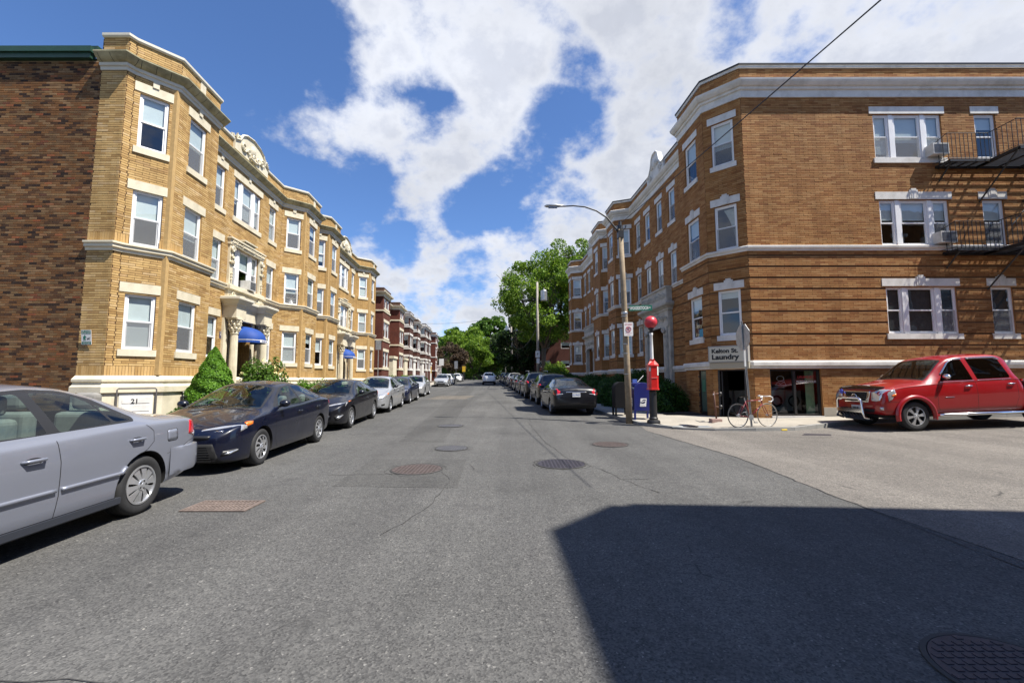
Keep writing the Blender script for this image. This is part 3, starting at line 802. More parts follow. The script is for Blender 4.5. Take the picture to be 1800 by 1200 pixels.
Lf = []; wmb = MB(); ucum = 0; Lcells = []
ZB = 1.60
Lwins = []
for i in range(len(ptsL) - 1):
    ops = []
    for (a, c, k) in Lops.get(i, []):
        for fl, (z0, z1) in ((1, ZL['w1']), (2, ZL['w2']), (3, ZL['w3'])):
            if k == 't' and fl == 1: continue
            ops.append((a, c, z0, z1)); Lwins.append((i, a, c, z0, z1, k, fl))
    if i in (6, 14): ops.append((2.35, 3.75, .35, 3.35, .9))      # entrance recess
    near = 1 <= i <= 9
    f = Facet(ptsL[i], ptsL[i + 1], ZB if i else -.3, 10.3 if i else 10.55, 'y', ops)
    if i == 3: f.ops = [o for o in f.ops]
    if i == 0: f.ops = []
    m_ = {0: 2}.get(i, 1 if near else 0)
    facet_wall(wmb, f, m_, ucum, rev=0 if i else 2); ucum += f.len; Lf.append(f)
    if near:
        holes = []
        if i == 6: holes = [(1.78, 4.36, 1.6, 4.9), (1.78, 4.36, 4.8, 7.3)]
        cs = brick_rows(f, ZB, 10.3, zref=1.60, soldier=((1.6, 1.868), (5.285, 5.553)), holes=holes)
        for c in cs: Lcells.append((f, c, 'ysold' if (c[3] - c[2]) > .1 else 'ybrick'))
# clinker side wall bricks (visible stretch)
f0 = Lf[0]
holes = [(0, f0.len - 5.6, -1, 20)]
for c in brick_rows(f0, .0, 10.52, bl=.213, bh=.067, holes=holes): Lcells.append((f0, c, 'dbrick'))
w0 = wmb.build('wall', ['yfar', 'ymortar', 'dmortar'], LB)
emit_bricks(Lcells, ('ybrick', 'ysold', 'dbrick'), LB, 300)
LF = Lf
# base course, plinth
pb = MB()
sweep(pb, ptsL[1:-1], [(-.02, -.35), (.10, -.35), (.10, 1.12), (.16, 1.14), (.16, 1.30), (.10, 1.34), (.08, 1.40), (.12, 1.44), (.12, 1.50), (.06, 1.56), (.02, 1.60), (-.02, 1.60)], 0)
base = pb.build('plinth', 'cream', LB)
# belt course
bb_ = MB()
for seg in (ptsL[1:6] + [PL(2.65, -.98), PL(4.35, -.98)], [PL(7.05, -.98)] + ptsL[7:15] + [PL(17.5, -.98)], [PL(20.3, -.98)] + ptsL[15:-1]):
    sweep(bb_, seg, [(-.01, 5.02), (.045, 5.02), (.05, 5.09), (.10, 5.12), (.10, 5.20), (.14, 5.22), (.14, 5.27), (-.01, 5.285)], 0)
bb_.build('belt_course', 'cream', LB)
# frieze and gutter cornice
fz = MB(); sweep(fz, ptsL[1:-1], [(-.02, 10.25), (.04, 10.25), (.05, 10.34), (.09, 10.36), (.10, 10.44), (-.02, 10.45)], 0); fz.build('frieze', 'frieze', LB)
cg_ = MB(); sweep(cg_, ptsL[1:-1], [(.0, 10.44), (.10, 10.445), (.16, 10.47), (.22, 10.52), (.28, 10.59), (.305, 10.62), (.305, 10.655), (.285, 10.665), (.25, 10.64), (.0, 10.62)], 0); cg_.build('cornice_gutter', 'soffit', LB)
gg = MB()   # bracket joints in the soffit
for i in range(1, len(ptsL) - 2):
    f = Lf[i]; x = .1
    while x < f.len - .08:
        T = lambda u, o, z, f=f: f.P(u, o, z)
        gg.add([f.P(x, .10, 10.443), f.P(x + .012, .10, 10.443), f.P(x + .012, .165, 10.468), f.P(x, .165, 10.468), f.P(x, .225, 10.518), f.P(x + .012, .225, 10.518), f.P(x, .284, 10.588), f.P(x + .012, .284, 10.588)],
               [(0, 1, 2, 3), (3, 2, 5, 4), (4, 5, 7, 6)]); x += .34
gg.build('gutter_seams', 'dark', LB)['kind'] = 'stuff'
# parapet
pp = MB(); ucum = 0; PCells = []
for i in range(1, len(ptsL) - 2):
    f = Facet(ptsL[i], ptsL[i + 1], 10.60, 11.24, 'y'); facet_wall(pp, f, 0 if i > 9 else 1, ucum); ucum += f.len
    if i <= 9:
        V = []; 
        for c in brick_rows(f, 10.64, 11.24, zref=10.63): PCells.append((f, c, 'ybrick'))
pw = pp.build('parapet', ['yfar', 'ymortar'], LB)
emit_bricks(PCells, ('ybrick',), LB, 0)
cp = MB(); sweep(cp, ptsL[1:-1], [(-.25, 11.24), (.05, 11.24), (.08, 11.28), (.08, 11.35), (.05, 11.37), (-.25, 11.37)], 0); cp.build('coping', 'frieze', LB)
# parapet return at the corner, roof, side gutter
b = MB(); b.box(-11.72, -11.66, 11.72, 13.5, 10.5, 11.24); b.build('parapet_return', 'ymortar', LB)
roofpoly = [(p[0], p[1]) for p in ptsL[1:]] + [(-34, 36.5), (-34, 11.7)]
roof_cap(roofpoly, 10.62, 'roof', 'roof', LB)
b = MB(); b.box(-34, -11.9, 11.56, 11.72, 10.55, 10.72); b.box(-34, -11.85, 11.50, 11.6, 10.70, 10.86); b.box(-34, -11.75, 11.60, 11.75, 10.72, 10.93); b.build('side_gutter', 'green', LB)
b = MB(); b.quad((-34, 36.5, -.3), (-34, 11.7, -.3), (-34, 11.7, 10.9), (-34, 36.5, 10.9)); b.quad(PL(25.2, -14) + (-.3,), (-34, 36.5, -.3), (-34, 36.5, 10.9), PL(25.2, -14) + (10.9,)); b.build('rear_wall', 'rfar', LB)
# inner partitions so rooms read as rooms: floors
b = MB()
for z in (1.9, 4.95, 7.9): b.add([(p[0] - .2 if k < 18 else p[0], p[1] + (.25 if k < 2 else 0), z) for k, p in enumerate(ptsL[1:])] + [(-33.9, 36.4, z), (-33.9, 11.9, z)], [tuple(range(len(ptsL) + 1))])
b.build('floor_slab', 'room', LB)
bl_near = {(3, 1): .98, (3, 2): .5, (3, 3): .5, (4, 1): .5, (4, 2): .62, (4, 3): .55}
for (i, a, c, z0, z1, k, fl) in Lwins:
    f = Lf[i]
    add_window(f, a, c, z0, z1, LB, 'cream', cols=3 if k == 't' else 1, sill=(fl != 2), lintel=not (fl == 2 and k == 't'), keystone=.0 if fl == 3 else None, blind=bl_near.get((i, fl)),
               sillw=.08, detail=True)
# keystone blocks on the top floor lintels, tied to the frieze
for (i, a, c, z0, z1, k, fl) in Lwins:
    if fl == 3:
        f = Lf[i]; m = (a + c) / 2; T = lambda u, o, z, f=f: f.P(u, o, z)
        b = MB(); b.box(m - .075, m + .075, 0, .06, 10.06, 10.26, 0, T); b.build('keystone', 'cream', LB)
M['ystrip'] = plain('buff_corner_brick', (.46, .30, .12), .8, var=.15, vscale=9, bump=.3)
for (s_, ) in ((-.06,), (9.6,), (13.12,), (22.72,)):
    b = MB(); k_ = .125; b.prism([PL(s_ - k_, -.05 - k_ * 1.1), PL(s_ - k_, -.045), PL(s_ + .02, -.045), PL(s_, -.08)], 1.62, 10.25); b.build('corner_strip', 'ystrip', LB)
# small white blocks in the parapet of each bay
for i in (4, 8, 12, 16):
    f = Lf[i]; T = lambda u, o, z, f=f: f.P(u, o, z); b = MB()
    b.box(f.len * .5 - .13, f.len * .5 + .13, 0, .035, 10.9, 11.24, 0, T)
    b.build('parapet_block', 'cream', LB)

def scroll(b, T, cx, cz, r, turns=1.4, dirn=1, w=.045, d=.07, n=22, m=0, start=0.):
    P = []
    for k in range(n + 1):
        t = k / n; a = start + dirn * t * turns * 2 * math.pi; rr = r * (1 - .78 * t); P.append(T(cx + rr * math.cos(a), d, cz + rr * math.sin(a)))
    b.tube(P, [w * (1 - .45 * k / n) for k in range(n + 1)], 6, m)
def acanthus(b, T, cx, cz, r, n=7, d=.08, m=0, seed=1):
    q = random.Random(seed)
    for k in range(n):
        a = math.pi * (k + .5) / n + q.uniform(-.1, .1); l = r * q.uniform(.8, 1.15)
        P = [T(cx, d * .6, cz), T(cx + l * .5 * math.cos(a), d * 1.2, cz + l * .55 * math.sin(a)), T(cx + l * math.cos(a), d * .8, cz + l * math.sin(a)), T(cx + l * 1.05 * math.cos(a + .2), d * 1.5, cz + l * .9 * math.sin(a))]
        b.tube(P, [.03, .045, .03, .018], 5, m)

def portico(f, c, idx):
    """white stone entrance: two pairs of fluted columns, broken entablature, carved panel, framed triple window"""
    T = lambda u, o, z: f.P(c + u, o, z)
    # piers against the wall
    b = MB()
    for s in (-1, 1):
        b.box(s * 1.30 - .14, s * 1.30 + .14, 0, .10, .1, 3.92, 0, T)
        b.box(s * .82 - .10, s * .82 + .10, 0, .07, .1, 3.92, 0, T)
    b.build('pilaster', 'cream', LB)
    for s in (-1, 1):
        for (uu, oo) in ((1.16, .36), ):
            r0 = .145; cb = MB(); n = 20
            prof = [(r0 * 1.35, .12), (r0 * 1.35, .32), (r0 * 1.15, .36), (r0 * 1.02, .40)]
            vs = []; fs = []; hs = [.40, 1.4, 2.4, 3.30]; rs = [r0, r0 * .99, r0 * .94, r0 * .87]; NN = 40
            for h, rr in zip(hs, rs):
                for k in range(NN):
                    a = 2 * math.pi * k / NN; q = rr * (1 if k % 2 else .90); p = T(s * uu + q * math.cos(a), oo + q * math.sin(a), h); vs.append(p)
            for j in range(len(hs) - 1):
                for k in range(NN): fs.append((j * NN + k, j * NN + (k + 1) % NN, (j + 1) * NN + (k + 1) % NN, (j + 1) * NN + k))
            cb.add(vs, fs)
            cb.lathe(prof, 24, (s * uu, oo, 0), T=T)
            cb.lathe([(r0 * .87, 3.28), (r0 * 1.0, 3.30), (r0 * 1.0, 3.34), (r0 * .85, 3.36)], 20, (s * uu, oo, 0), T=T)
            co = cb.build('column', 'cream', LB); 
            # corinthian capital
            kb = MB()
            kb.lathe([(r0 * .85, 3.34), (r0 * .88, 3.6), (r0 * 1.25, 3.84)], 16, (s * uu, oo, 0), T=T)
            for row, (h, rad, sz) in enumerate(((3.38, .9, .15), (3.52, .98, .17), (3.66, 1.08, .15))):
                for k in range(8):
                    a = 2 * math.pi * (k + .5 * (row % 2)) / 8; ca, sa = math.cos(a), math.sin(a); rr = r0 * rad
                    kb.tube([T(s * uu + rr * ca, oo + rr * sa, h), T(s * uu + (rr + .03) * ca, oo + (rr + .03) * sa, h + sz * .6), T(s * uu + (rr + .08) * ca, oo + (rr + .08) * sa, h + sz), T(s * uu + (rr + .10) * ca, oo + (rr + .10) * sa, h + sz * .75)], [.035, .05, .035, .015], 5)
            for k in range(4):
                a = math.pi / 4 + k * math.pi / 2; ca, sa = math.cos(a), math.sin(a)
                kb.lathe([(.0, -.03), (.05, -.03), (.05, .03), (0, .03)], 10, (0, 0, 0), T=lambda x, y, z: T(s * uu + (r0 * 1.35 + x) * ca, oo + (r0 * 1.35 + x) * sa + y * .6, 3.83 + z * 2))
            kb.box(s * uu - .22, s * uu + .22, oo - .22, oo + .22, 3.86, 3.92, 0, T)
            ko = kb.build('capital', 'cream', LB)
    b = MB()
    b.box(-1.44, -.74, .0, .55, 3.92, 4.42, 0, T); b.box(.74, 1.44, .0, .55, 3.92, 4.42, 0, T); b.box(-.74, .74, 0, .20, 3.92, 4.42, 0, T)
    b.build('entablature', 'cream', LB)
    b = MB()
    path = [(-1.44, 0), (-1.44, .55), (-.72, .55), (-.72, .20), (.72, .20), (.72, .55), (1.44, .55), (1.44, 0)]
    path = [tuple(T(u, o, 0)[:2]) for u, o in path]
    # outward must be on the right hand: travel +u with wall behind => reverse check by area
    sweep(b, path, [(-.02, 4.40), (.03, 4.40), (.04, 4.47), (.10, 4.52), (.17, 4.62), (.20, 4.64), (.20, 4.72), (.16, 4.74), (-.3, 4.78)], 0)
    b.build('cornice', 'soffit' if False else 'frieze', LB)
    # carved panel between porch and window
    b = MB(); b.box(-1.36, 1.36, 0, .13, 4.72, 5.12, 0, T); b.box(-1.42, 1.42, 0, .24, 5.10, 5.22, 0, T); b.box(-1.38, 1.38, 0, .19, 5.22, 5.29, 0, T)
    for k in range(3): b.box(-.78, .78, .13, .155, 4.80 + k * .085, 4.83 + k * .085, 0, T)
    for s in (-1, 1):
        scroll(b, T, s * 1.02, 4.92, .13, 1.5, s, .04, .16); acanthus(b, T, s * 1.25, 4.70, .16, 6, .18, seed=3)
        scroll(b, T, s * .5, 4.76, .10, 1.2, -s, .03, .2); acanthus(b, T, s * .75, 4.74, .13, 6, .3, seed=5)
    b.build('carved_panel', 'cream', LB)
    # window surround on the first floor above the door
    b = MB(); b.box(-1.30, -1.06, 0, .10, 5.29, 6.95, 0, T); b.box(1.06, 1.30, 0, .10, 5.29, 6.95, 0, T); b.box(-1.34, 1.34, 0, .13, 6.92, 7.16, 0, T); b.box(-1.38, 1.38, 0, .2, 7.14, 7.20, 0, T)
    b.box(-.42, .42, 0, .17, 7.0, 7.30, 0, T); b.box(-.5, .5, 0, .24, 7.28, 7.34, 0, T)
    for s in (-1, 1):
        scroll(b, T, s * 1.18, 6.72, .12, 1.6, -s, .045, .16); scroll(b, T, s * 1.18, 6.45, .08, 1.4, s, .035, .15); acanthus(b, T, s * 1.18, 6.15, .12, 5, .14, seed=9)
        for k in range(3): b.lathe([(0, .08), (.035, .07), (.035, .0)], 8, (0, 0, 0), T=lambda x, y, z, k=k: T(s * 1.18 + x, .1 + z, 5.5 + .12 * k + y))
    q = random.Random(idx)
    for k in range(26):
        u = -1.25 + k * .1; b.tube([T(u, .14, 6.97 + q.uniform(0, .05)), T(u + .05, .17, 7.03 + q.uniform(0, .06)), T(u + .09, .14, 6.98 + q.uniform(0, .08))], [.015, .028, .012], 5)
    b.build('window_surround', 'cream', LB)
    # door recess
    b = MB(); b.box(-.68, .68, -.89, -.80, .1, 3.3, 0, T); 
    d = b.build('door', 'dark', LB)
    b = MB()
    for s in (-1, 1): b.box(s * .33 - .30, s * .33 + .30, -.80, -.76, .25, 2.6, 0, T)
    b.build('door_leaf', plain('varnished_door', (.05, .022, .012), .4) if 'vd' not in M else M['vd'], LB)
    b = MB(); b.box(-1.0, 1.0, -.88, .75, -.2, .22, 0, T); b.box(-1.0, 1.0, .75, 1.05, -.2, .16, 0, T); b.build('step', 'concrete', LB)
    # blue domed awning, flat front valance with white band
    a = MB(); na, nr = 10, 12; vs = []; fs = []
    W_, D_, z0, z1 = .62, .95, 3.02, 3.72
    for j in range(nr + 1):
        t = j / nr; ph = t * math.pi / 2
        for k in range(na + 1):
            th = math.pi * k / na; hw = W_ * math.cos(th)
            o = .05 + (D_ - .05) * math.sin(ph) * (math.sin(th) ** .55 if 0 < k < na else 0) ; z = z0 + .16 + (z1 - z0 - .16) * math.cos(ph) * 1.0
            vs.append(T(hw * math.sin(ph) if True else hw, o, z))
    for j in range(nr):
        for k in range(na): fs.append((j * (na + 1) + k, j * (na + 1) + k + 1, (j + 1) * (na + 1) + k + 1, (j + 1) * (na + 1) + k))
    a.add(vs, fs)
    rim = vs[nr * (na + 1):]
    lo = [(x, y, z0) for x, y, z in rim]; wv = [(x, y, z0 + .125) for x, y, z in rim]; w2 = [(x, y, z0 + .10) for x, y, z in rim]
    for k in range(na):
        a.quad(rim[k], rim[k + 1], wv[k + 1], wv[k]); a.quad(wv[k], wv[k + 1], w2[k + 1], w2[k], 1); a.quad(w2[k], w2[k + 1], lo[k + 1], lo[k])
    aw = a.build('awning', ['navy', 'white'], LB, smooth=False); autosmooth(aw, 25)
    # number lettering on the white patch of the valance
    fx = (rim[na // 2 - 1], rim[na // 2 + 1])
    b = MB(); pa, pb_ = Vector(lo[na // 2 - 1]), Vector(lo[na // 2 + 1]); dd = (pb_ - pa).normalized(); nn_ = Vector(f.n) * .012
    q0 = Vector(lo[na // 2]) + nn_
    b.quad(tuple(q0 - dd * .36 + Vector((0, 0, .015))), tuple(q0 + dd * .36 + Vector((0, 0, .015))), tuple(q0 + dd * .36 + Vector((0, 0, .13))), tuple(q0 - dd * .36 + Vector((0, 0, .13))))
    o = b.build('awning_panel', 'white', aw)
    textmesh('25 KELTON' if idx == 1 else '29 KELTON', .085, lambda x, y, z: Vector(q0 - f.d * 0 + (f.d * x) + f.n * .006 + Vector((0, 0, y + .04))), off=.002, name='awning_number', mat='navy', parent=aw, align='CENTER')
M['vd'] = plain('varnished_door', (.05, .022, .012), .4)
portico(Lf[6], 3.07, 1)
portico(Lf[14], 3.10, 2)
# carved gable on the parapet above each entrance
for i, c in ((6, 3.07), (14, 3.10)):
    f = Lf[i]; T = lambda u, o, z, f=f, c=c: f.P(c + u, o, z); b = MB()
    out = [(-1.35, 10.9), (-1.35, 11.30), (-1.05, 11.42), (-.85, 11.72), (-.55, 11.86), (0, 11.95), (.55, 11.86), (.85, 11.72), (1.05, 11.42), (1.35, 11.30), (1.35, 10.9)]
    n = len(out); vs = [T(u, .10, z) for u, z in out] + [T(u, -.12, z) for u, z in out]
    b.add(vs, [tuple(range(n)), tuple(range(2 * n - 1, n - 1, -1))] + [(k, n + k, n + (k + 1) % n, (k + 1) % n) for k in range(n)])
    b.tube([T(u, .12, z) for u, z in out[1:-1]], .05, 6)
    for s in (-1, 1):
        scroll(b, T, s * .75, 11.28, .2, 1.5, s, .05, .14); scroll(b, T, s * .38, 11.22, .14, 1.3, -s, .045, .14); acanthus(b, T, s * 1.15, 11.4, .2, 6, .1, seed=4)
        for k in range(5): b.tube([T(s * (1.0 + .11 * k), 0, 11.40 - k * .02), T(s * (1.03 + .11 * k), .02, 11.5 + .03 * (k % 2)), T(s * (1.08 + .11 * k), 0, 11.45)], [.04, .035, .015], 5)
    b.lathe([(0, .12), (.10, .1), (.17, .05), (.19, 0)], 14, T=lambda x, y, z: T(x, .09 + z, 11.45 + y * 1.35))
    scroll(b, T, 0, 11.15, .13, 1.5, 1, .045, .16); b.tube([T(-.3, .14, 11.05), T(0, .18, 10.98), T(.3, .14, 11.05)], .05, 6)
    o = b.build('carved_gable', 'cream', LB)
# basement door with the house number, pipe frame, grille, handrail
f = Lf[3]; T = lambda u, o, z, f=f: f.P(u, o, z)
b = MB(); b.box(.17, .90, .09, .115, .25, 1.10, 0, T)
for k in range(3): b.box(.24, .83, .115, .125, .40 + k * .22, .56 + k * .22, 0, T)
bd = b.build('basement_door', 'wstone', LB)
textmesh('21', .17, lambda x, y, z: Vector(f.P(.42 + x, .13, .84 + y)), off=.004, name='house_number', mat='black', parent=bd)
b = MB(); b.tube([T(.12, .15, .1), T(.12, .15, 1.21), T(.15, .15, 1.25), T(.93, .15, 1.25), T(.96, .15, 1.21), T(.96, .15, .1)], .022, 8); b.build('pipe_frame', plain('grey_pipe', (.10, .09, .085), .5), LB)
f4 = Lf[4]; T = lambda u, o, z: f4.P(u, o, z)
b = MB(); b.box(.75, 1.5, .102, .108, .5, 1.12, 0, T); b.build('basement_window', 'dark', LB)
b = MB()
for k in range(7): b.box(.78 + k * .11, .795 + k * .11, .13, .145, .5, 1.12, 0, T)
b.box(.75, 1.5, .128, .147, 1.09, 1.12, 0, T); b.build('window_grille', 'white', LB)
b = MB(); b.tube([T(.12, .5, .15), T(.12, .5, .98)], .016, 6); b.tube([T(.12, .5, .98), T(.95, .5, .98)], .02, 6); b.tube([T(.95, .5, .15), T(.95, .5, .98)], .016, 6)
tag(b.build('handrail', 'black'), 'black iron handrail beside the basement door numbered 21', 'handrail')
# signs on the corner
def sign_plate(name, T, w_, h_, mats, parts, label, cat, th=.006, rr=.02):
    b = MB(); seg = 4; poly = []
    for (cx, cy, a0) in ((w_ / 2 - rr, h_ / 2 - rr, 0), (-w_ / 2 + rr, h_ / 2 - rr, 90), (-w_ / 2 + rr, -h_ / 2 + rr, 180), (w_ / 2 - rr, -h_ / 2 + rr, 270)):
        for k in range(seg + 1): a = R(a0 + 90 * k / seg); poly.append((cx + rr * math.cos(a), cy + rr * math.sin(a)))
    n = len(poly); b.add([tuple(T(x, 0, y)) for x, y in poly] + [tuple(T(x, th, y)) for x, y in poly], [tuple(range(n - 1, -1, -1)), tuple(range(n, 2 * n))] + [(k, (k + 1) % n, n + (k + 1) % n, n + k) for k in range(n)])
    o = b.build(name, mats); tag(o, label, cat)
    for (nm, x0, x1, z0, z1, m) in parts:
        q = MB(); q.quad(*[tuple(T(x, th + .0015, z)) for x, z in ((x0, z0), (x1, z0), (x1, z1), (x0, z1))]); q.build(nm, m, o)
    return o
fA = Lf[1]
Ts = lambda x, o, z: Vector(fA.P(.27 + x, .05 + o + (z + .17) * .12, 2.62 + z))
M['sgrn2'] = plain('sign_teal', (.012, .16, .10), .5)
s_ = sign_plate('pet_waste_sign', Ts, .27, .40, ['white'], [('sign_band', -.122, .122, .09, .188, 'sgrn2'), ('sign_band', -.122, .122, -.188, -.115, 'sgrn2')], 'green and white pet waste sign fixed to the buff brick corner', 'sign')
ft = lambda ox, oz: (lambda x, y, z: Ts(ox + x, .009, oz + y))
textmesh('PET WASTE', .045, ft(0, .145), off=.001, mat='white', parent=s_, align='CENTER'); textmesh('TRANSMITS DISEASE', .025, ft(0, .108), off=.0006, mat='white', parent=s_, align='CENTER')
textmesh('PLEASE CLEAN UP', .025, ft(0, -.145), off=.0006, mat='white', parent=s_, align='CENTER'); textmesh('AFTER YOUR PETS', .022, ft(0, -.175), off=.0006, mat='white', parent=s_, align='CENTER')
def flatpoly(T, pts, name, m, parent):
    b = MB(); b.add([tuple(T(x, 0.009, z)) for x, z in pts], [tuple(range(len(pts)))]); return b.build(name, m, parent)
flatpoly(Ts, [(-.075, -.09), (-.055, -.09), (-.045, -.03), (-.035, -.09), (-.015, -.09), (-.025, 0), (-.01, 0), (.005, -.02), (.01, -.012), (-.005, .02), (-.025, .035), (-.025, .06), (-.05, .06), (-.05, .035), (-.08, .02), (-.085, -.03), (-.07, -.03)], 'walker_pictogram', 'sgrn2', s_)
flatpoly(Ts, [(.025, -.075), (.035, -.075), (.038, -.045), (.072, -.045), (.076, -.075), (.086, -.075), (.086, -.03), (.105, .0), (.1, .005), (.085, -.015), (.035, -.02), (.02, -.03)], 'dog_pictogram', 'black', s_)
T2 = lambda x, o, z: Vector(Lf[6].P(1.62 + x, .01 + o, 3.23 + z))
s_ = sign_plate('number_plaque', T2, .22, .28, [plain('plaque_purple', (.05, .04, .09), .4)], [], 'small dark plaque on the brick left of the first doorway', 'plaque')
textmesh('25', .11, lambda x, y, z: T2(x, .008, y - .02), off=.002, mat='white', parent=s_, align='CENTER')
textmesh('KELTON ST', .035, lambda x, y, z: T2(x, .008, y + .085), off=.0006, mat='white', parent=s_, align='CENTER')
# ================================================================== RIGHT ORANGE-BRICK BUILDING (laundry on the corner)
RB = empty('apartment_building', (0, 0, 0), 0, 'orange brick corner apartment building with white stone trim and a laundry in its basement', 'building')
E_ = (8.41, 15.20)
ptsR = [PR(28.2, -14), PR(28.2, -1.07), PR(27.2, -.05), PR(25.70, -.05), PR(25.2, -1.07), PR(17.95, -1.07), PR(17.35, -.05), PR(15.22, -.05), PR(14.70, -1.07), PR(13.78, -1.07), PR(13.28, -.05), PR(11.55, -.05), PR(11.05, -1.07),
        PR(2.75, -1.07), PR(2.08, -.05), PR(-.02, -.05), E_, (36.0, 15.20)]
ZR = {1: (3.05, 4.72), 2: (6.22, 7.88), 3: (9.45, 11.12)}
BANDS = [(r_ * .067, (r_ + 1) * .067) for r_ in range(39, 88, 6)]
def flat_ops(L_, s0):  # flat section from s = 11.05 down to 2.75 (u runs towards the camera)
    out = []
    for c in (10.06, 8.52, 6.82, 5.22, 3.6):
        u = L_ - (c - 2.75)
        out.append((u - .37, u + .37, (2, 3)))
    out.append((L_ - (10.06 - 2.75) - .40, L_ - (10.06 - 2.75) + .37, (1,)))
    out.append((L_ - (3.6 - 2.75) - .37, L_ - (3.6 - 2.75) + .37, (1,)))
    return out
Rops = {1: [(.3, 1.05, (1, 2, 3))], 2: [(.38, 1.13, (1, 2, 3))], 3: [(.2, .95, (1, 2, 3))], 6: [(.2, .95, (1, 2, 3))], 5: [(.2, .95, (1, 2, 3))], 7: [(.58, 1.52, (1, 2, 3))] if False else [(.2, .95, (1, 2, 3))],
        4: None, 12: None, 8: [], 9: [(.22, .95, (1, 2, 3))], 10: [(.5, 1.3, (1, 2, 3))], 11: [(.18, .98, (1, 2, 3))], 13: [(.25, .95, (1, 2, 3))], 14: [(.58, 1.55, (1, 2, 3))], 15: [(.29, 1.06, (1, 2, 3))]}
# index by facet: facet i joins ptsR[i], ptsR[i+1]
segn = len(ptsR) - 1
Rf = []; rmb = MB(); ucum = 0; Rcells = []; Rwins = []
lens = [(Vector(ptsR[i + 1]) - Vector(ptsR[i])).length for i in range(segn)]
WOP = {}
for i in range(segn):
    L_ = lens[i]; o = []
    if i == 0: o = []
    elif i in (1, 3, 5, 7, 9, 11, 13):      # angled facets and returns
        if i in (3, 7, 11): o = [(L_ / 2 - .39, L_ / 2 + .39, (1, 2, 3))]
        elif i == 5: o = [(L_ / 2 - .39, L_ / 2 + .39, (1, 2, 3))]
        else: o = [(L_ / 2 - .36, L_ / 2 + .36, (1, 2, 3))]
        if i == 8: o = []
    WOP[i] = o
# explicit facets
ang = {1, 3, 5, 7, 9, 11, 13}
names = {}
# facet list: 0 rear return,1 angled(28.2>27.2),2 face G3F3,3 angled(25.7>25.2),4 flat,5 angled(17.95>17.35),6 face,7 angled(15.22>14.7),8 valley,9 angled,10 face G2F2,11 angled(11.55>11.05),12 flat,13 angled(2.75>2.08),14 face GF,15 FE,16 side wall
for i in (2, 6, 10): L_ = lens[i]; WOP[i] = [(L_ / 2 - .42, L_ / 2 + .42, (1, 2, 3))]
WOP[8] = []
WOP[14] = [(.56, 1.52, (1, 2, 3))]
WOP[15] = [(lens[15] - 1.08 if False else .30, 1.07, (1, 2, 3))]
WOP[12] = flat_ops(lens[12], 0)
L4 = lens[4]; WOP[4] = [(L4 - (c - 17.95) - .37, L4 - (c - 17.95) + .37, (2, 3)) for c in (24.3, 22.7, 21.1, 19.5)] + [(L4 - (c - 17.95) - .37, L4 - (c - 17.95) + .37, (1,)) for c in (24.3, 18.8)]
WOP[16] = []
for i in range(segn):
    near = i >= 9
    f = Facet(ptsR[i], ptsR[i + 1], -.4, 11.85, 'o', [], near)
    ops = []
    for (a, c, fls) in WOP.get(i, []):
        for fl in fls: z0, z1 = ZR[fl]; ops.append((a, c, z0, z1)); Rwins.append((i, a, c, z0, z1, 's', fl))
    if i == 12:
        u = f.len - (7.25 - 2.75); ops.append((u - .95, u + .95, .5, 4.15, 1.2))
    if i == 4:
        u = f.len - (21.9 - 17.95); ops.append((u - .9, u + .9, .7, 4.15, 1.2))
    if i == 16:
        for (a, c, k) in ((13.22 - 8.41, 15.71 - 8.41, 't'), (16.93 - 8.41, 17.70 - 8.41, 's'), (20.2 - 8.41, 22.4 - 8.41, 't')):
            for fl, (z0, z1) in ZR.items(): ops.append((a, c, z0, z1)); Rwins.append((i, a, c, z0, z1, k, fl))
        ops.append((8.97 - 8.41, 10.74 - 8.41, .20, 1.84, .18))
    if i == 15: ops.append((.18, 1.12, .02, 1.84, .9))      # doorway to the laundry
    if i == 14: ops.append((1.10, 1.62, .10, 1.84, .10))
    if i == 10: ops.append((.5, 1.2, 1.0, 1.6, .1))
    f.ops = ops; f.bands = BANDS
    facet_wall(rmb, f, 1 if near else 0, ucum, rev=0); ucum += f.len; Rf.append(f)
    if near:
        holes = [(9.9, 40, -1, 20)] if i == 16 else []
        if i == 12: u = f.len - (7.25 - 2.75); holes = [(u - 1.75, u + 1.75, 0, 6.15)]
        if i == 16: holes = [(10.9, 40, -1, 20)]
        for c in brick_rows(f, 0.0, 11.82, holes=holes): Rcells.append((f, c, 'obrick'))
RF = Rf
rmb.build('wall', ['ofar', 'omortar'], RB)
emit_bricks(Rcells, ('obrick',), RB, 300)
b = MB(); sweep(b, ptsR[1:], [(-.02, 1.84), (.05, 1.84), (.06, 1.93), (.11, 1.95), (.11, 2.06), (.08, 2.12), (-.02, 2.125)]); b.build('water_table', 'wstone', RB)
b = MB()
for seg in (ptsR[1:5], [PR(25.2, -1.07), PR(24.0, -1.07)], [PR(20.0, -1.07)] + ptsR[5:13] + [PR(9.2, -1.07)], [PR(5.3, -1.07)] + ptsR[13:]):
    sweep(b, seg, [(-.02, 6.02), (.05, 6.02), (.06, 6.09), (.10, 6.11), (.11, 6.18), (.06, 6.21), (-.02, 6.215)])
b.build('belt_course', 'wstone', RB)
b = MB(); sweep(b, ptsR[1:], [(-.02, 11.77), (.05, 11.77), (.06, 12.02), (.12, 12.05), (.13, 12.13), (.19, 12.15), (.26, 12.24), (.29, 12.30), (.30, 12.36), (.24, 12.40), (-.02, 12.42)]); b.build('cornice', 'wstone', RB)
pp = MB(); ucum = 0; pc = []
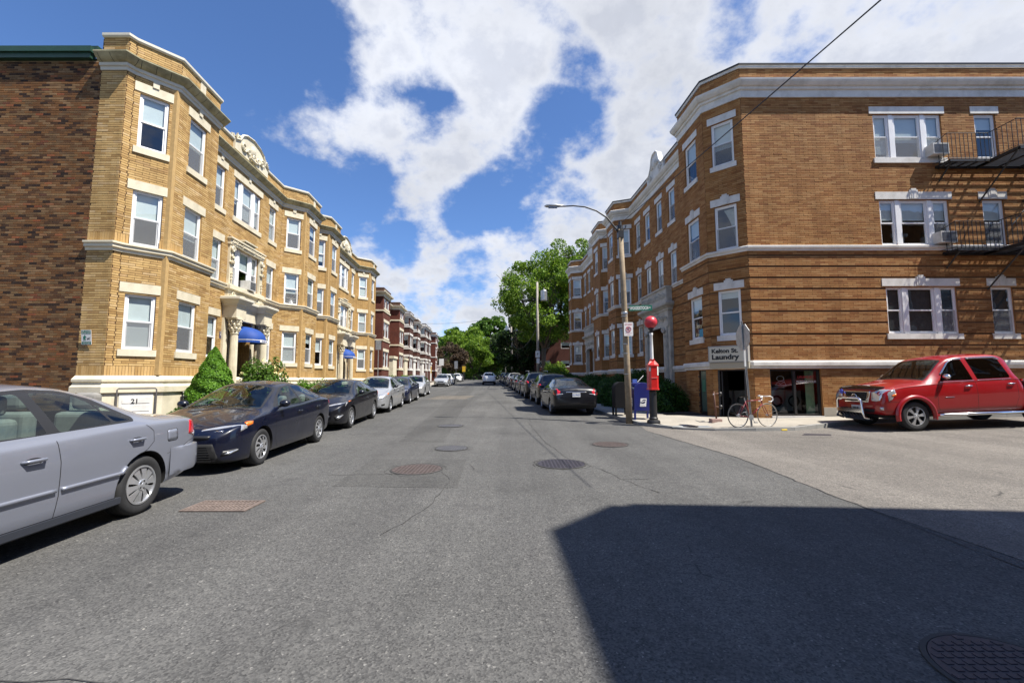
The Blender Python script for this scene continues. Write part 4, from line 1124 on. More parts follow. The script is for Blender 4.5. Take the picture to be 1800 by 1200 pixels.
for i in range(1, segn):
    f = Facet(ptsR[i], ptsR[i + 1], 12.38, 12.93, 'o'); facet_wall(pp, f, 0 if i < 9 else 1, ucum); ucum += f.len
    if i >= 9:
        for c in brick_rows(f, 12.42, 12.93, zref=12.41, holes=[(10.9, 40, -1, 20)] if i == 16 else []): pc.append((f, c, 'obrick'))
pp.build('parapet', ['ofar', 'omortar'], RB); emit_bricks(pc, ('obrick',), RB, 0)
b = MB(); sweep(b, ptsR[1:], [(-.25, 12.92), (.05, 12.92), (.05, 13.0), (.07, 13.01), (-.25, 13.02)]); b.build('coping', 'wstone', RB)
b = MB(); sweep(b, ptsR[1:], [(-.26, 13.015), (.085, 13.015), (.09, 13.075), (-.26, 13.08)]); b.build('coping_flashing', 'blackp', RB)
rp = [(p[0], p[1]) for p in ptsR[1:]] + [(36, 44), ptsR[0]]
roof_cap(rp, 12.5, 'roof', 'roof', RB)
b = MB(); b.quad((36, 15.2, -.4), (36, 44, -.4), (36, 44, 12.9), (36, 15.2, 12.9)); b.quad((36, 44, -.4), ptsR[0] + (-.4,), ptsR[0] + (12.9,), (36, 44, 12.9)); b.build('rear_wall', 'ofar', RB)
b = MB()
for z in (2.3, 5.9, 9.1): b.add([(p[0] + .25, p[1] + (.25 if k > 13 else 0), z) for k, p in enumerate(ptsR[1:])] + [(35.9, 43.9, z), (ptsR[0][0], ptsR[0][1], z)], [tuple(range(len(ptsR) + 1))])
b.build('floor_slab', 'room', RB)
rb_bl = {(15, 1): .16, (15, 2): .0, (15, 3): .62, (14, 3): .45, (14, 2): .4, (14, 1): .3, (16, 1): .0, (16, 2): .42}
M['curt2'] = plain('dark_curtain', (.05, .05, .055), .9, var=.3, vscale=10)
for (i, a, c, z0, z1, k, fl) in Rwins:
    f = Rf[i]; ww = c - a
    ct = None
    bl = rb_bl.get((i, fl))
    if i == 16 and fl == 1: bl, ct = .98, 'curt2'
    add_window(f, a, c, z0, z1, RB, 'wstone', cols=3 if k == 't' else 1, sill=(fl != 2), keystone=.10 if fl < 3 else None, blind=bl, curtain=ct, sillw=.08)
# curtain drawn aside in the corner window
f = Rf[15]; b = MB(); P = []
for k in range(9):
    t = k / 8; u = .98 - .30 * (1 - t) ** 2 - .06
    P.append((u, 7.75 - 1.4 * (1 - t)))
vs = []; 
for k in range(9):
    t = k / 8; vs.append(f.P(.99, -.15 - .01 * (k % 2), 6.35 + 1.4 * t)); vs.append(f.P(.95 - .36 * t ** 2, -.155, 6.35 + 1.4 * t))
b.add(vs, [(2 * k, 2 * k + 1, 2 * k + 3, 2 * k + 2) for k in range(8)]); b.build('curtain', 'curtain', RB)
# entrances on the street side
def entrance(f, u, zb, idx):
    T = lambda x, o, z: f.P(u + x, o, z)
    b = MB()
    for s in (-1, 1):
        b.box(s * 1.62 - .13, s * 1.62 + .13, 0, .16, zb, 4.62, 0, T); b.box(s * 1.28 - .2, s * 1.28 + .2, 0, .24, zb, 4.15, 0, T)
        b.box(s * 1.28 - .14, s * 1.28 + .14, .24, .27, zb + .3, 3.7, 0, T); b.box(s * 1.28 - .22, s * 1.28 + .22, 0, .3, zb, zb + .28, 0, T)
        for k in range(9): b.box(s * 1.28 - .07, s * 1.28 + .07, .27, .29, zb + .5 + k * .32, zb + .66 + k * .32, 0, T)
        scroll(b, T, s * 1.22, 3.98, .14, 1.4, -s, .05, .3); scroll(b, T, s * 1.05, 4.02, .10, 1.4, s, .04, .28)
    b.build('pilaster', 'gstone', RB)
    b = MB(); b.box(-1.7, 1.7, 0, .22, 4.15, 4.98, 0, T)
    q = random.Random(idx)
    for k in range(24):
        x = -1.5 + k * .13; b.tube([T(x, .22, 4.45 + q.uniform(-.1, .2)), T(x + .05, .28, 4.6 + q.uniform(-.1, .15)), T(x + .12, .23, 4.5 + q.uniform(-.1, .2))], [.03, .05, .02], 5)
    b.build('carved_frieze', 'gstone', RB)
    b = MB(); pth = [tuple(T(x, o, 0)[:2]) for x, o in ((-1.76, 0), (-1.76, .22), (1.76, .22), (1.76, 0))]
    sweep(b, pth, [(-.02, 4.96), (.04, 4.97), (.05, 5.05), (.14, 5.14), (.22, 5.2), (.24, 5.28), (.24, 5.34), (.16, 5.38), (-.25, 5.4)]); b.build('entrance_cornice', 'gstone', RB)
    b = MB(); b.box(-1.74, 1.74, 0, .30, 5.38, 6.12, 0, T); b.box(-1.78, 1.78, 0, .36, 6.10, 6.19, 0, T)
    for k in range(30):
        x = -1.6 + k * .108; z = 5.55 + q.uniform(0, .1); b.tube([T(x, .30, z), T(x + .05, .34, z + .2 + q.uniform(0, .1)), T(x + .1, .31, z + .05)], [.02, .04, .02], 5)
    b.build('balcony_panel', 'gstone', RB)
    b = MB(); b.box(-.95, .95, -1.19, -1.1, zb, 4.1, 0, T); b.build('door_recess', 'dark', RB)
    for s in (-1, 1):
        b = MB(); b.box(s * .44 - .42, s * .44 + .42, -1.1, -1.05, zb + .05, 2.9, 0, T); d = b.build('door', 'vd', RB)
        g = MB(); g.box(s * .44 - .25, s * .44 + .25, -1.05, -1.045, zb + 1.0, 2.6, 0, T); g.build('door_glass', 'glass', d)
    b = MB(); b.box(-1.0, 1.0, -1.1, .9, zb - .8, zb, 0, T); b.build('step', 'concrete', RB)
entrance(Rf[12], Rf[12].len - (7.25 - 2.75), .5, 1)
entrance(Rf[4], Rf[4].len - (21.9 - 17.95), .7, 2)
# carved parapet shields
for f, u in ((Rf[12], Rf[12].len - (6.9 - 2.75)), (Rf[4], Rf[4].len - (21.4 - 17.95))):
    T = lambda x, o, z, f=f, u=u: f.P(u + x, o, z); b = MB()
    out = [(-1.15, 12.42), (-1.15, 12.9), (-.8, 13.0), (-.55, 13.3), (-.4, 13.75), (-.2, 13.92), (.2, 13.92), (.4, 13.75), (.55, 13.3), (.8, 13.0), (1.15, 12.9), (1.15, 12.42)]
    n = len(out); vs = [T(a, .12, z) for a, z in out] + [T(a, -.14, z) for a, z in out]
    b.add(vs, [tuple(range(n)), tuple(range(2 * n - 1, n - 1, -1))] + [(k, n + k, n + (k + 1) % n, (k + 1) % n) for k in range(n)])
    for s in (-1, 1): scroll(b, T, s * .7, 12.75, .2, 1.5, s, .05, .15); acanthus(b, T, s * .25, 13.1, .25, 7, .15, seed=2)
    b.tube([T(a, .13, z) for a, z in out[1:-1]], .05, 6); b.lathe([(0, .12), (.14, .1), (.22, .04), (.24, 0)], 14, T=lambda x, y, z: T(x, .1 + z, 13.3 + y * 1.4)); b.build('carved_shield', 'wstone', RB)
# shopfront: two dark panes with mullion, concrete sill, laundry interior
f = Rf[16]; T = lambda x, o, z: f.P(x - 8.41, o, z)
b = MB(); fr(b, 8.98, 10.73, .21, 1.83, .06, -.14, -.06)
b.v = [T(x, y, z) for x, y, z in b.v]; b.box(9.80, 9.88, -.14, -.05, .26, 1.78, 0, T); b.box(9.02, 10.7, -.16, -.05, 1.76, 1.80, 0, T)
sf = b.build('shop_window', 'blackp', RB)
for (a, c) in ((9.04, 9.80), (9.88, 10.67)):
    g = MB(); g.quad(T(a, -.10, .27), T(c, -.10, .27), T(c, -.10, 1.77), T(a, -.10, 1.77)); g.build('pane', 'glass', sf)
b = MB(); b.box(8.95, 10.76, -.02, .05, .12, .205, 0, T); b.build('window_ledge', 'wstone', sf)
b = MB(); b.box(10.36, 10.66, -.30, -.28, .25, 1.78, 0, T); b.build('green_curtain', plain('pale_green_curtain', (.20, .27, .15), .9, var=.2, vscale=9), sf)
M['neon'] = plain('red_lettering', (.35, .03, .03), .5)
textmesh('LAUNDRY', .13, lambda x, y, z: Vector(T(9.97 + x, -.092, 1.50 + y)), off=.002, name='window_lettering', mat='neon', parent=sf)
textmesh('WASH & FOLD', .105, lambda x, y, z: Vector(T(9.93 + x, -.092, 1.35 + y)), off=.001, name='window_lettering', mat='wstone', parent=sf)
M['neonw'] = plain('pale_sign_tube', (.5, .5, .5), .4)
b = MB(); C0 = (9.42, 1.42)
b.tube([T(C0[0] + .13 * math.cos(a), -.16, C0[1] + .07 + .09 * math.sin(a)) for a in [k * math.pi / 6 for k in range(13)]], .006, 5)
b.tube([T(9.25, -.16, 1.30), T(9.33, -.16, 1.36), T(9.42, -.16, 1.30), T(9.55, -.16, 1.38), T(9.6, -.16, 1.29)], .006, 5); b.tube([T(9.22, -.16, 1.26), T(9.62, -.16, 1.26)], .006, 5); b.build('window_sign_tube', 'neonw', sf)
# interior of the laundry: washing machines row seen dimly, ceiling strips
b = MB(); b.add([(8.6, 15.5, .05), (15, 15.5, .05), (15, 20, .05), (7.6, 20, .05), (7.6, 16.4, .05)], [(0, 1, 2, 3, 4)]); b.build('shop_floor', 'room', RB)
for k in range(5):
    b = MB(); x = 8.7 + k * .72; b.box(x, x + .66, 18.6, 19.3, .06, 1.0); o = b.build('washing_machine', 'wstone', None); tag(o, ['white washing machine behind the shop window, beside the doorway', 'white washing machine behind the left pane of the shop window', 'white washing machine behind the middle bar of the shop window', 'white washing machine behind the right pane of the shop window', 'white washing machine at the far end of the laundry, past the shop window'][k], 'washing machine', 'washing machines in the laundry')
    b = MB(); b.lathe([(.24, -.02), (.24, 0), (.18, .0), (.16, .03)], 20, (x + .33, 18.58, .55), 'y'); b.build('porthole', 'blackp', o)
# concrete plinth right of the shopfront, door frame on the angled side
b = MB(); b.box(10.76, 36, 0, .03, -.2, .5, 0, T); b.build('plinth', 'concrete', RB)
f = Rf[15]; T = lambda x, o, z: f.P(x, o, z)
b = MB(); b.box(.18, .24, -.12, .01, .02, 1.84, 0, T); b.box(1.06, 1.12, -.12, .01, .02, 1.84, 0, T); b.box(.24, 1.06, -.12, .01, 1.78, 1.84, 0, T); b.build('door_frame', 'blackp', RB)
b = MB(); b.box(.27, .31, -.75, -.08, .05, 1.76, 0, T); b.build('open_door', 'blackp', RB)
f = Rf[14]; T = lambda x, o, z: f.P(x, o, z)
b = MB(); b.box(1.10, 1.62, -.09, -.03, .1, 1.84, 0, T); b.box(1.02, 1.10, -.09, .01, .0, 1.84, 0, T); b.build('door_frame', 'blackp', RB)
b = MB(); b.box(1.20, 1.56, -.03, -.02, .25, 1.78, 0, T); b.build('glazed_door', plain('door_glass_green', (.09, .13, .10), .15), RB)
b = MB(); b.box(1.26, 1.50, -.02, -.012, 1.0, 1.45, 0, T); b.build('door_notice', plain('notice_green', (.04, .15, .09), .5), RB)
# laundry sign box across the angled wall
f = Rf[15]; T = lambda x, o, z: f.P(x, o, z)
b = MB(); b.box(-.02, 1.30, .10, .34, 2.07, 2.66, 0, T); sg = b.build('laundry_sign', plain('sign_box_frame', (.30, .29, .27), .5)); tag(sg, 'cream sign box reading Kelton St. Laundry over the corner doorway', 'sign')
b = MB(); b.box(.02, 1.26, .34, .345, 2.11, 2.62, 0, T); b.build('sign_face', plain('sign_face_cream', (.50, .485, .40), .4, var=.05), sg)
textmesh('Kelton St.', .205, lambda x, y, z: Vector(T(.10 + x, .352, 2.41 + y)), off=.009, name='lettering', mat='black', parent=sg, sx=1.08)
textmesh('Laundry', .24, lambda x, y, z: Vector(T(.10 + x, .352, 2.18 + y)), off=.011, name='lettering', mat='black', parent=sg, sx=1.16)
b = MB(); b.box(0, 1.3, .06, .30, 1.86, 2.06, 0, T); b.build('sign_canopy', plain('canopy_beige', (.34, .31, .24), .6), sg)
# blue poster in the bay window
f = Rf[14]
b = MB(); T = lambda x, o, z: f.P(x, o, z); b.box(1.18, 1.5, -.03, -.02, 3.12, 3.42, 0, T); o = b.build('poster', plain('poster_cyan', (.03, .26, .40), .5)); tag(o, 'bright blue poster in the ground floor bay window', 'poster')
# pipes / lamps on the wall
for k, (i, u, z) in enumerate(((12, lens[12] - .55, 4.3), (12, lens[12] - .6, 2.75), (12, lens[12] - .5, 8.9))):
    f = Rf[i]; T = lambda x, o, z_, f=f, u=u: f.P(u + x, o, z_); b = MB(); b.box(-.05, .05, 0, .10, z, z + (.34 if k == 0 else .14), 0, T)
    b.tube([T(0, .1, z + .1), T(0, .16, z + .08)], .03, 8)
    tag(b.build('wall_fitting', 'wstone'), ['tall white fitting on the brick beside the balcony panel', 'small white fitting low on the brick between door and bay', 'white fitting high on the brick under the cornice'][k], 'wall fitting')
# air conditioners in the side wall and one in the left building
def ac(f, u, z, lab, w_=.56):
    T = lambda x, o, z_: f.P(u + x, o, z + z_)
    b = MB(); b.box(0, w_, -.1, .30, 0, .40, 0, T); o = b.build('air_conditioner', plain('ac_casing', (.55, .55, .53), .5) if 'acc' not in M else M['acc']); tag(o, lab, 'air conditioner', 'window air conditioners')
    g = MB(); g.box(.04, w_ - .04, .30, .305, .04, .36, 0, T); gr_ = g.build('rear_grille', 'screen', o)
    for k in range(7):
        q = MB(); q.box(.04, w_ - .04, .306, .312, .06 + k * .045, .068 + k * .045, 0, T); q.build('fin', 'alum', gr_)
M['acc'] = plain('ac_casing', (.55, .55, .53), .5, var=.1, dirt=(.4, .38, .33))
ac(Rf[16], 15.06 - 8.41, 9.47, 'window air conditioner behind the top fire escape railing')
ac(Rf[16], 15.06 - 8.41, 6.24, 'window air conditioner behind the lower fire escape railing')
ac(Lf[6], 2.98, 5.30, 'window air conditioner in the framed window above the first blue awning', .5)
# box fan in a left window
f = Lf[7]; b = MB(); T = lambda x, o, z: f.P(x, o, z); b.box(.36, .86, -.088, -.06, 5.36, 5.86, 0, T); o = b.build('box_fan', 'screen'); tag(o, 'square box fan standing in the angled bay window', 'fan')
g = MB(); 
for r_ in (.06, .12, .18, .23):
    g.tube([T(.61 + r_ * math.cos(a), -.055, 5.61 + r_ * math.sin(a)) for a in [k * math.pi / 8 for k in range(17)]], .006, 4)
for k in range(4): a = k * math.pi / 4; g.tube([T(.61 - .24 * math.cos(a), -.053, 5.61 - .24 * math.sin(a)), T(.61 + .24 * math.cos(a), -.053, 5.61 + .24 * math.sin(a))], .008, 4)
g.build('fan_guard', 'alum', o)
# ---------------- fire escape
def fire_escape():
    f = Rf[16]; fe = empty('fire_escape', f.P(6.5, 0, 0), 0, 'black iron fire escape with two railed platforms on the side wall', 'fire escape')
    off = Vector(fe.location)
    def bb(b, nm, m='black'):
        b.v = [(x - off.x, y - off.y, z - off.z) for x, y, z in b.v]; return b.build(nm, m, fe)
    T = lambda x, o, z: f.P(x - 8.41, o, z)
    for lv, zp in enumerate((9.12, 5.93)):
        x0, xm, x1, D, D2 = 15.35, 16.80, 21.5, .52, 1.38
        b = MB()      # platform of flat bars
        for k in range(8): o_ = .06 + k * (D - .06) / 7; b.box(x0, x1, o_ - .016, o_ + .016, zp - .012, zp + .012, 0, T)
        for k in range(1, 12): o_ = D + k * (D2 - D) / 11; b.box(xm, x1, o_ - .016, o_ + .016, zp - .012, zp + .012, 0, T)
        for k in range(5): x = x0 + k * (xm - x0) / 4; b.box(x - .02, x + .02, .0, D, zp - .05, zp - .012, 0, T)
        for k in range(7): x = xm + k * (x1 - xm) / 6; b.box(x - .02, x + .02, .0, D2, zp - .05, zp - .012, 0, T)
        b.box(x0, xm, D, D + .04, zp - .07, zp + .02, 0, T); b.box(xm - .04, xm, D, D2, zp - .07, zp + .02, 0, T); b.box(xm, x1, D2, D2 + .05, zp - .08, zp + .02, 0, T); b.box(x0, x1, .0, .05, zp - .07, zp + .02, 0, T)
        bb(b, 'platform')
        zr = zp + .98
        b = MB(); pth = [T(x0 - .12, .05, zr - .22), T(x0, D, zr), T(xm, D, zr), T(xm, D2, zr), T(x1, D2, zr)]
        b.tube(pth, .015, 6); b.tube([(p[0], p[1], zp + .07) for p in pth], .010, 6); bb(b, 'handrail')
        posts = [(x0, k * D / 3) for k in range(1, 3)] + [(x0 + (xm - x0) * k / 10, D) for k in range(11)] + [(xm, D + (D2 - D) * k / 6) for k in range(1, 7)] + [(xm + (x1 - xm) * k / 30, D2) for k in range(1, 31)]
        for x, o_ in posts:
            q = MB(); q.box(x - .007, x + .007, o_ - .007, o_ + .007, zp, zr, 0, T); bb(q, 'baluster')
        for x, dd in ((x0 + .1, D), (xm + .03, D2), (xm + 1.6, D2), (xm + 3.3, D2)):      # brackets
            q = MB(); q.tube([T(x, 0, zp - .08), T(x, dd, zp - .05)], .026, 6); dz = .55 if dd < 1 else 1.32
            q.tube([T(x, 0, zp - dz), T(x, dd * .95, zp - .07)], .026, 6); bb(q, 'bracket')
        # steep stair down to the next level
        if lv == 0:
            for oo in (.35, .85):
                q = MB(); q.tube([T(20.2, oo, 9.1), T(17.6, oo, 5.95)], .035, 6); q.tube([T(20.2, oo, 9.95), T(17.5, oo, 6.8)], .016, 6); bb(q, 'stringer')
            for k in range(11):
                t = (k + .5) / 11; q = MB(); q.box(20.2 - 2.6 * t - .1, 20.2 - 2.6 * t + .1, .36, .84, 9.1 - 3.15 * t - .012, 9.1 - 3.15 * t + .012, 0, T); bb(q, 'stair_tread')
        else:
            q = MB(); q.tube([T(19.4, .6, 5.9), T(17.3, .6, 3.3)], .035, 6); q.tube([T(19.4, .95, 5.9), T(17.3, .95, 3.3)], .035, 6); bb(q, 'drop_ladder')
    return fe
fire_escape()
# ================================================================== building across the side street, behind the camera: it throws the shade on the road
SB = empty('apartment_building', (0, 0, 0), 0, 'brick corner building behind the camera that shades the road', 'building')
off = Vector((.55, -.24)) * 13.0
sh = [(.44, 2.26), (.36, 4.41), (1.13, 5.26), (3.25, 5.13), (5.03, 4.97), (6.5, 4.8)]
sp = [(x + off.x, y + off.y) for x, y in sh]
poly = [(sp[0][0] + 1.6, -24), (sp[0][0], sp[0][1])] + sp[1:] + [(34, sp[-1][1] - .6), (34, -24)]
fs_ = MB(); ucum = 0; SF = []
ring = poly
for i in range(len(ring)):
    p, q = ring[i], ring[(i + 1) % len(ring)]
    f = Facet(q, p, -.3, 13.0, 'o'); ops = []
    n = int(f.len // 2.6)
    for k in range(n):
        u = f.len * (k + .5) / n
        for z0, z1 in ZR.values(): ops.append((u - .45, u + .45, z0, z1))
    f.ops = ops; facet_wall(fs_, f, 0, ucum); ucum += f.len; SF.append(f)
fs_.build('wall', ['ofar'], SB)
for f in SF:
    if (f.p0 + f.p1).y > -26:
        for o in f.ops: add_window(f, o[0], o[1], o[2], o[3], SB, 'wstone')
roof_cap(list(reversed(poly)), 13.0, 'roof', 'roof', SB)
b = MB(); sweep(b, list(reversed(poly)), [(-.02, 12.0), (.1, 12.0), (.22, 12.35), (-.02, 12.4)], closed=True); b.build('cornice', 'wstone', SB)
# ================================================================== VEHICLES
M['carglass'] = glassmat('car_glass', tint=(.62, .74, .72), refl=1.0)
M['darkglass'] = glassmat('tinted_car_glass', tint=(.10, .12, .13), refl=1.0)
M['seat'] = plain('grey_seat_fabric', (.22, .21, .19), .9, var=.15, vscale=20)
M['trim'] = plain('dark_cabin_trim', (.035, .035, .037), .8)
M['lens'] = plain('clear_lamp_lens', (.55, .56, .58), .08, .55, coat=1)
M['amber'] = plain('amber_lens', (.75, .16, .01), .12, coat=1)
M['redlens'] = plain('red_lens', (.50, .010, .015), .12, coat=1)
M['plate'] = plain('licence_plate_white', (.62, .62, .60), .5)
M['olv'] = plain('dark_mirror_shell', (.006, .008, .016), .3)
M['seam'] = plain('panel_gap', (.008, .008, .009), .8)
M['under'] = plain('underbody', (.012, .012, .012), .9)
def pchip(pts):
    x = np.array([p[0] for p in pts], float); y = np.array([p[1] for p in pts], float)
    h = np.diff(x); d = np.diff(y) / h; m = np.zeros(len(x)); m[0] = d[0]; m[-1] = d[-1]
    for i in range(1, len(x) - 1):
        if d[i - 1] * d[i] > 0: w1, w2 = 2 * h[i] + h[i - 1], h[i] + 2 * h[i - 1]; m[i] = (w1 + w2) / (w1 / d[i - 1] + w2 / d[i])
    def f(t):
        t = min(max(t, x[0]), x[-1]); i = min(len(h) - 1, max(0, int(np.searchsorted(x, t) - 1))); s = (t - x[i]) / h[i]
        return float((2 * s ** 3 - 3 * s * s + 1) * y[i] + (s ** 3 - 2 * s * s + s) * h[i] * m[i] + (-2 * s ** 3 + 3 * s * s) * y[i + 1] + (s ** 3 - s * s) * h[i] * m[i + 1])
    return f
def poly_round(P, r=.04, seg=3):
    out = []; n = len(P)
    for i in range(n):
        p = Vector(P[i][:2]); a = Vector(P[i - 1][:2]); c = Vector(P[(i + 1) % n][:2]); rr = P[i][2] if len(P[i]) > 2 else r
        d1 = a - p; d2 = c - p; k = min(rr, d1.length * .45, d2.length * .45); s = p + d1.normalized() * k; e = p + d2.normalized() * k
        for j in range(seg + 1):
            t = j / seg; q = s * (1 - t) ** 2 + p * 2 * t * (1 - t) + e * t * t; out.append((q.x, q.y))
    return out
def inpoly(x, y, P):
    c = False; j = len(P) - 1
    for i in range(len(P)):
        if (P[i][1] > y) != (P[j][1] > y) and x < (P[j][0] - P[i][0]) * (y - P[i][1]) / (P[j][1] - P[i][1]) + P[i][0]: c = not c
        j = i
    return c
def cut_poly(bm, P, ax, flt):
    """split faces along polygon P given in the plane of axes ax; return faces inside"""
    n = len(P); other = 3 - ax[0] - ax[1]
    minx, maxx = min(p[0] for p in P), max(p[0] for p in P); miny, maxy = min(p[1] for p in P), max(p[1] for p in P)
    for i in range(n):
        a, c = P[i], P[(i + 1) % n]; dx, dy = c[0] - a[0], c[1] - a[1]
        if abs(dx) + abs(dy) < 1e-5: continue
        lx, hx = min(a[0], c[0]) - .004, max(a[0], c[0]) + .004; ly, hy = min(a[1], c[1]) - .004, max(a[1], c[1]) + .004
        fs = []
        for f in bm.faces:
            if not flt(f): continue
            xs = [v.co[ax[0]] for v in f.verts]; ys = [v.co[ax[1]] for v in f.verts]
            if max(xs) < lx or min(xs) > hx or max(ys) < ly or min(ys) > hy: continue
            fs.append(f)
        if not fs: continue
        g = set(fs); 
        for f in fs: g.update(f.edges); g.update(f.verts)
        no = [0, 0, 0]; no[ax[0]] = -dy; no[ax[1]] = dx; co = [0, 0, 0]; co[ax[0]] = a[0]; co[ax[1]] = a[1]
        bmesh.ops.bisect_plane(bm, geom=list(g), dist=1e-5, plane_co=co, plane_no=no)
    res = []
    for f in bm.faces:
        if not flt(f): continue
        c = f.calc_center_median()
        if inpoly(c[ax[0]], c[ax[1]], P): res.append(f)
    return res
def separate(bm, faces, name, mat, parent):
    me = bpy.data.meshes.new(name); vm = {}; vs = []; fs = []
    for f in faces:
        q = []
        for v in f.verts:
            if v.index < 0 or v not in vm: vm[v] = len(vs); vs.append(tuple(v.co))
            q.append(vm[v])
        fs.append(q)
    me.from_pydata(vs, [], fs); me.materials.append(M[mat] if isinstance(mat, str) else mat); me.polygons.foreach_set('use_smooth', [True] * len(fs)); me.update()
    o = bpy.data.objects.new(name, me); col.objects.link(o); o.parent = parent
    return o
def decal(bvh, pts, name, mat, parent, off=.004, sub=.05, thick=.02, mirror=False):
    pts = [Vector(p) for p in pts]; n = len(pts); c = sum(pts, Vector()) / n
    nr = Vector()
    for i in range(n): nr += (pts[i] - c).cross(pts[(i + 1) % n] - c)
    nr.normalize(); u = (pts[1] - pts[0]).normalized(); w_ = nr.cross(u).normalized()
    bm = bmesh.new(); vs = [bm.verts.new((((p - c).dot(u)), ((p - c).dot(w_)), 0)) for p in pts]; bm.faces.new(vs)
    xs = [v.co.x for v in vs]; ys = [v.co.y for v in vs]
    for ax, lo, hi in ((0, min(xs), max(xs)), (1, min(ys), max(ys))):
        k = int((hi - lo) / sub)
        for j in range(1, k + 1):
            co = [0, 0, 0]; co[ax] = lo + (hi - lo) * j / (k + 1); no = [0, 0, 0]; no[ax] = 1
            bmesh.ops.bisect_plane(bm, geom=bm.verts[:] + bm.edges[:] + bm.faces[:], dist=1e-5, plane_co=co, plane_no=no)
    # plane coords back to 3D (using true heights interpolated from the outline plane)
    for v in bm.verts: v.co = c + u * v.co.x + w_ * v.co.y
    for v in bm.verts:
        h = bvh.find_nearest(v.co)
        if h[0] is not None: v.co = h[0] + h[1] * off
    bm.normal_update()
    s = sum((f.normal for f in bm.faces), Vector()); h = bvh.find_nearest(c)
    if h[0] is not None and s.dot(h[1]) < 0: bmesh.ops.reverse_faces(bm, faces=bm.faces[:])
    be = [e for e in bm.edges if e.is_boundary]
    r_ = bmesh.ops.extrude_edge_only(bm, edges=be); nv = [g for g in r_['geom'] if isinstance(g, bmesh.types.BMVert)]
    for v in nv:
        h = bvh.find_nearest(v.co)
        if h[0] is not None: v.co = h[0] - h[1] * thick
    me = bpy.data.meshes.new(name); bm.to_mesh(me); bm.free(); me.materials.append(M[mat] if isinstance(mat, str) else mat)
    me.polygons.foreach_set('use_smooth', [True] * len(me.polygons)); me.update()
    o = bpy.data.objects.new(name, me); col.objects.link(o); o.parent = parent
    return o
def strip_on(bvh, P, w_, name, mat, parent, off=.0012, step=.05, tube=None, cone=False):
    """narrow strip (or tube) laid on the body along a 3-D polyline"""
    P = [Vector(p) for p in P]; Q = []
    for i in range(len(P) - 1):
        k = max(1, int((P[i + 1] - P[i]).length / step))
        for j in range(k): Q.append(P[i].lerp(P[i + 1], j / k))
    Q.append(P[-1]); R_ = []
    for q in Q:
        h = bvh.find_nearest(q)
        R_.append((h[0] + h[1] * off, h[1]) if h[0] is not None else (q, Vector((1, 0, 0))))
    b = MB()
    if tube: b.tube([r_[0] for r_ in R_], tube, 6)
    else:
        vs = []
        for i, (p, n_) in enumerate(R_):
            t = (R_[min(i + 1, len(R_) - 1)][0] - R_[max(0, i - 1)][0]).normalized(); s = n_.cross(t).normalized() * w_ / 2; vs += [tuple(p - s), tuple(p + s)]
        b.add(vs, [(2 * i, 2 * i + 1, 2 * i + 3, 2 * i + 2) for i in range(len(R_) - 1)])
    return b.build(name, mat, parent, smooth=bool(tube))

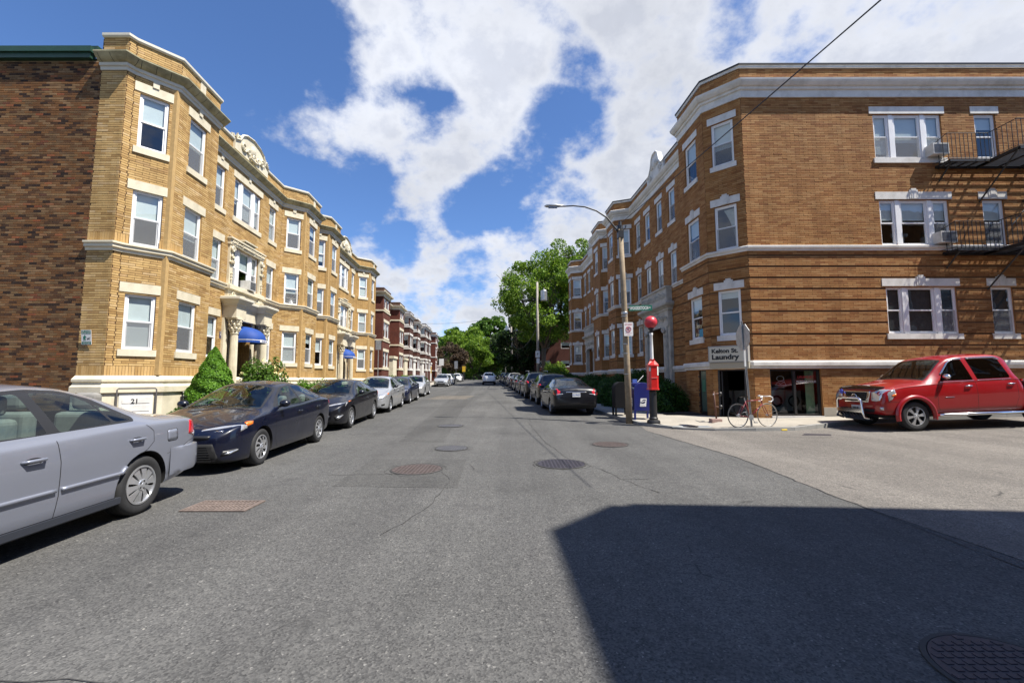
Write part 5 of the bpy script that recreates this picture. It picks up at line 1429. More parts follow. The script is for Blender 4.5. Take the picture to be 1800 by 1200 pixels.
def wheel(parent, x, y, r, tw, style, side, seed=0):
    """tyre as the part, rim and hub as sub-parts; x = outer face"""
    key = ('wheel', round(r, 3), tw, style)
    if key in WOBJ:
        w0 = WOBJ[key]; o = w0.copy(); col.objects.link(o); o.parent = parent
        for ch in w0.children:
            c = ch.copy(); col.objects.link(c); c.parent = o
    else:
        b = MB(); ri = r * .66
        prof = [(ri, -.005), (ri + .01, .0), (ri + (r - ri) * .45, .012), (r - .028, .006), (r - .008, -.012), (r - .001, -.03), (r, -tw * .5), (r - .001, -tw + .03), (r - .008, -tw + .012), (r - .028, -tw - .006), (ri, -tw + .0), (ri, -.02)]
        b.lathe(prof, 40, axis='x'); 
        for gx in (-tw * .3, -tw * .5, -tw * .7): b.lathe([(r + .0006, gx - .004), (r + .0006, gx + .004)], 40, axis='x', m=1)
        o = b.build('wheel', ['tyre', 'seam'], parent, smooth=True); autosmooth(o, 40)
        rb = MB(); rb.lathe([(ri - .001, -.012), (ri - .002, .002), (ri - .016, .004), (ri - .02, -.012), (ri - .022, -.10), (0, -.10)], 40, axis='x', m=1)
        rb.lathe([(ri - .001, -.012), (ri - .001, .003), (ri - .018, .006), (ri - .022, -.01)], 40, axis='x', m=0)
        ns = {'hub': 10, 'five': 5, 'ten': 10, 'twist': 9, 'six': 6}[style]
        for k in range(ns):
            a = 2 * math.pi * k / ns + .15; da = {'hub': .235, 'five': .30, 'ten': .12, 'twist': .14, 'six': .22}[style]; tw_ = {'twist': .42}.get(style, 0.)
            def pt(rr, aa, h): return (h, rr * math.cos(aa), rr * math.sin(aa))
            R0, R1 = ri * .18, ri - .012; m_ = (R0 + R1) / 2
            pin = da * 1.9; mid = da * (.9 if style != 'five' else .62)
            L0 = [(R0, a - pin, .012), (m_, a - mid + tw_ * .5, .006), (R1, a - da * 1.05 + tw_, -.008)]
            L1 = [(R0, a + pin, .012), (m_, a + mid + tw_ * .5, .006), (R1, a + da * 1.05 + tw_, -.008)]
            for i in range(2):
                A, B2 = L0[i], L0[i + 1]; C, D = L1[i], L1[i + 1]
                rb.quad(pt(A[0], A[1], A[2]), pt(B2[0], B2[1], B2[2]), pt(D[0], D[1], D[2]), pt(C[0], C[1], C[2]))
                rb.quad(pt(A[0], A[1], A[2]), pt(A[0], A[1], A[2] - .03), pt(B2[0], B2[1], B2[2] - .03), pt(B2[0], B2[1], B2[2]))
                rb.quad(pt(C[0], C[1], C[2] - .03), pt(C[0], C[1], C[2]), pt(D[0], D[1], D[2]), pt(D[0], D[1], D[2] - .03))
        rb.lathe([(ri * .30, -.01), (ri * .30, .012), (ri * .26, .018), (ri * .12, .018), (ri * .10, .022), (0, .022)], 24, axis='x')
        for k in range(5):
            a = 2 * math.pi * k / 5; rb.lathe([(.012, .0), (.012, .0185), (0, .0195)], 8, (0, ri * .2 * math.cos(a), ri * .2 * math.sin(a)), axis='x', m=1)
        ro = rb.build('rim', ['rim', 'blackp'], o); 
        WOBJ[key] = o
    o.location = (x, y, r); o.rotation_euler = (0, 0, 0)
    if side < 0: o.rotation_euler = (0, 0, math.pi)
    return o

def body_mesh(S):
    L_ = S['L']; ft = pchip(S['top']); fb = pchip(S['belt']); fz = pchip(S['bot']); fw = pchip(S['w']); fc = pchip(S['wc']); fd = pchip(S['dz'])
    st = sorted(set([round(x, 4) for x in list(np.linspace(0, .12, 5)) + list(np.linspace(.12, L_ - .12, S.get('ny', 74))) + list(np.linspace(L_ - .12, L_, 5))]))
    rings = []
    for a in st:
        y = L_ / 2 - a; w_ = fw(a); zb = fz(a); zt = ft(a); zs = min(fb(a), zt - .015); wc = min(fc(a), w_ * .93); zc = zt - fd(a); zc = max(zc, zs + .005)
        h = zs - zb; P = [(0, zb), (w_ * .55, zb), (w_ * .86, zb + .005), (w_ * .945, zb + .03), (w_ * .97, zb + .07)]
        ch = S.get('crease', .72)
        for t, k in ((.22, .982), (.34, .988), (.46, .993), (.58, .998), (ch - .03, 1.0), (ch + .02, .998), (.86, .990), (.94, .980)):
            P.append((w_ * k, zb + h * t))
        Sx, Sz = w_ * S.get('sh', .955), zs; P.append((w_ * .968, zs - .012 if h > .1 else zs)); P.append((Sx, Sz))
        s = Vector((Sx, Sz)); c = Vector((wc, zc)); t_ = Vector((0, zt)); l1 = (s - c).length; l2 = (t_ - c).length
        r1 = min(S.get('rr', .13), l1 * .6); r2 = min(S.get('rr', .13) * 1.6, l2 * .6); c1 = c + (s - c) * (r1 / max(l1, 1e-6)); c2 = c + (t_ - c) * (r2 / max(l2, 1e-6))
        for k in range(1, 8):
            q = s.lerp(c1, k / 8); bul = S.get('bulge', .012) * math.sin(math.pi * k / 8) * min(1, l1 / .3); P.append((q.x + bul, q.y))
        for k in range(0, 6):
            t = k / 5; q = c1 * (1 - t) ** 2 + c * 2 * t * (1 - t) + c2 * t * t; P.append((q.x, q.y))
        for k in range(1, 7):
            t = k / 6; q = c2.lerp(t_, t); P.append((q.x, c2.y + (zt - c2.y) * math.sin(t * math.pi / 2)))
        rings.append([(x, y, z) for x, z in P])
    n = len(rings[0]); b = MB(); m = 2 * n - 2
    for r_ in rings:
        b.v += r_ + [(-x, y, z) for x, y, z in reversed(r_[1:-1])]
    for i in range(len(rings) - 1):
        for k in range(m): b.f.append([i * m + k, i * m + (k + 1) % m, (i + 1) * m + (k + 1) % m, (i + 1) * m + k]); b.m.append(0); b.uv.append([(0, 0)] * 4)
    b.f.append(list(range(m))[::-1]); b.m.append(0); b.uv.append([(0, 0)] * m); q = (len(rings) - 1) * m
    b.f.append([q + k for k in range(m)]); b.m.append(0); b.uv.append([(0, 0)] * m)
    return b
def make_car(S, name, paintm, label, cat='car', group=None, near=True):
    root = empty(name, (0, 0, 0), 0, label, cat, group); L_ = S['L']; W = S['W']; Y = lambda a: L_ / 2 - a
    b = body_mesh(S); o = b.build('body', [paintm, 'blackp', 'under'], root)
    bm = bmesh.new(); bm.from_mesh(o.data); bmesh.ops.recalc_face_normals(bm, faces=bm.faces[:]); bm.to_mesh(o.data); bm.free()
    # wheel arches
    fy, ry = Y(S['fo']), Y(S['fo'] + S['wb']); r = S['r']; cb = MB()
    for yy in (fy, ry):
        for s in (-1, 1):
            R_ = r + S.get('gap', .05); n = 36; x0, x1 = s * (W / 2 - .30), s * (W / 2 + .2)
            ring = [(yy + R_ * math.cos(2 * math.pi * k / n), r + .0 + R_ * math.sin(2 * math.pi * k / n)) for k in range(n)]
            vs = [(x0, y, z) for y, z in ring] + [(x1, y, z) for y, z in ring]
            fs = [tuple(range(n)), tuple(range(2 * n - 1, n - 1, -1))] + [(k, n + k, n + (k + 1) % n, (k + 1) % n) for k in range(n)]
            cb.add(vs, fs, 2)
    co = cb.build('cutter', [paintm, 'blackp', 'under'])
    bm = bmesh.new(); bm.from_mesh(co.data); bmesh.ops.recalc_face_normals(bm, faces=bm.faces[:]); bm.to_mesh(co.data); bm.free()
    md = o.modifiers.new('arches', 'BOOLEAN'); md.operation = 'DIFFERENCE'; md.solver = 'EXACT'; md.object = co
    bpy.context.view_layer.update(); dg = bpy.context.evaluated_depsgraph_get(); me = bpy.data.meshes.new_from_object(o.evaluated_get(dg)); o.modifiers.clear(); old = o.data; o.data = me; bpy.data.meshes.remove(old)
    cm = co.data; bpy.data.objects.remove(co); bpy.data.meshes.remove(cm)
    bm = bmesh.new(); bm.from_mesh(o.data)
    for f in bm.faces: f.smooth = True
    bm.normal_update(); bvh = BVHTree.FromBMesh(bm)
    zlow = min(p[1] for p in S['belt'] if p[0] > .5) - .3
    sf = lambda s: (lambda f: f.normal.x * s > .22 and f.calc_center_median().z > zlow and f.calc_center_median().x * s > .2)
    tf = lambda f: f.normal.z > .12 and f.calc_center_median().z > zlow
    glass = []
    for s in (1, -1):
        if 'dlo' in S:
            P = [(Y(a), z) for a, z in poly_round(S['dlo'], .05)]
            for f in cut_poly(bm, P, (1, 2), sf(s)): f.material_index = 1
        for g in S['side_glass']:
            P = [(Y(a), z) for a, z in poly_round(g, .035)]; fs = cut_poly(bm, P, (1, 2), sf(s)); glass.append(('side_window', fs, S.get('gm', 'carglass')))
    for nm, key in (('windshield', 'ws'), ('rear_window', 'rw')):
        if key in S:
            P = [(x, Y(a)) for x, a in poly_round(S[key], .05)]
            if len(S.get(key + 'b', [])):
                Q = [(x, Y(a)) for x, a in poly_round(S[key + 'b'], .06)]
                for f in cut_poly(bm, Q, (0, 1), tf): f.material_index = 1
            fs = cut_poly(bm, P, (0, 1), tf); glass.append((nm, fs, 'carglass' if key == 'ws' else S.get('gm', 'carglass')))
    dead = []
    for nm, fs, m in glass:
        fs = [f for f in fs if f.is_valid]
        if fs: separate(bm, fs, nm, m, root); dead += fs
    bmesh.ops.delete(bm, geom=list(set(dead)), context='FACES')
    for f in bm.faces:
        if f.material_index == 0 and f.normal.z < -.6 and f.calc_center_median().z < .4: f.material_index = 2
    for e in bm.edges:
        if len(e.link_faces) == 2 and e.calc_face_angle(0) > R(42): e.smooth = False
    bm.to_mesh(o.data); bm.free()
    for m in o.material_slots: pass
    # wheels
    tw = S.get('tw', .20)
    for yy in (fy, ry):
        for s in (1, -1): wheel(root, s * (W / 2 - S.get('inset', .035)), yy, r, tw, S.get('rim', 'ten'), s)
    # cabin
    ca, cz = S.get('cab', (L_ * .47, .55)); zf = .38 + S.get('lift', 0)
    if near:
        for (dx, a) in ((.37, ca), (-.37, ca), (.37, ca + .95), (-.37, ca + .95)):
            q = MB(); y0 = Y(a)
            q.box(dx - .25, dx + .25, y0 - .12, y0 + .38, zf, zf + .22); q.box(dx - .24, dx + .24, y0 - .26, y0 - .10, zf + .15, zf + .76); q.box(dx - .13, dx + .13, y0 - .27, y0 - .16, zf + .78, zf + .96)
            so_ = q.build('seat', 'seat', root); bevel(so_, .05, 3)
        q = MB(); y0 = Y(S['dash']); hw = W / 2 - .14; q.box(-hw, hw, y0 - .35, y0 + .12, zf + .2, S['dashz']); d_ = q.build('dashboard', 'trim', root); bevel(d_, .06, 3)
        q = MB(); q.tube([(.37 + .18 * math.cos(t), y0 - .42 + .07 * math.sin(t), S['dashz'] - .04 + .16 * math.sin(t)) for t in [k * math.pi / 8 for k in range(17)]], .016, 6); q.build('steering_wheel', 'trim', root)
        q = MB(); q.box(-hw, hw, Y(S['L'] * .83), Y(S['L'] * .25), zf - .06, zf); q.build('cabin_floor', 'trim', root)
    # lamps, plates, trim
    for d in S.get('decals', []):
        nm, m, pts = d[:3]; kw = d[3] if len(d) > 3 else {}
        both = kw.pop('both', True) if isinstance(kw, dict) else True
        kw2 = dict(kw); 
        for s in ((1, -1) if both else (1,)):
            decal(bvh, [(x * s, Y(a), z) for x, a, z in pts], nm, m, root, **kw2)
        d[3:] if False else None
        if isinstance(kw, dict): kw['both'] = both
    for (nm, m, w_, pts) in S.get('seams', []):
        for s in (1, -1): strip_on(bvh, [(x * s, Y(a), z) for x, a, z in pts], w_, nm, m, root)
    for (nm, m, tb, pts) in S.get('mould', []):
        for s in (1, -1): strip_on(bvh, [(x * s, Y(a), z) for x, a, z in pts], 0, nm, m, root, off=tb * .3, tube=tb)
    for (a, z) in S.get('handles', []):
        for s in (1, -1):
            h = bvh.find_nearest(Vector((s * W / 2, Y(a), z))); p = h[0]; q = MB()
            q.tube([(p.x + s * .0, p.y + .10, p.z), (p.x + s * .035, p.y + .07, p.z + .005), (p.x + s * .035, p.y - .07, p.z + .005), (p.x, p.y - .10, p.z)], [.010, .014, .014, .010], 8)
            q.build('door_handle', S.get('hm', paintm), root, smooth=True)
            if near: 
                q = MB(); q.lathe([(0, 0), (.05, .0005), (.055, .003)], 16, axis='x'); q.v = [(p.x + s * (.002 + abs(x) * .3), p.y + y * 1.5, p.z - .004 + z * .55) for x, y, z in q.v]; q.build('handle_recess', 'seam', root)
    if 'mirror' in S:
        a, z = S['mirror']
        for s in (1, -1):
            h = bvh.find_nearest(Vector((s * W / 2, Y(a), z - .03))); p = h[0]; bm2 = bmesh.new(); bmesh.ops.create_uvsphere(bm2, u_segments=14, v_segments=10, radius=1)
            for v in bm2.verts:
                x, y, z_ = v.co; y = y * .09 if y > 0 else y * .045; v.co = (s * (W / 2 + .045) + x * .10, p.y + y, z + .03 + z_ * .07)
            me = bpy.data.meshes.new('mirror'); bm2.to_mesh(me); bm2.free(); me.materials.append(M[S['mm']] if 'mm' in S else M_(paintm)); me.polygons.foreach_set('use_smooth', [True] * len(me.polygons))
            mo = bpy.data.objects.new('mirror', me); col.objects.link(mo); mo.parent = root
            q = MB(); q.tube([(p.x - s * .01, p.y, z - .03), (s * (W / 2 + .02), p.y, z)], .025, 6); q.build('mirror_arm', 'blackp', mo)
    root['_bvh'] = 0
    del root['_bvh']
    return root, bvh
def M_(m): return M[m] if isinstance(m, str) else m
def plate(root, y, z, s, txt, w_=.31, h_=.155, tilt=0., mat='plate', x=0):
    b = MB(); b.box(x - w_ / 2, x + w_ / 2, y - .006, y + .006, z - h_ / 2, z + h_ / 2); o = b.build('licence_plate', mat, root)
    if txt: textmesh(txt, .085, lambda X, Y_, Z: Vector((x - s * X, y + s * .0075, z - .03 + Y_)) if True else None, off=.002, name='plate_lettering', mat='navy', parent=o, align='CENTER')
    return o

# ---- silver-lilac sedan, rear half in view
S_acc = dict(L=4.72, W=1.785, wb=2.715, fo=.98, r=.318, rim='hub', crease=.74,
    top=[(0, .58), (.04, .66), (.15, .71), (.5, .80), (1.0, .91), (1.28, .96), (1.65, 1.15), (2.1, 1.36), (2.4, 1.43), (2.75, 1.447), (3.05, 1.425), (3.35, 1.35), (3.7, 1.20), (3.93, 1.10), (4.12, 1.065), (4.4, 1.052), (4.6, 1.035), (4.70, 1.00), (4.76, .90), (4.80, .70)],
    belt=[(0, .56), (.3, .72), (1.0, .84), (1.6, .905), (2.6, .945), (3.6, .985), (4.2, .985), (4.6, .96), (4.72, .88), (4.8, .66)],
    bot=[(0, .34), (.12, .24), (.5, .19), (1.4, .185), (3.3, .19), (4.2, .24), (4.6, .31), (4.8, .42)],
    w=[(0, .52), (.06, .66), (.2, .78), (.5, .855), (1.0, .885), (2.4, .8925), (3.7, .888), (4.2, .868), (4.5, .83), (4.68, .765), (4.76, .68), (4.8, .58)],
    wc=[(0, .40), (.5, .58), (1.2, .70), (1.7, .62), (2.2, .565), (3.1, .55), (3.6, .60), (4.0, .69), (4.6, .66), (4.8, .5)],
    dz=[(0, .02), (.6, .045), (1.3, .03), (2.2, .035), (3.4, .035), (4.1, .02), (4.6, .022), (4.8, .02)],
    dlo=[(1.52, .965), (1.95, 1.24), (2.22, 1.36), (2.7, 1.39), (3.0, 1.37), (3.28, 1.275), (3.60, 1.07), (3.58, 1.025)],
    side_glass=[[(1.62, .995), (2.02, 1.22), (2.24, 1.325), (2.56, 1.352), (2.62, 1.0)], [(2.73, 1.0), (2.66, 1.356), (2.86, 1.355), (3.02, 1.335), (3.20, 1.25), (3.30, 1.035)], [(3.335, 1.04), (3.24, 1.23), (3.36, 1.165), (3.55, 1.045)]],
    ws=[(-.64, 1.36), (.64, 1.36), (.52, 2.10), (-.52, 2.10)], rw=[(-.50, 3.25), (.50, 3.25), (.58, 3.85), (-.58, 3.85)],
    wsb=[(-.69, 1.33), (.69, 1.33), (.55, 2.14), (-.55, 2.14)], cab=(2.35, .5), dash=1.5, dashz=.93,
    decals=[['tail_light', 'redlens', [(.82, 4.50, .965), (.84, 4.46, .79), (.80, 4.66, .74), (.66, 4.78, .74), (.62, 4.76, .90), (.74, 4.68, .955)], {}],
            ['reverse_lens', 'lens', [(.82, 4.55, .79), (.79, 4.66, .735), (.66, 4.79, .735), (.66, 4.79, .80), (.78, 4.67, .80)], dict(off=.007)],
            ['headlight', 'lens', [(.45, .03, .60), (.48, .06, .69), (.76, .36, .72), (.80, .36, .62), (.70, .12, .58)], {}],
            ['fuel_door', 'seam', [(.9, 4.05, .89), (.9, 4.20, .89), (.9, 4.225, .87), (.9, 4.225, .76), (.9, 4.2, .74), (.9, 4.05, .74), (.9, 4.03, .76), (.9, 4.03, .87)], dict(off=.0008, thick=.002, both=True)]],
    seams=[('door_seam', 'seam', .007, [(.9, 2.66, .97), (.9, 2.69, .75), (.9, 2.70, .45), (.9, 2.68, .25)]), ('door_seam', 'seam', .007, [(.9, 3.70, .99), (.9, 3.80, .90), (.9, 3.80, .78), (.9, 3.66, .66), (.9, 3.50, .52), (.9, 3.42, .40), (.9, 3.38, .26)]),
           ('door_seam', 'seam', .007, [(.9, 1.50, .88), (.9, 1.44, .6), (.9, 1.5, .27)]), ('sill_seam', 'seam', .006, [(.9, 1.45, .265), (.9, 3.36, .265)]), ('bumper_seam', 'seam', .006, [(.9, 4.05, .60), (.86, 4.3, .64), (.83, 4.5, .70), (.78, 4.66, .72)]),
           ('shoulder_highlight', 'paint_light', .004, [(.9, 4.06, .60), (.86, 4.3, .625), (.83, 4.5, .685)])],  # highlight along the bumper seam, painted as a pale strip
    mould=[('side_moulding', 'P', .02, [(.9, 1.52, .50), (.9, 2.66, .505)]), ('side_moulding', 'P', .02, [(.9, 2.72, .505), (.9, 3.48, .51)])],
    handles=[(2.45, .80), (3.55, .83)], mirror=(1.62, 1.0))
P_lil = paint('lilac_silver_paint', (.225, .24, .29), .35, .34)
M['P'] = P_lil; M['paint_light'] = plain('painted_highlight', (.6, .6, .65), .3)
M['fuelp'] = P_lil
def fuel_fix(S, p):
    pass
acc_root, bv = make_car(S_acc, 'parked_sedan', P_lil, 'silver lilac sedan at the left kerb, cut off by the edge of the picture')
# fuel door panel over its gap line
Yf = lambda S, a: S['L'] / 2 - a
for s in (1, -1): decal(bv, [(s * .9, Yf(S_acc, a), z) for a, z in ((4.055, .882), (4.195, .882), (4.218, .862), (4.218, .768), (4.195, .748), (4.055, .748), (4.038, .768), (4.038, .862))], 'fuel_flap', P_lil, acc_root, off=.0022, thick=.001)
bb_ = MB(); bb_.box(-.88, .88, 0, 1.55, .0, .05); 
# rear bumper bulge
def bumper(S, bv, root, a0, z0, z1, out, mat, name='bumper', x1=.86):
    """a shelf that stands proud of the tail / nose, wrapped to the sides"""
    fw = pchip(S['w']); b = MB(); n = 30; vs = []; A = []
    L_ = S['L']; rear = a0 > L_ / 2
    aa = np.linspace(a0, L_ - .0, 12) if rear else np.linspace(a0, 0, 12)
    path = [(fw(a), a) for a in aa]; path = path + [(x, path[-1][1]) for x in np.linspace(path[-1][0], 0, 5)[1:]]
    path = path + [(-x, a) for x, a in reversed(path[:-1])]
    P = [Vector((x, Yf(S, a))) for x, a in path]
    if not rear: pass
    prof = [(-.02, z0), (out * .6, z0 + .01), (out, z0 + .06), (out, z1 - .05), (out * .85, z1 - .015), (-.03, z1)]
    rings = []
    c0 = Vector((0, Yf(S, L_ / 2)))
    for i, p in enumerate(P):
        t = (P[min(i + 1, len(P) - 1)] - P[max(0, i - 1)]).normalized(); nn_ = Vector((t.y, -t.x))
        if nn_.dot(p - Vector((0, Yf(S, a0)))) < 0: nn_ = -nn_
        fade = min(1, i / 8, (len(P) - 1 - i) / 8); fade = fade * fade * (3 - 2 * fade); rings.append([(p.x + nn_.x * o * max(.02, fade), p.y + nn_.y * o * max(.02, fade), z) for o, z in prof])
    q = len(prof); vs = [v for r_ in rings for v in r_]
    b.add(vs, [(i * q + k, (i + 1) * q + k, (i + 1) * q + k + 1, i * q + k + 1) for i in range(len(P) - 1) for k in range(q - 1)])
    o = b.build(name, mat, root, smooth=True); bm = bmesh.new(); bm.from_mesh(o.data); bmesh.ops.recalc_face_normals(bm, faces=bm.faces[:]); bm.to_mesh(o.data); bm.free(); autosmooth(o, 50); return o
bumper(S_acc, bv, acc_root, 4.10, .33, .66, .05, P_lil)
b = MB()
M['dsill'] = plain('dark_sill', (.03, .034, .045), .5)
for s in (-1, 1): b = MB(); b.add([(s * .80, Yf(S_acc, 3.40), .165), (s * .80, Yf(S_acc, 1.36), .165), (s * .874, Yf(S_acc, 1.36), .20), (s * .874, Yf(S_acc, 3.40), .20), (s * .879, Yf(S_acc, 1.36), .262), (s * .879, Yf(S_acc, 3.40), .262), (s * .80, Yf(S_acc, 1.36), .262), (s * .80, Yf(S_acc, 3.40), .262)], [(0, 1, 2, 3), (3, 2, 4, 5), (5, 4, 6, 7), (0, 3, 5, 7), (1, 6, 4, 2)]); b.build('sill', 'dsill', acc_root)
plate(acc_root, Yf(S_acc, 4.84), .80, -1, None)
b = MB(); b.box(-.60, -.5, 0, .004, 0, .05); 

def place_car(root, S, xo, y_rear_wheel=None, y_front_wheel=None, heading=-1, ang=None, x_is='right'):
    """xo: x of the outer (street side) wheel face at the given axle; heading -1 = facing the camera"""
    a = math.atan2(.068, 1) if ang is None else ang
    rz = (math.pi + a) if heading < 0 else a
    ref = S['fo'] if y_front_wheel is not None else S['fo'] + S['wb']
    yw = y_front_wheel if y_front_wheel is not None else y_rear_wheel
    # local point of the street-side wheel
    side = -1 if heading < 0 else -1       # local x of the street side wheel
    lx = side * (S['W'] / 2 - S.get('inset', .035)); ly = S['L'] / 2 - ref
    c, s = math.cos(rz), math.sin(rz)
    x = xo - (lx * c - ly * s); y = yw - (lx * s + ly * c)
    root.location = (x, y, gz(x, y)); 
    g0 = gz(x - .066, y + 1) - gz(x, y)
    pitch = math.atan(g0) * (1 if heading > 0 else -1)
    root.rotation_euler = (pitch, 0, rz)
place_car(acc_root, S_acc, -4.11, y_rear_wheel=4.95)

# ---- navy compact sedan (front three-quarter view)
S_cor = dict(L=4.65, W=1.776, wb=2.70, fo=.93, r=.318, rim='twist', crease=.70,
    top=[(0, .60), (.03, .69), (.12, .745), (.35, .835), (.75, .925), (1.12, .985), (1.5, 1.155), (1.95, 1.345), (2.2, 1.42), (2.6, 1.457), (3.0, 1.44), (3.4, 1.365), (3.8, 1.235), (4.08, 1.135), (4.3, 1.095), (4.5, 1.06), (4.6, .97), (4.65, .75)],
    belt=[(0, .57), (.2, .70), (.5, .795), (1.0, .875), (1.5, .915), (2.6, .955), (3.6, 1.005), (4.2, 1.0), (4.5, .94), (4.65, .70)],
    bot=[(0, .27), (.12, .19), (.5, .165), (1.4, .17), (3.3, .175), (4.2, .24), (4.5, .32), (4.65, .46)],
    w=[(0, .50), (.04, .62), (.14, .74), (.32, .825), (.6, .868), (1.0, .882), (2.4, .888), (3.7, .885), (4.2, .86), (4.45, .80), (4.6, .70), (4.65, .58)],
    wc=[(0, .42), (.3, .58), (.7, .66), (1.15, .70), (1.6, .62), (2.1, .555), (3.2, .54), (3.7, .58), (4.1, .64), (4.5, .62), (4.65, .48)],
    dz=[(0, .02), (.5, .045), (1.1, .03), (1.6, .035), (3.4, .035), (4.1, .025), (4.65, .02)],
    dlo=[(1.42, .965), (1.80, 1.165), (2.12, 1.325), (2.6, 1.385), (3.05, 1.36), (3.45, 1.25), (3.86, 1.085), (3.80, 1.04)],
    side_glass=[[(1.62, .985), (1.86, 1.16), (2.15, 1.30), (2.48, 1.35), (2.58, 1.0)], [(2.66, 1.005), (2.58, 1.355), (2.85, 1.35), (3.08, 1.32), (3.38, 1.22), (3.46, 1.04)], [(3.50, 1.045), (3.44, 1.195), (3.78, 1.075)]],
    ws=[(-.66, 1.20), (-.3, 1.13), (.3, 1.13), (.66, 1.20), (.52, 1.98), (.25, 2.02), (-.25, 2.02), (-.52, 1.98)], rw=[(-.50, 3.35), (.50, 3.35), (.58, 3.98), (-.58, 3.98)],
    wsb=[(-.70, 1.17), (-.3, 1.08), (.3, 1.08), (.70, 1.17), (.56, 2.03), (.25, 2.07), (-.25, 2.07), (-.56, 2.03)], cab=(2.2, .5), dash=1.35, dashz=.96,
    decals=[['headlight', 'lens', [(.36, .035, .61), (.40, .05, .67), (.60, .155, .735), (.78, .39, .79), (.85, .62, .80), (.845, .60, .735), (.80, .36, .665), (.68, .15, .60), (.55, .08, .585)], dict(off=.006)],
            ['indicator', 'amber', [(.80, .44, .79), (.85, .62, .80), (.845, .60, .745), (.82, .46, .715)], dict(off=.009)],
            ['lamp_reflector', 'chrome', [(.52, .10, .64), (.56, .11, .675), (.64, .17, .68), (.62, .14, .635)], dict(off=.010, thick=.005)],
            ['lower_grille', 'seam', [(-.56, .0, .50), (.56, .0, .50), (.66, .0, .25), (.45, .0, .19), (-.45, .0, .19), (-.66, .0, .25)], dict(off=.006, both=False, sub=.06)],
            ['upper_grille', 'blackp', [(-.52, .03, .62), (.52, .03, .62), (.50, .0, .575), (-.50, .0, .575)], dict(off=.008, both=False)],
            ['fog_surround', 'blackp', [(.66, .10, .38), (.78, .26, .40), (.80, .3, .36), (.72, .14, .315), (.64, .08, .30)], dict(off=.006)],
            ['daylight_lamp', 'lens', [(.67, .11, .335), (.70, .14, .36), (.80, .29, .385), (.80, .29, .365), (.72, .15, .325)], dict(off=.010, thick=.006)],
            ['tail_light', 'redlens', [(.82, 4.30, .93), (.80, 4.46, .96), (.62, 4.63, .93), (.50, 4.66, .84), (.74, 4.56, .80), (.84, 4.34, .84)], {}]],
    seams=[('door_seam', 'seam', .006, [(.9, 2.62, .97), (.9, 2.63, .6), (.9, 2.60, .24)]), ('door_seam', 'seam', .006, [(.9, 1.46, .91), (.9, 1.38, .7), (.9, 1.40, .4), (.9, 1.5, .24)]), ('door_seam', 'seam', .006, [(.9, 3.70, 1.0), (.9, 3.72, .85), (.9, 3.55, .66), (.9, 3.36, .5), (.9, 3.30, .24)]),
           ('bonnet_seam', 'seam', .006, [(.46, .05, .70), (.62, .18, .77), (.74, .5, .86), (.76, 1.05, .96)]), ('bumper_seam', 'seam', .005, [(.84, .60, .76), (.86, .60, .62)])],
    handles=[(2.42, .83), (3.42, .86)], mirror=(1.60, 1.0), mm='olv')
P_navy = paint('dark_navy_paint', (.002, .0035, .014), .0, .3, .7)
cor, bv = make_car(S_cor, 'parked_sedan', P_navy, 'dark navy sedan facing the camera right behind the silver lilac sedan')
place_car(cor, S_cor, -4.40, y_front_wheel=7.78)
b = MB()
for k in range(7): z = .24 + k * .036; b.tube([(-.56 + .012 * k, Yf(S_cor, -.004), z), (0, Yf(S_cor, -.012), z), (.56 - .012 * k, Yf(S_cor, -.004), z)], .006, 5)
b.build('grille_bars', 'blackp', cor)['kind'] = 'stuff'
b = MB(); b.lathe([(.045, -.004), (.05, .0), (.045, .006)], 20, (0, Yf(S_cor, -.012), .59), 'y'); b.v = [(x * 1.45, y, (z - .59) * 1.0 + .59) for x, y, z in b.v]; b.tube([(-.05, Yf(S_cor, -.016), .605), (0, Yf(S_cor, -.018), .600), (.05, Yf(S_cor, -.016), .605)], .006, 5); b.tube([(0, Yf(S_cor, -.016), .60), (0, Yf(S_cor, -.016), .545)], .005, 5); b.build('badge', 'chrome', cor)
def wipers(S, root, a=1.16, z=1.0):
    for x0, x1 in ((.55, -.02), (-.05, -.6)):
        b = MB(); b.tube([(x0, Yf(S, a - .02), z + .0), ((x0 + x1) / 2, Yf(S, a + .03), z + .035), (x1, Yf(S, a + .03), z + .03)], .008, 5); b.build('wiper', 'seam', root)
wipers(S_cor, cor)
import copy
def variant(S, **kw):
    T = copy.deepcopy(S); T.update(kw); return T
def scale_spec(S, zk=1., wk=1., lk=1.):
    T = copy.deepcopy(S)
    for k in ('L', 'wb', 'fo', 'dash'): T[k] *= lk
    for k in ('top', 'belt', 'bot', 'dz'): T[k] = [(a * lk, z * (zk if k != 'dz' else 1)) for a, z in T[k]]
    for k in ('w', 'wc'): T[k] = [(a * lk, x * wk) for a, x in T[k]]
    T['W'] *= wk; T['dashz'] *= zk
    T['dlo'] = [(p[0] * lk, p[1] * zk) for p in T['dlo']]; T['side_glass'] = [[(p[0] * lk, p[1] * zk) for p in g] for g in T['side_glass']]
    for k in ('ws', 'wsb', 'rw', 'rwb'):
        if k in T: T[k] = [(x * wk, a * lk) for x, a in T[k]]
    T['decals'] = [[d[0], d[1], [(x * wk, a * lk, z * zk) for x, a, z in d[2]], dict(d[3])] for d in T['decals']]
    T['seams'] = [(n, m, w_, [(x * wk, a * lk, z * zk) for x, a, z in p]) for n, m, w_, p in T['seams']]
    T['mould'] = [(n, m, w_, [(x * wk, a * lk, z * zk) for x, a, z in p]) for n, m, w_, p in T.get('mould', [])]
    T['handles'] = [(a * lk, z * zk) for a, z in T['handles']]; T['mirror'] = (T['mirror'][0] * lk, T['mirror'][1] * zk); T['cab'] = (T['cab'][0] * lk, .5)
    return T
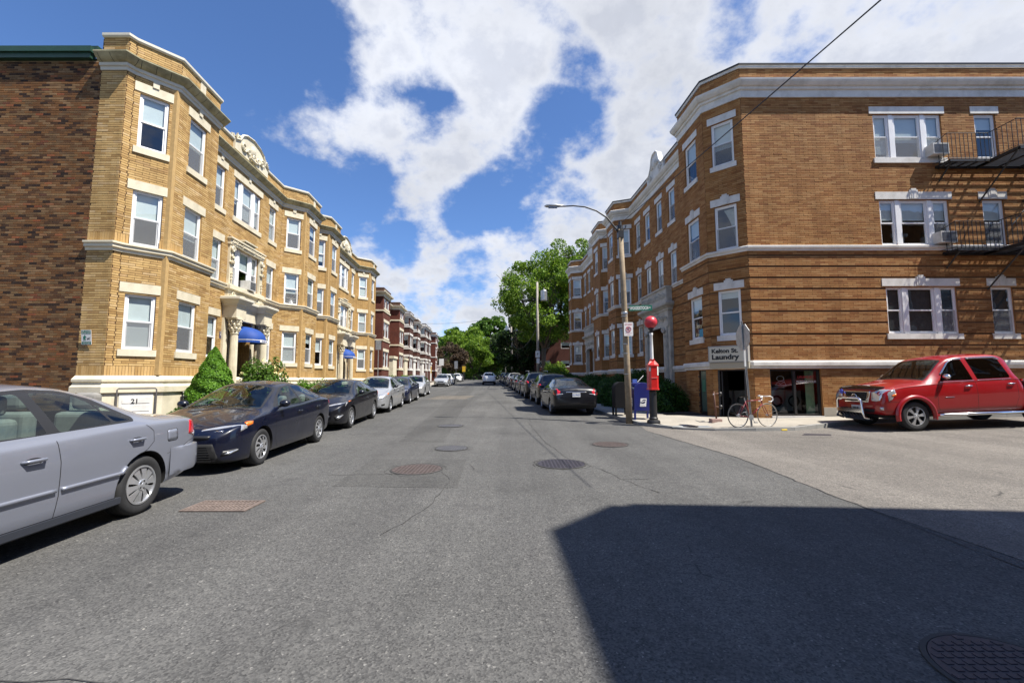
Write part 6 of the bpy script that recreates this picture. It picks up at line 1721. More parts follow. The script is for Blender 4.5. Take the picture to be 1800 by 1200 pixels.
# charcoal sedan with swept lamps
S_ela = variant(S_cor, L=4.53, wb=2.70, fo=.87, rim='ten')
S_ela['top'] = [(0, .56), (.03, .66), (.12, .73), (.4, .84), (.8, .94), (1.05, .99), (1.45, 1.18), (1.85, 1.345), (2.15, 1.42), (2.5, 1.438), (2.9, 1.42), (3.3, 1.345), (3.7, 1.23), (3.98, 1.15), (4.2, 1.12), (4.4, 1.07), (4.49, .97), (4.53, .74)]
for k in ('belt', 'bot', 'w', 'wc', 'dz'): S_ela[k] = [(a * 4.53 / 4.65, z) for a, z in S_ela[k]]
S_ela['decals'] = [['headlight', 'lens', [(.44, .05, .60), (.50, .09, .66), (.64, .22, .72), (.80, .55, .80), (.85, .80, .83), (.84, .66, .76), (.78, .38, .69), (.66, .16, .62), (.54, .08, .585)], dict(off=.006)],
    ['indicator', 'amber', [(.82, .60, .80), (.85, .78, .825), (.845, .72, .80), (.825, .60, .78)], dict(off=.009)],
    ['upper_grille', 'blackp', [(-.34, .0, .60), (.34, .0, .60), (.30, .0, .53), (-.30, .0, .53)], dict(off=.008, both=False)],
    ['lower_grille', 'seam', [(-.52, .0, .44), (.52, .0, .44), (.42, .0, .24), (-.42, .0, .24)], dict(off=.006, both=False)],
    ['fog_surround', 'seam', [(.60, .05, .42), (.66, .09, .46), (.80, .30, .48), (.74, .16, .36), (.64, .08, .30)], dict(off=.006)],
    ['fog_lamp', 'lens', [(.64, .08, .38), (.68, .11, .42), (.79, .29, .45), (.74, .18, .38), (.68, .11, .345)], dict(off=.010)],
    ['tail_light', 'redlens', [(.82, 4.10, .93), (.80, 4.30, .96), (.62, 4.50, .93), (.55, 4.53, .84), (.74, 4.44, .80), (.84, 4.14, .84)], {}]]
S_ela['crease'] = .66
P_char = paint('charcoal_black_paint', (.006, .006, .009), .0, .3, .7)
ela, bv = make_car(S_ela, 'parked_sedan', P_char, 'charcoal black sedan with long swept headlights, directly behind the dark navy sedan')
place_car(ela, S_ela, -4.80, y_front_wheel=13.18)
wipers(S_ela, ela, 1.1, 1.0)
# silver sedan
S_sen = scale_spec(S_cor, 1.03, .99, .995); S_sen['rim'] = 'five'
S_sen['decals'] = [['headlight', 'lens', [(.52, .06, .60), (.54, .09, .72), (.72, .28, .79), (.83, .60, .83), (.83, .48, .74), (.76, .22, .64), (.64, .10, .58)], dict(off=.006)], ['indicator', 'amber', [(.80, .44, .80), (.84, .60, .825), (.835, .52, .76), (.805, .42, .74)], dict(off=.009)],
    ['grille', 'blackp', [(-.40, .0, .66), (.40, .0, .66), (.30, .0, .54), (-.30, .0, .54)], dict(off=.008, both=False)], ['lower_grille', 'seam', [(-.5, .0, .40), (.5, .0, .40), (.45, .0, .26), (-.45, .0, .26)], dict(off=.006, both=False)],
    ['fog_recess', 'seam', [(.64, .08, .38), (.76, .2, .40), (.76, .2, .34), (.66, .09, .31)], dict(off=.006)], ['tail_light', 'redlens', [(.82, 4.28, .95), (.80, 4.44, .98), (.62, 4.61, .95), (.55, 4.62, .84), (.74, 4.54, .82), (.84, 4.3, .86)], {}]]
P_sil = paint('silver_paint', (.46, .47, .48), .55, .3)
sen, bv = make_car(S_sen, 'parked_sedan', P_sil, 'bright silver sedan between the charcoal sedan and the dark blue one')
place_car(sen, S_sen, -5.10, y_front_wheel=18.45)
# dark blue sedan
S_bmw = scale_spec(S_cor, .985, 1.02, 1.0); S_bmw['rim'] = 'ten'
S_bmw['decals'] = [['headlight', 'lens', [(.42, .05, .60), (.43, .07, .68), (.66, .2, .71), (.80, .45, .735), (.80, .38, .66), (.68, .14, .60)], dict(off=.006)], ['kidney_grille', 'chrome', [(.04, .0, .69), (.30, .02, .69), (.28, .01, .58), (.05, .0, .57)], dict(off=.008)], ['kidney_slats', 'seam', [(.06, .0, .675), (.28, .02, .675), (.265, .01, .59), (.065, .0, .585)], dict(off=.011)],
    ['lower_grille', 'seam', [(-.5, .0, .42), (.5, .0, .42), (.42, .0, .26), (-.42, .0, .26)], dict(off=.006, both=False)], ['fog_recess', 'seam', [(.62, .06, .42), (.76, .2, .42), (.76, .2, .32), (.64, .07, .30)], dict(off=.006)],
    ['tail_light', 'redlens', [(.82, 4.28, .93), (.80, 4.44, .96), (.62, 4.61, .93), (.55, 4.63, .82), (.74, 4.54, .80), (.84, 4.3, .84)], {}]]
P_db = paint('dark_blue_paint', (.007, .010, .028), .0, .3, .7)
bmw, bv = make_car(S_bmw, 'parked_sedan', P_db, 'dark blue sedan with twin chrome grille, fifth car from the left edge')
place_car(bmw, S_bmw, -5.45, y_front_wheel=23.5)
plate(bmw, Yf(S_bmw, -.02), .46, 1, None)
# silver hatchback
S_gol = dict(L=4.25, W=1.79, wb=2.63, fo=.86, r=.31, rim='five', crease=.72,
    top=[(0, .60), (.03, .70), (.1, .76), (.4, .87), (.8, .96), (1.05, 1.01), (1.45, 1.22), (1.8, 1.38), (2.1, 1.445), (2.6, 1.462), (3.2, 1.44), (3.65, 1.385), (3.95, 1.20), (4.1, 1.03), (4.2, .95), (4.25, .70)],
    belt=[(0, .57), (.2, .72), (.6, .84), (1.0, .905), (2.4, .95), (3.6, .985), (4.0, .97), (4.2, .85), (4.25, .66)],
    bot=[(0, .28), (.12, .2), (.5, .175), (3.2, .18), (3.9, .25), (4.15, .32), (4.25, .44)],
    w=[(0, .52), (.04, .66), (.15, .78), (.4, .85), (.9, .885), (2.4, .893), (3.5, .888), (3.95, .85), (4.15, .80), (4.22, .72), (4.25, .6)],
    wc=[(0, .42), (.4, .6), (1.05, .70), (1.5, .62), (2.0, .57), (3.3, .56), (3.8, .58), (4.1, .64), (4.25, .5)], dz=[(0, .02), (.5, .04), (1.1, .03), (1.6, .035), (3.6, .035), (4.25, .02)],
    dlo=[(1.38, .985), (1.75, 1.2), (2.0, 1.345), (2.6, 1.39), (3.2, 1.37), (3.55, 1.28), (3.62, 1.06)], side_glass=[[(1.55, 1.0), (1.80, 1.19), (2.03, 1.32), (2.38, 1.36), (2.44, 1.01)], [(2.54, 1.015), (2.48, 1.36), (2.9, 1.36), (3.2, 1.335), (3.3, 1.05)], [(3.36, 1.055), (3.28, 1.31), (3.5, 1.25), (3.55, 1.08)]],
    ws=[(-.66, 1.12), (.66, 1.12), (.53, 1.84), (-.53, 1.84)], wsb=[(-.70, 1.08), (.70, 1.08), (.57, 1.88), (-.57, 1.88)], rw=[(-.50, 3.68), (.50, 3.68), (.56, 4.0), (-.56, 4.0)], cab=(2.1, .5), dash=1.25, dashz=.96,
    decals=[['headlight', 'lens', [(.46, .05, .60), (.46, .07, .72), (.74, .24, .78), (.83, .5, .81), (.83, .4, .70), (.70, .14, .60)], dict(off=.006)], ['grille', 'blackp', [(-.42, .0, .70), (.42, .0, .70), (.42, .0, .62), (-.42, .0, .62)], dict(off=.008, both=False)], ['lower_grille', 'seam', [(-.62, .02, .42), (.62, .02, .42), (.56, .0, .27), (-.56, .0, .27)], dict(off=.006, both=False)],
            ['tail_light', 'redlens', [(.86, 3.9, .95), (.82, 4.12, .96), (.6, 4.2, .93), (.58, 4.22, .82), (.78, 4.17, .80), (.86, 3.95, .82)], {}], ['rear_lamp', 'lens', [(.80, 4.16, .86), (.66, 4.2, .86), (.66, 4.2, .82), (.80, 4.16, .82)], dict(off=.008)]],
    seams=[('door_seam', 'seam', .006, [(.9, 2.48, .98), (.9, 2.5, .6), (.9, 2.48, .25)]), ('door_seam', 'seam', .006, [(.9, 1.38, .93), (.9, 1.32, .7), (.9, 1.4, .25)]), ('door_seam', 'seam', .006, [(.9, 3.4, 1.0), (.9, 3.38, .8), (.9, 3.1, .5), (.9, 3.05, .25)])],
    handles=[(2.3, .85), (3.2, .88)], mirror=(1.5, 1.02))
gol, bv = make_car(S_gol, 'parked_hatchback', P_sil, 'silver hatchback at the gap in the left row of parked cars', 'car')
place_car(gol, S_gol, -6.02, y_front_wheel=30.3)
plate(gol, Yf(S_gol, -.015), .50, 1, None)
# SUV
S_suv = dict(L=4.55, W=1.84, wb=2.70, fo=.92, r=.345, rim='ten', crease=.72, tw=.22, gap=.06,
    top=[(0, .70), (.03, .86), (.1, .95), (.4, 1.03), (.9, 1.10), (1.15, 1.14), (1.5, 1.32), (1.9, 1.53), (2.2, 1.625), (2.7, 1.67), (3.4, 1.655), (3.95, 1.60), (4.2, 1.44), (4.38, 1.20), (4.5, 1.05), (4.55, .80)],
    belt=[(0, .66), (.2, .88), (.6, .98), (1.1, 1.02), (2.4, 1.06), (3.6, 1.10), (4.2, 1.10), (4.45, .98), (4.55, .76)],
    bot=[(0, .36), (.12, .27), (.5, .24), (3.5, .25), (4.1, .31), (4.4, .38), (4.55, .5)],
    w=[(0, .56), (.04, .70), (.15, .80), (.4, .87), (.9, .91), (2.4, .918), (3.7, .915), (4.2, .89), (4.42, .84), (4.52, .76), (4.55, .66)],
    wc=[(0, .44), (.4, .62), (1.15, .72), (1.6, .66), (2.1, .61), (3.5, .60), (4.0, .62), (4.3, .68), (4.55, .5)], dz=[(0, .02), (.5, .04), (1.1, .03), (1.6, .04), (3.8, .04), (4.55, .02)],
    dlo=[(1.45, 1.11), (1.85, 1.36), (2.15, 1.53), (2.8, 1.58), (3.5, 1.56), (3.9, 1.46), (4.02, 1.20)], side_glass=[[(1.6, 1.13), (1.9, 1.35), (2.17, 1.50), (2.5, 1.55), (2.55, 1.14)], [(2.64, 1.145), (2.59, 1.555), (3.1, 1.555), (3.35, 1.54), (3.38, 1.17)], [(3.45, 1.18), (3.42, 1.53), (3.75, 1.47), (3.92, 1.23)]],
    ws=[(-.68, 1.24), (.68, 1.24), (.56, 1.96), (-.56, 1.96)], wsb=[(-.72, 1.2), (.72, 1.2), (.6, 2.0), (-.6, 2.0)], rw=[(-.54, 4.05), (.54, 4.05), (.62, 4.34), (-.62, 4.34)], gm='darkglass', cab=(2.2, .6), lift=.14, dash=1.4, dashz=1.08,
    decals=[['headlight', 'lens', [(.50, .05, .74), (.50, .07, .84), (.76, .24, .90), (.86, .5, .93), (.86, .42, .83), (.72, .14, .74)], dict(off=.006)], ['grille', 'blackp', [(-.48, .0, .84), (.48, .0, .84), (.40, .0, .58), (-.40, .0, .58)], dict(off=.008, both=False)],
            ['tail_light', 'redlens', [(.90, 4.1, 1.06), (.85, 4.36, 1.08), (.50, 4.47, 1.04), (.52, 4.48, .96), (.80, 4.42, .93), (.90, 4.15, .96)], {}], ['rear_valance', 'blackp', [(-.80, 4.50, .50), (.80, 4.50, .50), (.78, 4.50, .36), (-.78, 4.50, .36)], dict(off=.012, both=False, sub=.08)]],
    seams=[('door_seam', 'seam', .006, [(.93, 2.59, 1.1), (.93, 2.6, .3)]), ('door_seam', 'seam', .006, [(.93, 1.4, 1.04), (.93, 1.36, .6), (.93, 1.45, .3)]), ('door_seam', 'seam', .006, [(.93, 3.6, 1.12), (.93, 3.6, .9), (.93, 3.3, .6), (.93, 3.25, .3)])],
    handles=[(2.4, .95), (3.4, .98)], mirror=(1.55, 1.15))
P_wht = paint('white_paint_car', (.82, .82, .81), .0, .35, .5)
wsuv, bv = make_car(S_suv, 'moving_suv', P_wht, 'white suv driving away in the middle of the street', 'suv')
def place_fwd(root, S, xl, y_rear, ang=.063):
    """facing away from the camera; xl = x of the left side, y_rear = y of the rear bumper"""
    x = xl + S['W'] / 2; y = y_rear + S['L'] / 2; root.rotation_euler = (math.atan(gz(x, y + 1) - gz(x, y)), 0, ang); x -= math.sin(ang) * S['L'] / 2
    root.location = (x, y, gz(x, y))
place_fwd(wsuv, S_suv, -3.98, 58.0)
plate(wsuv, Yf(S_suv, 4.50), .86, -1, None, mat='plate')
# black sedan, first on the right
S_cru = scale_spec(S_cor, 1.02, 1.012, .99); S_cru['rim'] = 'ten'
S_cru['top'] = [(0, .62), (.03, .72), (.12, .77), (.35, .86), (.8, .96), (1.1, 1.01), (1.5, 1.19), (1.9, 1.38), (2.2, 1.455), (2.6, 1.477), (3.0, 1.45), (3.35, 1.37), (3.75, 1.23), (4.05, 1.135), (4.25, 1.115), (4.46, 1.09), (4.54, 1.02), (4.59, .90), (4.604, .70)]
S_cru['w'] = [(a * .99, x * 1.012) for a, x in [(0, .50), (.04, .62), (.14, .74), (.32, .825), (.6, .868), (1.0, .882), (2.4, .888), (3.7, .885), (4.2, .875), (4.48, .85), (4.58, .80), (4.62, .76), (4.65, .70)]]
S_cru['belt'] = [(0, .57), (.2, .70), (.5, .80), (1.0, .89), (1.5, .93), (2.6, .97), (3.6, 1.02), (4.2, 1.03), (4.45, 1.0), (4.55, .92), (4.604, .68)]
S_cru['decals'] = [['tail_light', 'redlens', [(.86, 4.35, 1.0), (.80, 4.53, 1.0), (.42, 4.58, .955), (.42, 4.60, .86), (.78, 4.56, .80), (.86, 4.4, .84)], dict(off=.008)], ['reverse_lens', 'lens', [(.78, 4.57, .835), (.52, 4.60, .865), (.52, 4.60, .84), (.76, 4.57, .805)], dict(off=.012, thick=.003)],
    ['boot_trim', 'chrome', [(-.40, 4.59, .935), (.40, 4.59, .935), (.40, 4.60, .905), (-.40, 4.60, .905)], dict(off=.010, both=False)], ['rear_valance', 'seam', [(-.62, 4.60, .38), (.62, 4.60, .38), (.58, 4.6, .27), (-.58, 4.6, .27)], dict(off=.006, both=False)],
    ['headlight', 'lens', [(.46, .05, .60), (.46, .07, .72), (.74, .24, .78), (.83, .5, .81), (.83, .4, .70), (.70, .14, .60)], dict(off=.006)]]
S_cru['seams'] += [('boot_seam', 'seam', .006, [(.60, 4.0, 1.14), (.66, 4.3, 1.12), (.64, 4.52, 1.04), (.58, 4.57, .95)]), ('bumper_seam', 'seam', .005, [(.86, 4.3, .80), (.80, 4.52, .78), (.4, 4.6, .76), (.05, 4.6, .76)])]
P_blk = paint('black_paint', (.004, .004, .006), .0, .3, .6)
cru, bv = make_car(S_cru, 'parked_sedan', P_blk, 'black sedan with red tail lights, last car on the right near the corner')
place_fwd(cru, S_cru, 1.58, 16.95)
plate(cru, Yf(S_cru, 4.625), .815, -1, '52 PN37')
b = MB(); y_ = Yf(S_cru, 4.60) - .012; b.box(-.075, .075, y_ - .004, y_, .99, 1.012); b.box(-.03, .03, y_ - .005, y_, .98, 1.022); b.build('badge', 'chrome', cru)
# red pickup
S_tru = dict(L=5.60, W=1.90, wb=3.57, fo=.86, r=.39, rim='six', crease=.70, tw=.25, gap=.085, ny=90, sh=.975, rr=.085, bulge=.006,
    top=[(0, .80), (.02, 1.06), (.08, 1.16), (.3, 1.24), (.7, 1.29), (1.05, 1.325), (1.25, 1.37), (1.52, 1.56), (1.86, 1.84), (2.12, 1.97), (2.55, 2.03), (3.2, 2.04), (3.58, 2.00), (3.70, 1.92), (3.79, 1.64), (3.86, 1.38), (3.89, 1.22)],
    belt=[(0, .76), (.1, 1.0), (.3, 1.12), (1.2, 1.22), (2.4, 1.26), (3.5, 1.285), (3.8, 1.285), (3.89, 1.18)], bot=[(0, .50), (.1, .44), (.5, .42), (1.6, .42), (3.89, .42)],
    w=[(0, .78), (.03, .86), (.12, .905), (.4, .935), (1.0, .95), (3.6, .95), (3.89, .945)], wc=[(0, .70), (.4, .80), (1.05, .82), (1.3, .77), (1.9, .70), (3.4, .685), (3.7, .70), (3.89, .74)],
    dz=[(0, .02), (.4, .05), (1.3, .03), (1.8, .045), (3.7, .045), (3.89, .02)],
    side_glass=[[(1.66, 1.31), (1.74, 1.44), (2.02, 1.76), (2.18, 1.85), (2.46, 1.87), (2.56, 1.31)], [(2.68, 1.32), (2.60, 1.875), (3.36, 1.875), (3.50, 1.82), (3.60, 1.37), (3.56, 1.33)]],
    ws=[(-.74, 1.32), (.74, 1.32), (.59, 1.96), (-.59, 1.96)], wsb=[(-.79, 1.27), (.79, 1.27), (.635, 2.0), (-.635, 2.0)], gm='darkglass', cab=(2.35, .6), lift=.25, dash=1.6, dashz=1.27, hm='chrome',
    decals=[['headlight', 'lens', [(.52, .01, .82), (.52, .03, 1.06), (.76, .08, 1.09), (.93, .40, 1.12), (.93, .42, 1.02), (.90, .22, .86), (.74, .04, .80)], dict(off=.008)], ['indicator', 'amber', [(.915, .26, .93), (.925, .36, .96), (.93, .38, 1.02), (.91, .24, .98)], dict(off=.012)],
            ['grille_surround', 'chrome', [(-.50, -.0, 1.10), (.50, -.0, 1.10), (.42, .0, .76), (-.42, .0, .76)], dict(off=.012, both=False)], ['grille', 'seam', [(-.40, -.0, 1.06), (.40, -.0, 1.06), (.34, .0, .80), (-.34, .0, .80)], dict(off=.018, both=False)],
            ['bug_deflector', 'darkglass', [(-.72, .05, 1.15), (.72, .05, 1.15), (.76, .22, 1.235), (-.76, .22, 1.235)], dict(off=.03, both=False, thick=.0)], ['number_plate', 'plate', [(-.18, 0, .68), (.18, 0, .68), (.18, 0, .54), (-.18, 0, .54)], dict(off=.02, both=False)],
            ['fog_lamp', 'lens', [(.78, .02, .66), (.86, .05, .66), (.86, .05, .58), (.78, .02, .58)], dict(off=.008)],
            ['lower_intake', 'seam', [(-.62, 0, .60), (.62, 0, .60), (.6, 0, .48), (-.6, 0, .48)], dict(off=.006, both=False)]],
    seams=[('door_seam', 'seam', .008, [(.95, 2.60, 1.28), (.95, 2.61, .9), (.95, 2.60, .50)]), ('door_seam', 'seam', .008, [(.95, 1.58, 1.27), (.95, 1.50, 1.1), (.95, 1.50, .6), (.95, 1.56, .50)]), ('door_seam', 'seam', .008, [(.95, 3.72, 1.30), (.95, 3.74, .8), (.95, 3.62, .50)]), ('bumper_seam', 'seam', .006, [(.80, .03, .78), (.92, .30, .80), (.95, .45, .78)]),
           ('bonnet_seam', 'seam', .007, [(.72, .08, 1.13), (.84, .45, 1.2), (.84, 1.3, 1.29)])],
    mould=[('door_badge', 'chrome', .006, [(.96, 1.70, .87), (.96, 1.95, .87)]), ('window_visor', 'chrome', .022, [(.80, 1.76, 1.49), (.76, 2.04, 1.80), (.72, 2.20, 1.88), (.72, 2.47, 1.90)]), ('window_visor', 'chrome', .022, [(.72, 2.62, 1.905), (.72, 3.40, 1.905), (.74, 3.52, 1.84)]), ('glass_strip', 'chrome', .008, [(.93, 1.64, 1.29), (.93, 2.58, 1.295)]), ('glass_strip', 'chrome', .008, [(.93, 2.66, 1.30), (.93, 3.60, 1.31)])],
    handles=[(2.38, 1.15), (3.56, 1.17)], mirror=(1.76, 1.40), mm='chrome')
P_red = paint('red_metallic_paint', (.27, .003, .005), .0, .32, .7)
# body loft ends behind the cab, so give the generator its true length but keep the axle positions
S_t2 = dict(S_tru); S_t2['L'] = 3.89
tru, bv = make_car({**S_t2, 'fo': .86, 'wb': 3.57}, 'parked_pickup', P_red, 'red pickup truck with chrome bull bar parked in the side street', 'pickup truck')
YT = lambda a: 3.89 / 2 - a
# pickup bed
b = MB(); yb0, yb1 = YT(3.93), YT(5.58)
for s in (-1, 1):
    x0, x1 = s * .86, s * .945; lo, hi = min(x0, x1), max(x0, x1)
    ring = []; n = 14; yc = YT(.86 + 3.57); R_ = .475
    prof = [(yb0, 1.22), (yb0, .46), (yc + R_, .46)] + [(yc + R_ * math.cos(math.pi * k / n), max(.40, .39 + R_ * math.sin(math.pi * k / n))) for k in range(n + 1)] + [(yc - R_, .50), (yb1, .50), (yb1, 1.22)]
    vs = [(lo, y, z) for y, z in prof] + [(hi, y, z) for y, z in prof]; m = len(prof)
    b.add(vs, [tuple(range(m)), tuple(range(2 * m - 1, m - 1, -1))] + [(k, (k + 1) % m, m + (k + 1) % m, m + k) for k in range(m)])
b.box(-.86, .86, yb0 - .03, yb0, .5, 1.22); b.box(-.86, .86, yb1, yb1 + .04, .5, 1.22); b.box(-.86, .86, yb1, yb0, .62, .66)
bd = b.build('cargo_bed', [P_red], tru); bevel(bd, .02, 2)
b = MB()
for s in (-1, 1): b.tube([(s * .90, yb0, 1.25), (s * .90, yb1, 1.25)], .022, 8)
b.build('bed_rail', 'chrome', tru)
# flared wheel arches
for yc in (YT(.86), YT(.86 + 3.57)):
    for s in (-1, 1):
        b = MB(); n = 26; vs = []
        pr = [(.468, .915), (.475, .985), (.53, .995), (.565, .965), (.58, .94)]
        for k in range(n + 1):
            a = R(-12) + R(204) * k / n
            for (rr, xx) in pr: vs.append((s * xx, yc + rr * math.cos(a), .39 + rr * math.sin(a)))
        q = len(pr); b.add(vs, [(i * q + k, (i + 1) * q + k, (i + 1) * q + k + 1, i * q + k + 1) for i in range(n) for k in range(q - 1)]); b.build('wheel_arch_flare', [P_red], tru, smooth=True)
# side step, bull bar, grille detail, roof
for s in (-1, 1):
    b = MB(); b.tube([(s * .90, YT(1.45), .40), (s * 1.0, YT(1.58), .40), (s * 1.0, YT(3.75), .40), (s * .9, YT(3.88), .40)], .042, 10); b.build('side_step', 'chrome', tru, smooth=True)
b = MB(); yb = YT(-.22)
b.tube([(-.52, YT(-.02), .30), (-.50, yb, .36), (-.47, yb - .0, .50), (-.44, yb, .82), (-.36, yb + .01, .90), (.36, yb + .01, .90), (.44, yb, .82), (.47, yb, .50), (.50, yb, .36), (.52, YT(-.02), .30)], .035, 10)
b.build('bull_bar', 'chrome', tru, smooth=True)
b = MB(); b.add([(-.50, yb + .03, .58), (.50, yb + .03, .58), (.47, yb + .02, .52), (-.47, yb + .02, .52)], [(0, 1, 2, 3)]); b.box(-.47, .47, yb, yb + .03, .50, .60); b.build('bar_step_plate', 'chrome', tru)
b = MB(); b.add([(-.49, yb + .01, .48), (.49, yb + .01, .48), (.44, YT(-.02), .27), (-.44, YT(-.02), .27)], [(0, 1, 2, 3)]); b.add([(-.49, yb + .005, .50), (-.44, YT(-.02), .26), (.44, YT(-.02), .26), (.49, yb + .005, .50)], [(0, 1, 2, 3)]); b.build('skid_plate', 'chrome', tru)
for k in range(7):
    q = MB(); x = -.36 + k * .12; q.add([(x - .03, yb + .004 + .02, .47), (x + .02, yb + .024, .47), (x + .04, YT(-.06) + .02, .34), (x + .0, YT(-.06) + .02, .34)], [(0, 1, 2, 3)]); q.build('skid_slot', 'seam', tru)
b = MB()
for k in range(4): z = .83 + k * .06; b.tube([(-.36 - .006 * k, YT(-.03), z), (0, YT(-.035), z), (.36 + .006 * k, YT(-.03), z)], .010, 5)
b.build('grille_bars', 'blackp', tru)['kind'] = 'stuff'
b = MB(); b.lathe([(.07, -.004), (.078, 0), (.07, .008), (.062, .004)], 22, (0, YT(-.055), .93), 'y'); b.v = [(x * 1.35, y, z) for x, y, z in b.v]; b.tube([(-.09, YT(-.055), .96), (0, YT(-.06), .95), (.09, YT(-.055), .96)], .008, 5); b.tube([(0, YT(-.058), .95), (0, YT(-.058), .86)], .008, 5); b.build('badge', 'chrome', tru)
b = MB(); b.lathe([(0, .02), (.06, .018), (.07, 0)], 14, (.46, YT(-.05), 1.06), 'y'); b.build('ribbon', plain('blue_ribbon', (.05, .07, .45), .6), tru)
textmesh('5296 EL', .07, lambda X, Y_, Z: Vector((-X, YT(-.045), .585 + Y_)), off=.003, name='plate_lettering', mat='blackp', parent=tru, align='CENTER')
b = MB(); b.box(-.70, .70, YT(5.5), YT(.2), .34, .46); b.build('chassis', 'under', tru)
b = MB(); b.lathe([(0, .0), (.045, .0)], 14, (-.80, YT(3.48), 1.40), 'x'); b.build('window_sticker', 'white', tru)
wipers({'L': 3.89}, tru, 1.26, 1.42)
tru.rotation_euler = (math.atan(.033), 0, math.pi / 2 + R(.5)); tx, ty = 11.15 + .86 + 0, 12.0 + .95
# local +y points to world -x: front axle at local y = 1.945-.86
tru.location = (10.98 + (3.89 / 2 - .86), 12.90, gz(12.3, 12.9) + .02)
tru.rotation_euler = (R(-2.2), 0, math.pi / 2 + R(.6))
# ---------------- the rest of the parked rows: copies with their own paint
def recolor(root, p):
    for ch in root.children:
        for i, sl in enumerate(ch.material_slots):
            if sl.material and sl.material.name.startswith(('silver_paint', 'white_paint_car', 'black_paint', 'dark_navy', 'charcoal', 'lilac', 'dark_blue')):
                sl.link = 'OBJECT'; sl.material = p
        for g in ch.children: pass
def clone(src, S, name, label, cat, p):
    c = copy_tree(src); c.name = name; c['label'] = label; c['category'] = cat; recolor(c, p); return c
P_gry = paint('grey_paint', (.09, .095, .10), .5, .3); P_mar = paint('maroon_paint', (.09, .008, .010), .3, .3); P_grn = paint('dark_green_paint', (.02, .05, .05), .3, .3); P_tan = paint('light_silver_paint', (.40, .40, .38), .5, .3)
GR = 'cars parked along the right kerb'; GL = 'cars parked along the left kerb'
for o_ in (acc_root, cor, ela, sen, bmw, gol): o_['group'] = GL
cru['group'] = GR
# right row, going away from the corner: (source, spec, rear y, paint, label, category)
dsuv, bv = make_car({**scale_spec(S_suv, .99, 1.0, 1.0), 'r': .345}, 'parked_suv', P_char, 'dark suv second from the corner on the right, just ahead of the black sedan', 'suv', GR)
place_fwd(dsuv, S_suv, xkr(22.4) - 1.84 - .26, 22.2)
plate(dsuv, Yf(S_suv, 4.50), .88, -1, None)
rows = [(dsuv, S_suv, 27.6, P_blk, 'black suv with roof rails, third car up the right kerb', 'suv', 1.0), (cru, S_cru, 33.2, P_char, 'dark sedan beyond the suv with roof rails on the right kerb', 'car', 1), (cru, S_cru, 38.8, P_gry, 'grey sedan halfway up the right kerb before the maroon car', 'car', 1),
        (cru, S_cru, 44.3, P_mar, 'maroon sedan on the right kerb', 'car', 1), (dsuv, S_suv, 49.9, P_tan, 'light silver suv on the right kerb beside the tall utility pole', 'suv', 1), (cru, S_cru, 55.3, P_blk, 'black sedan on the right kerb, just past the light silver suv', 'car', 1),
        (dsuv, S_suv, 60.8, P_gry, 'grey suv far up the right kerb', 'suv', 1), (cru, S_cru, 66.4, P_grn, 'dark green sedan far up the right kerb', 'car', 1), (dsuv, S_suv, 72.0, P_db, 'dark blue suv far up the right kerb', 'suv', 1), (cru, S_cru, 77.6, P_tan, 'pale silver sedan at the far end of the right row', 'car', 1)]
for k, (src, S, y, p, lab, cat, _) in enumerate(rows):
    c = clone(src, S, 'parked_suv' if cat == 'suv' else 'parked_sedan', lab, cat, p); c['group'] = GR
    place_fwd(c, S, xkr(y + 2) - S['W'] - .25, y)
    if k == 0:
        c.scale = (1.02, 1.03, 1.05); b = MB()
        for s in (-1, 1): b.tube([(s * .60, .6, 1.66), (s * .60, .5, 1.70), (s * .60, -1.2, 1.69), (s * .60, -1.35, 1.62)], .018, 6)
        b.build('roof_rail', 'alum', c)
left2 = [(sen, S_sen, 50.6, P_sil, 'silver sedan facing the camera just past the gap on the left', 'car'), (cor, S_cor, 56.8, P_wht, 'white sedan behind the silver one beyond the gap on the left', 'car'), (gol, S_gol, 62.8, P_char, 'dark hatchback behind the white sedan on the left', 'car'),
         (sen, S_sen, 76.0, P_wht, 'white sedan at the far left kerb under the trees', 'car'), (cor, S_cor, 84, P_blk, 'black sedan at the far end of the street', 'car')]
for (src, S, y, p, lab, cat) in left2:
    c = clone(src, S, 'parked_sedan', lab, cat, p); c['group'] = GL
    place_car(c, S, xkl(y) + .05 + 1.95 - .1 if y < 70 else xkl(y) + 2.1, y_front_wheel=y + .9)
# ================================================================== STREET FURNITURE
def P3(x, y, z): return Vector((x, y, z))
# wooden lamp post with a curved arm
g = gz(3.86, 14.53)
lp = empty('street_lamp', (3.86, 14.53, g), 0, 'wooden street lamp post with a long curved arm beside the blue mailbox', 'street lamp')
b = MB(); b.tube([(0, 0, -.2), (-.03, 0, 2), (-.09, 0, 4.6), (-.15, 0, 6.72 - g)], [.108, .102, .092, .082], 16); b.build('pole', 'wood', lp, smooth=True)
b = MB(); b.tube([(-.15, 0, 6.35), (-.32, 0, 6.62), (-.60, 0, 6.98), (-.95, 0, 7.22), (-1.35, 0, 7.36), (-1.75, 0, 7.40), (-2.05, 0, 7.38)], [.032, .03, .03, .028, .026, .024, .024], 8); b.build('arm', 'blackp', lp, smooth=True)
b = MB(); b.tube([(-2.02, 0, 7.39), (-2.2, 0, 7.40), (-2.35, 0, 7.41), (-2.66, 0, 7.40), (-2.74, 0, 7.38)], [.045, .06, .095, .08, .02], 12); b.v = [(x, y, 7.39 + (z - 7.39) * .62) for x, y, z in b.v]; hd = b.build('lamp_head', 'alum', lp, smooth=True)
b = MB(); b.box(-2.6, -2.3, -.05, .05, 7.325, 7.34); b.build('lens', 'lens', hd)
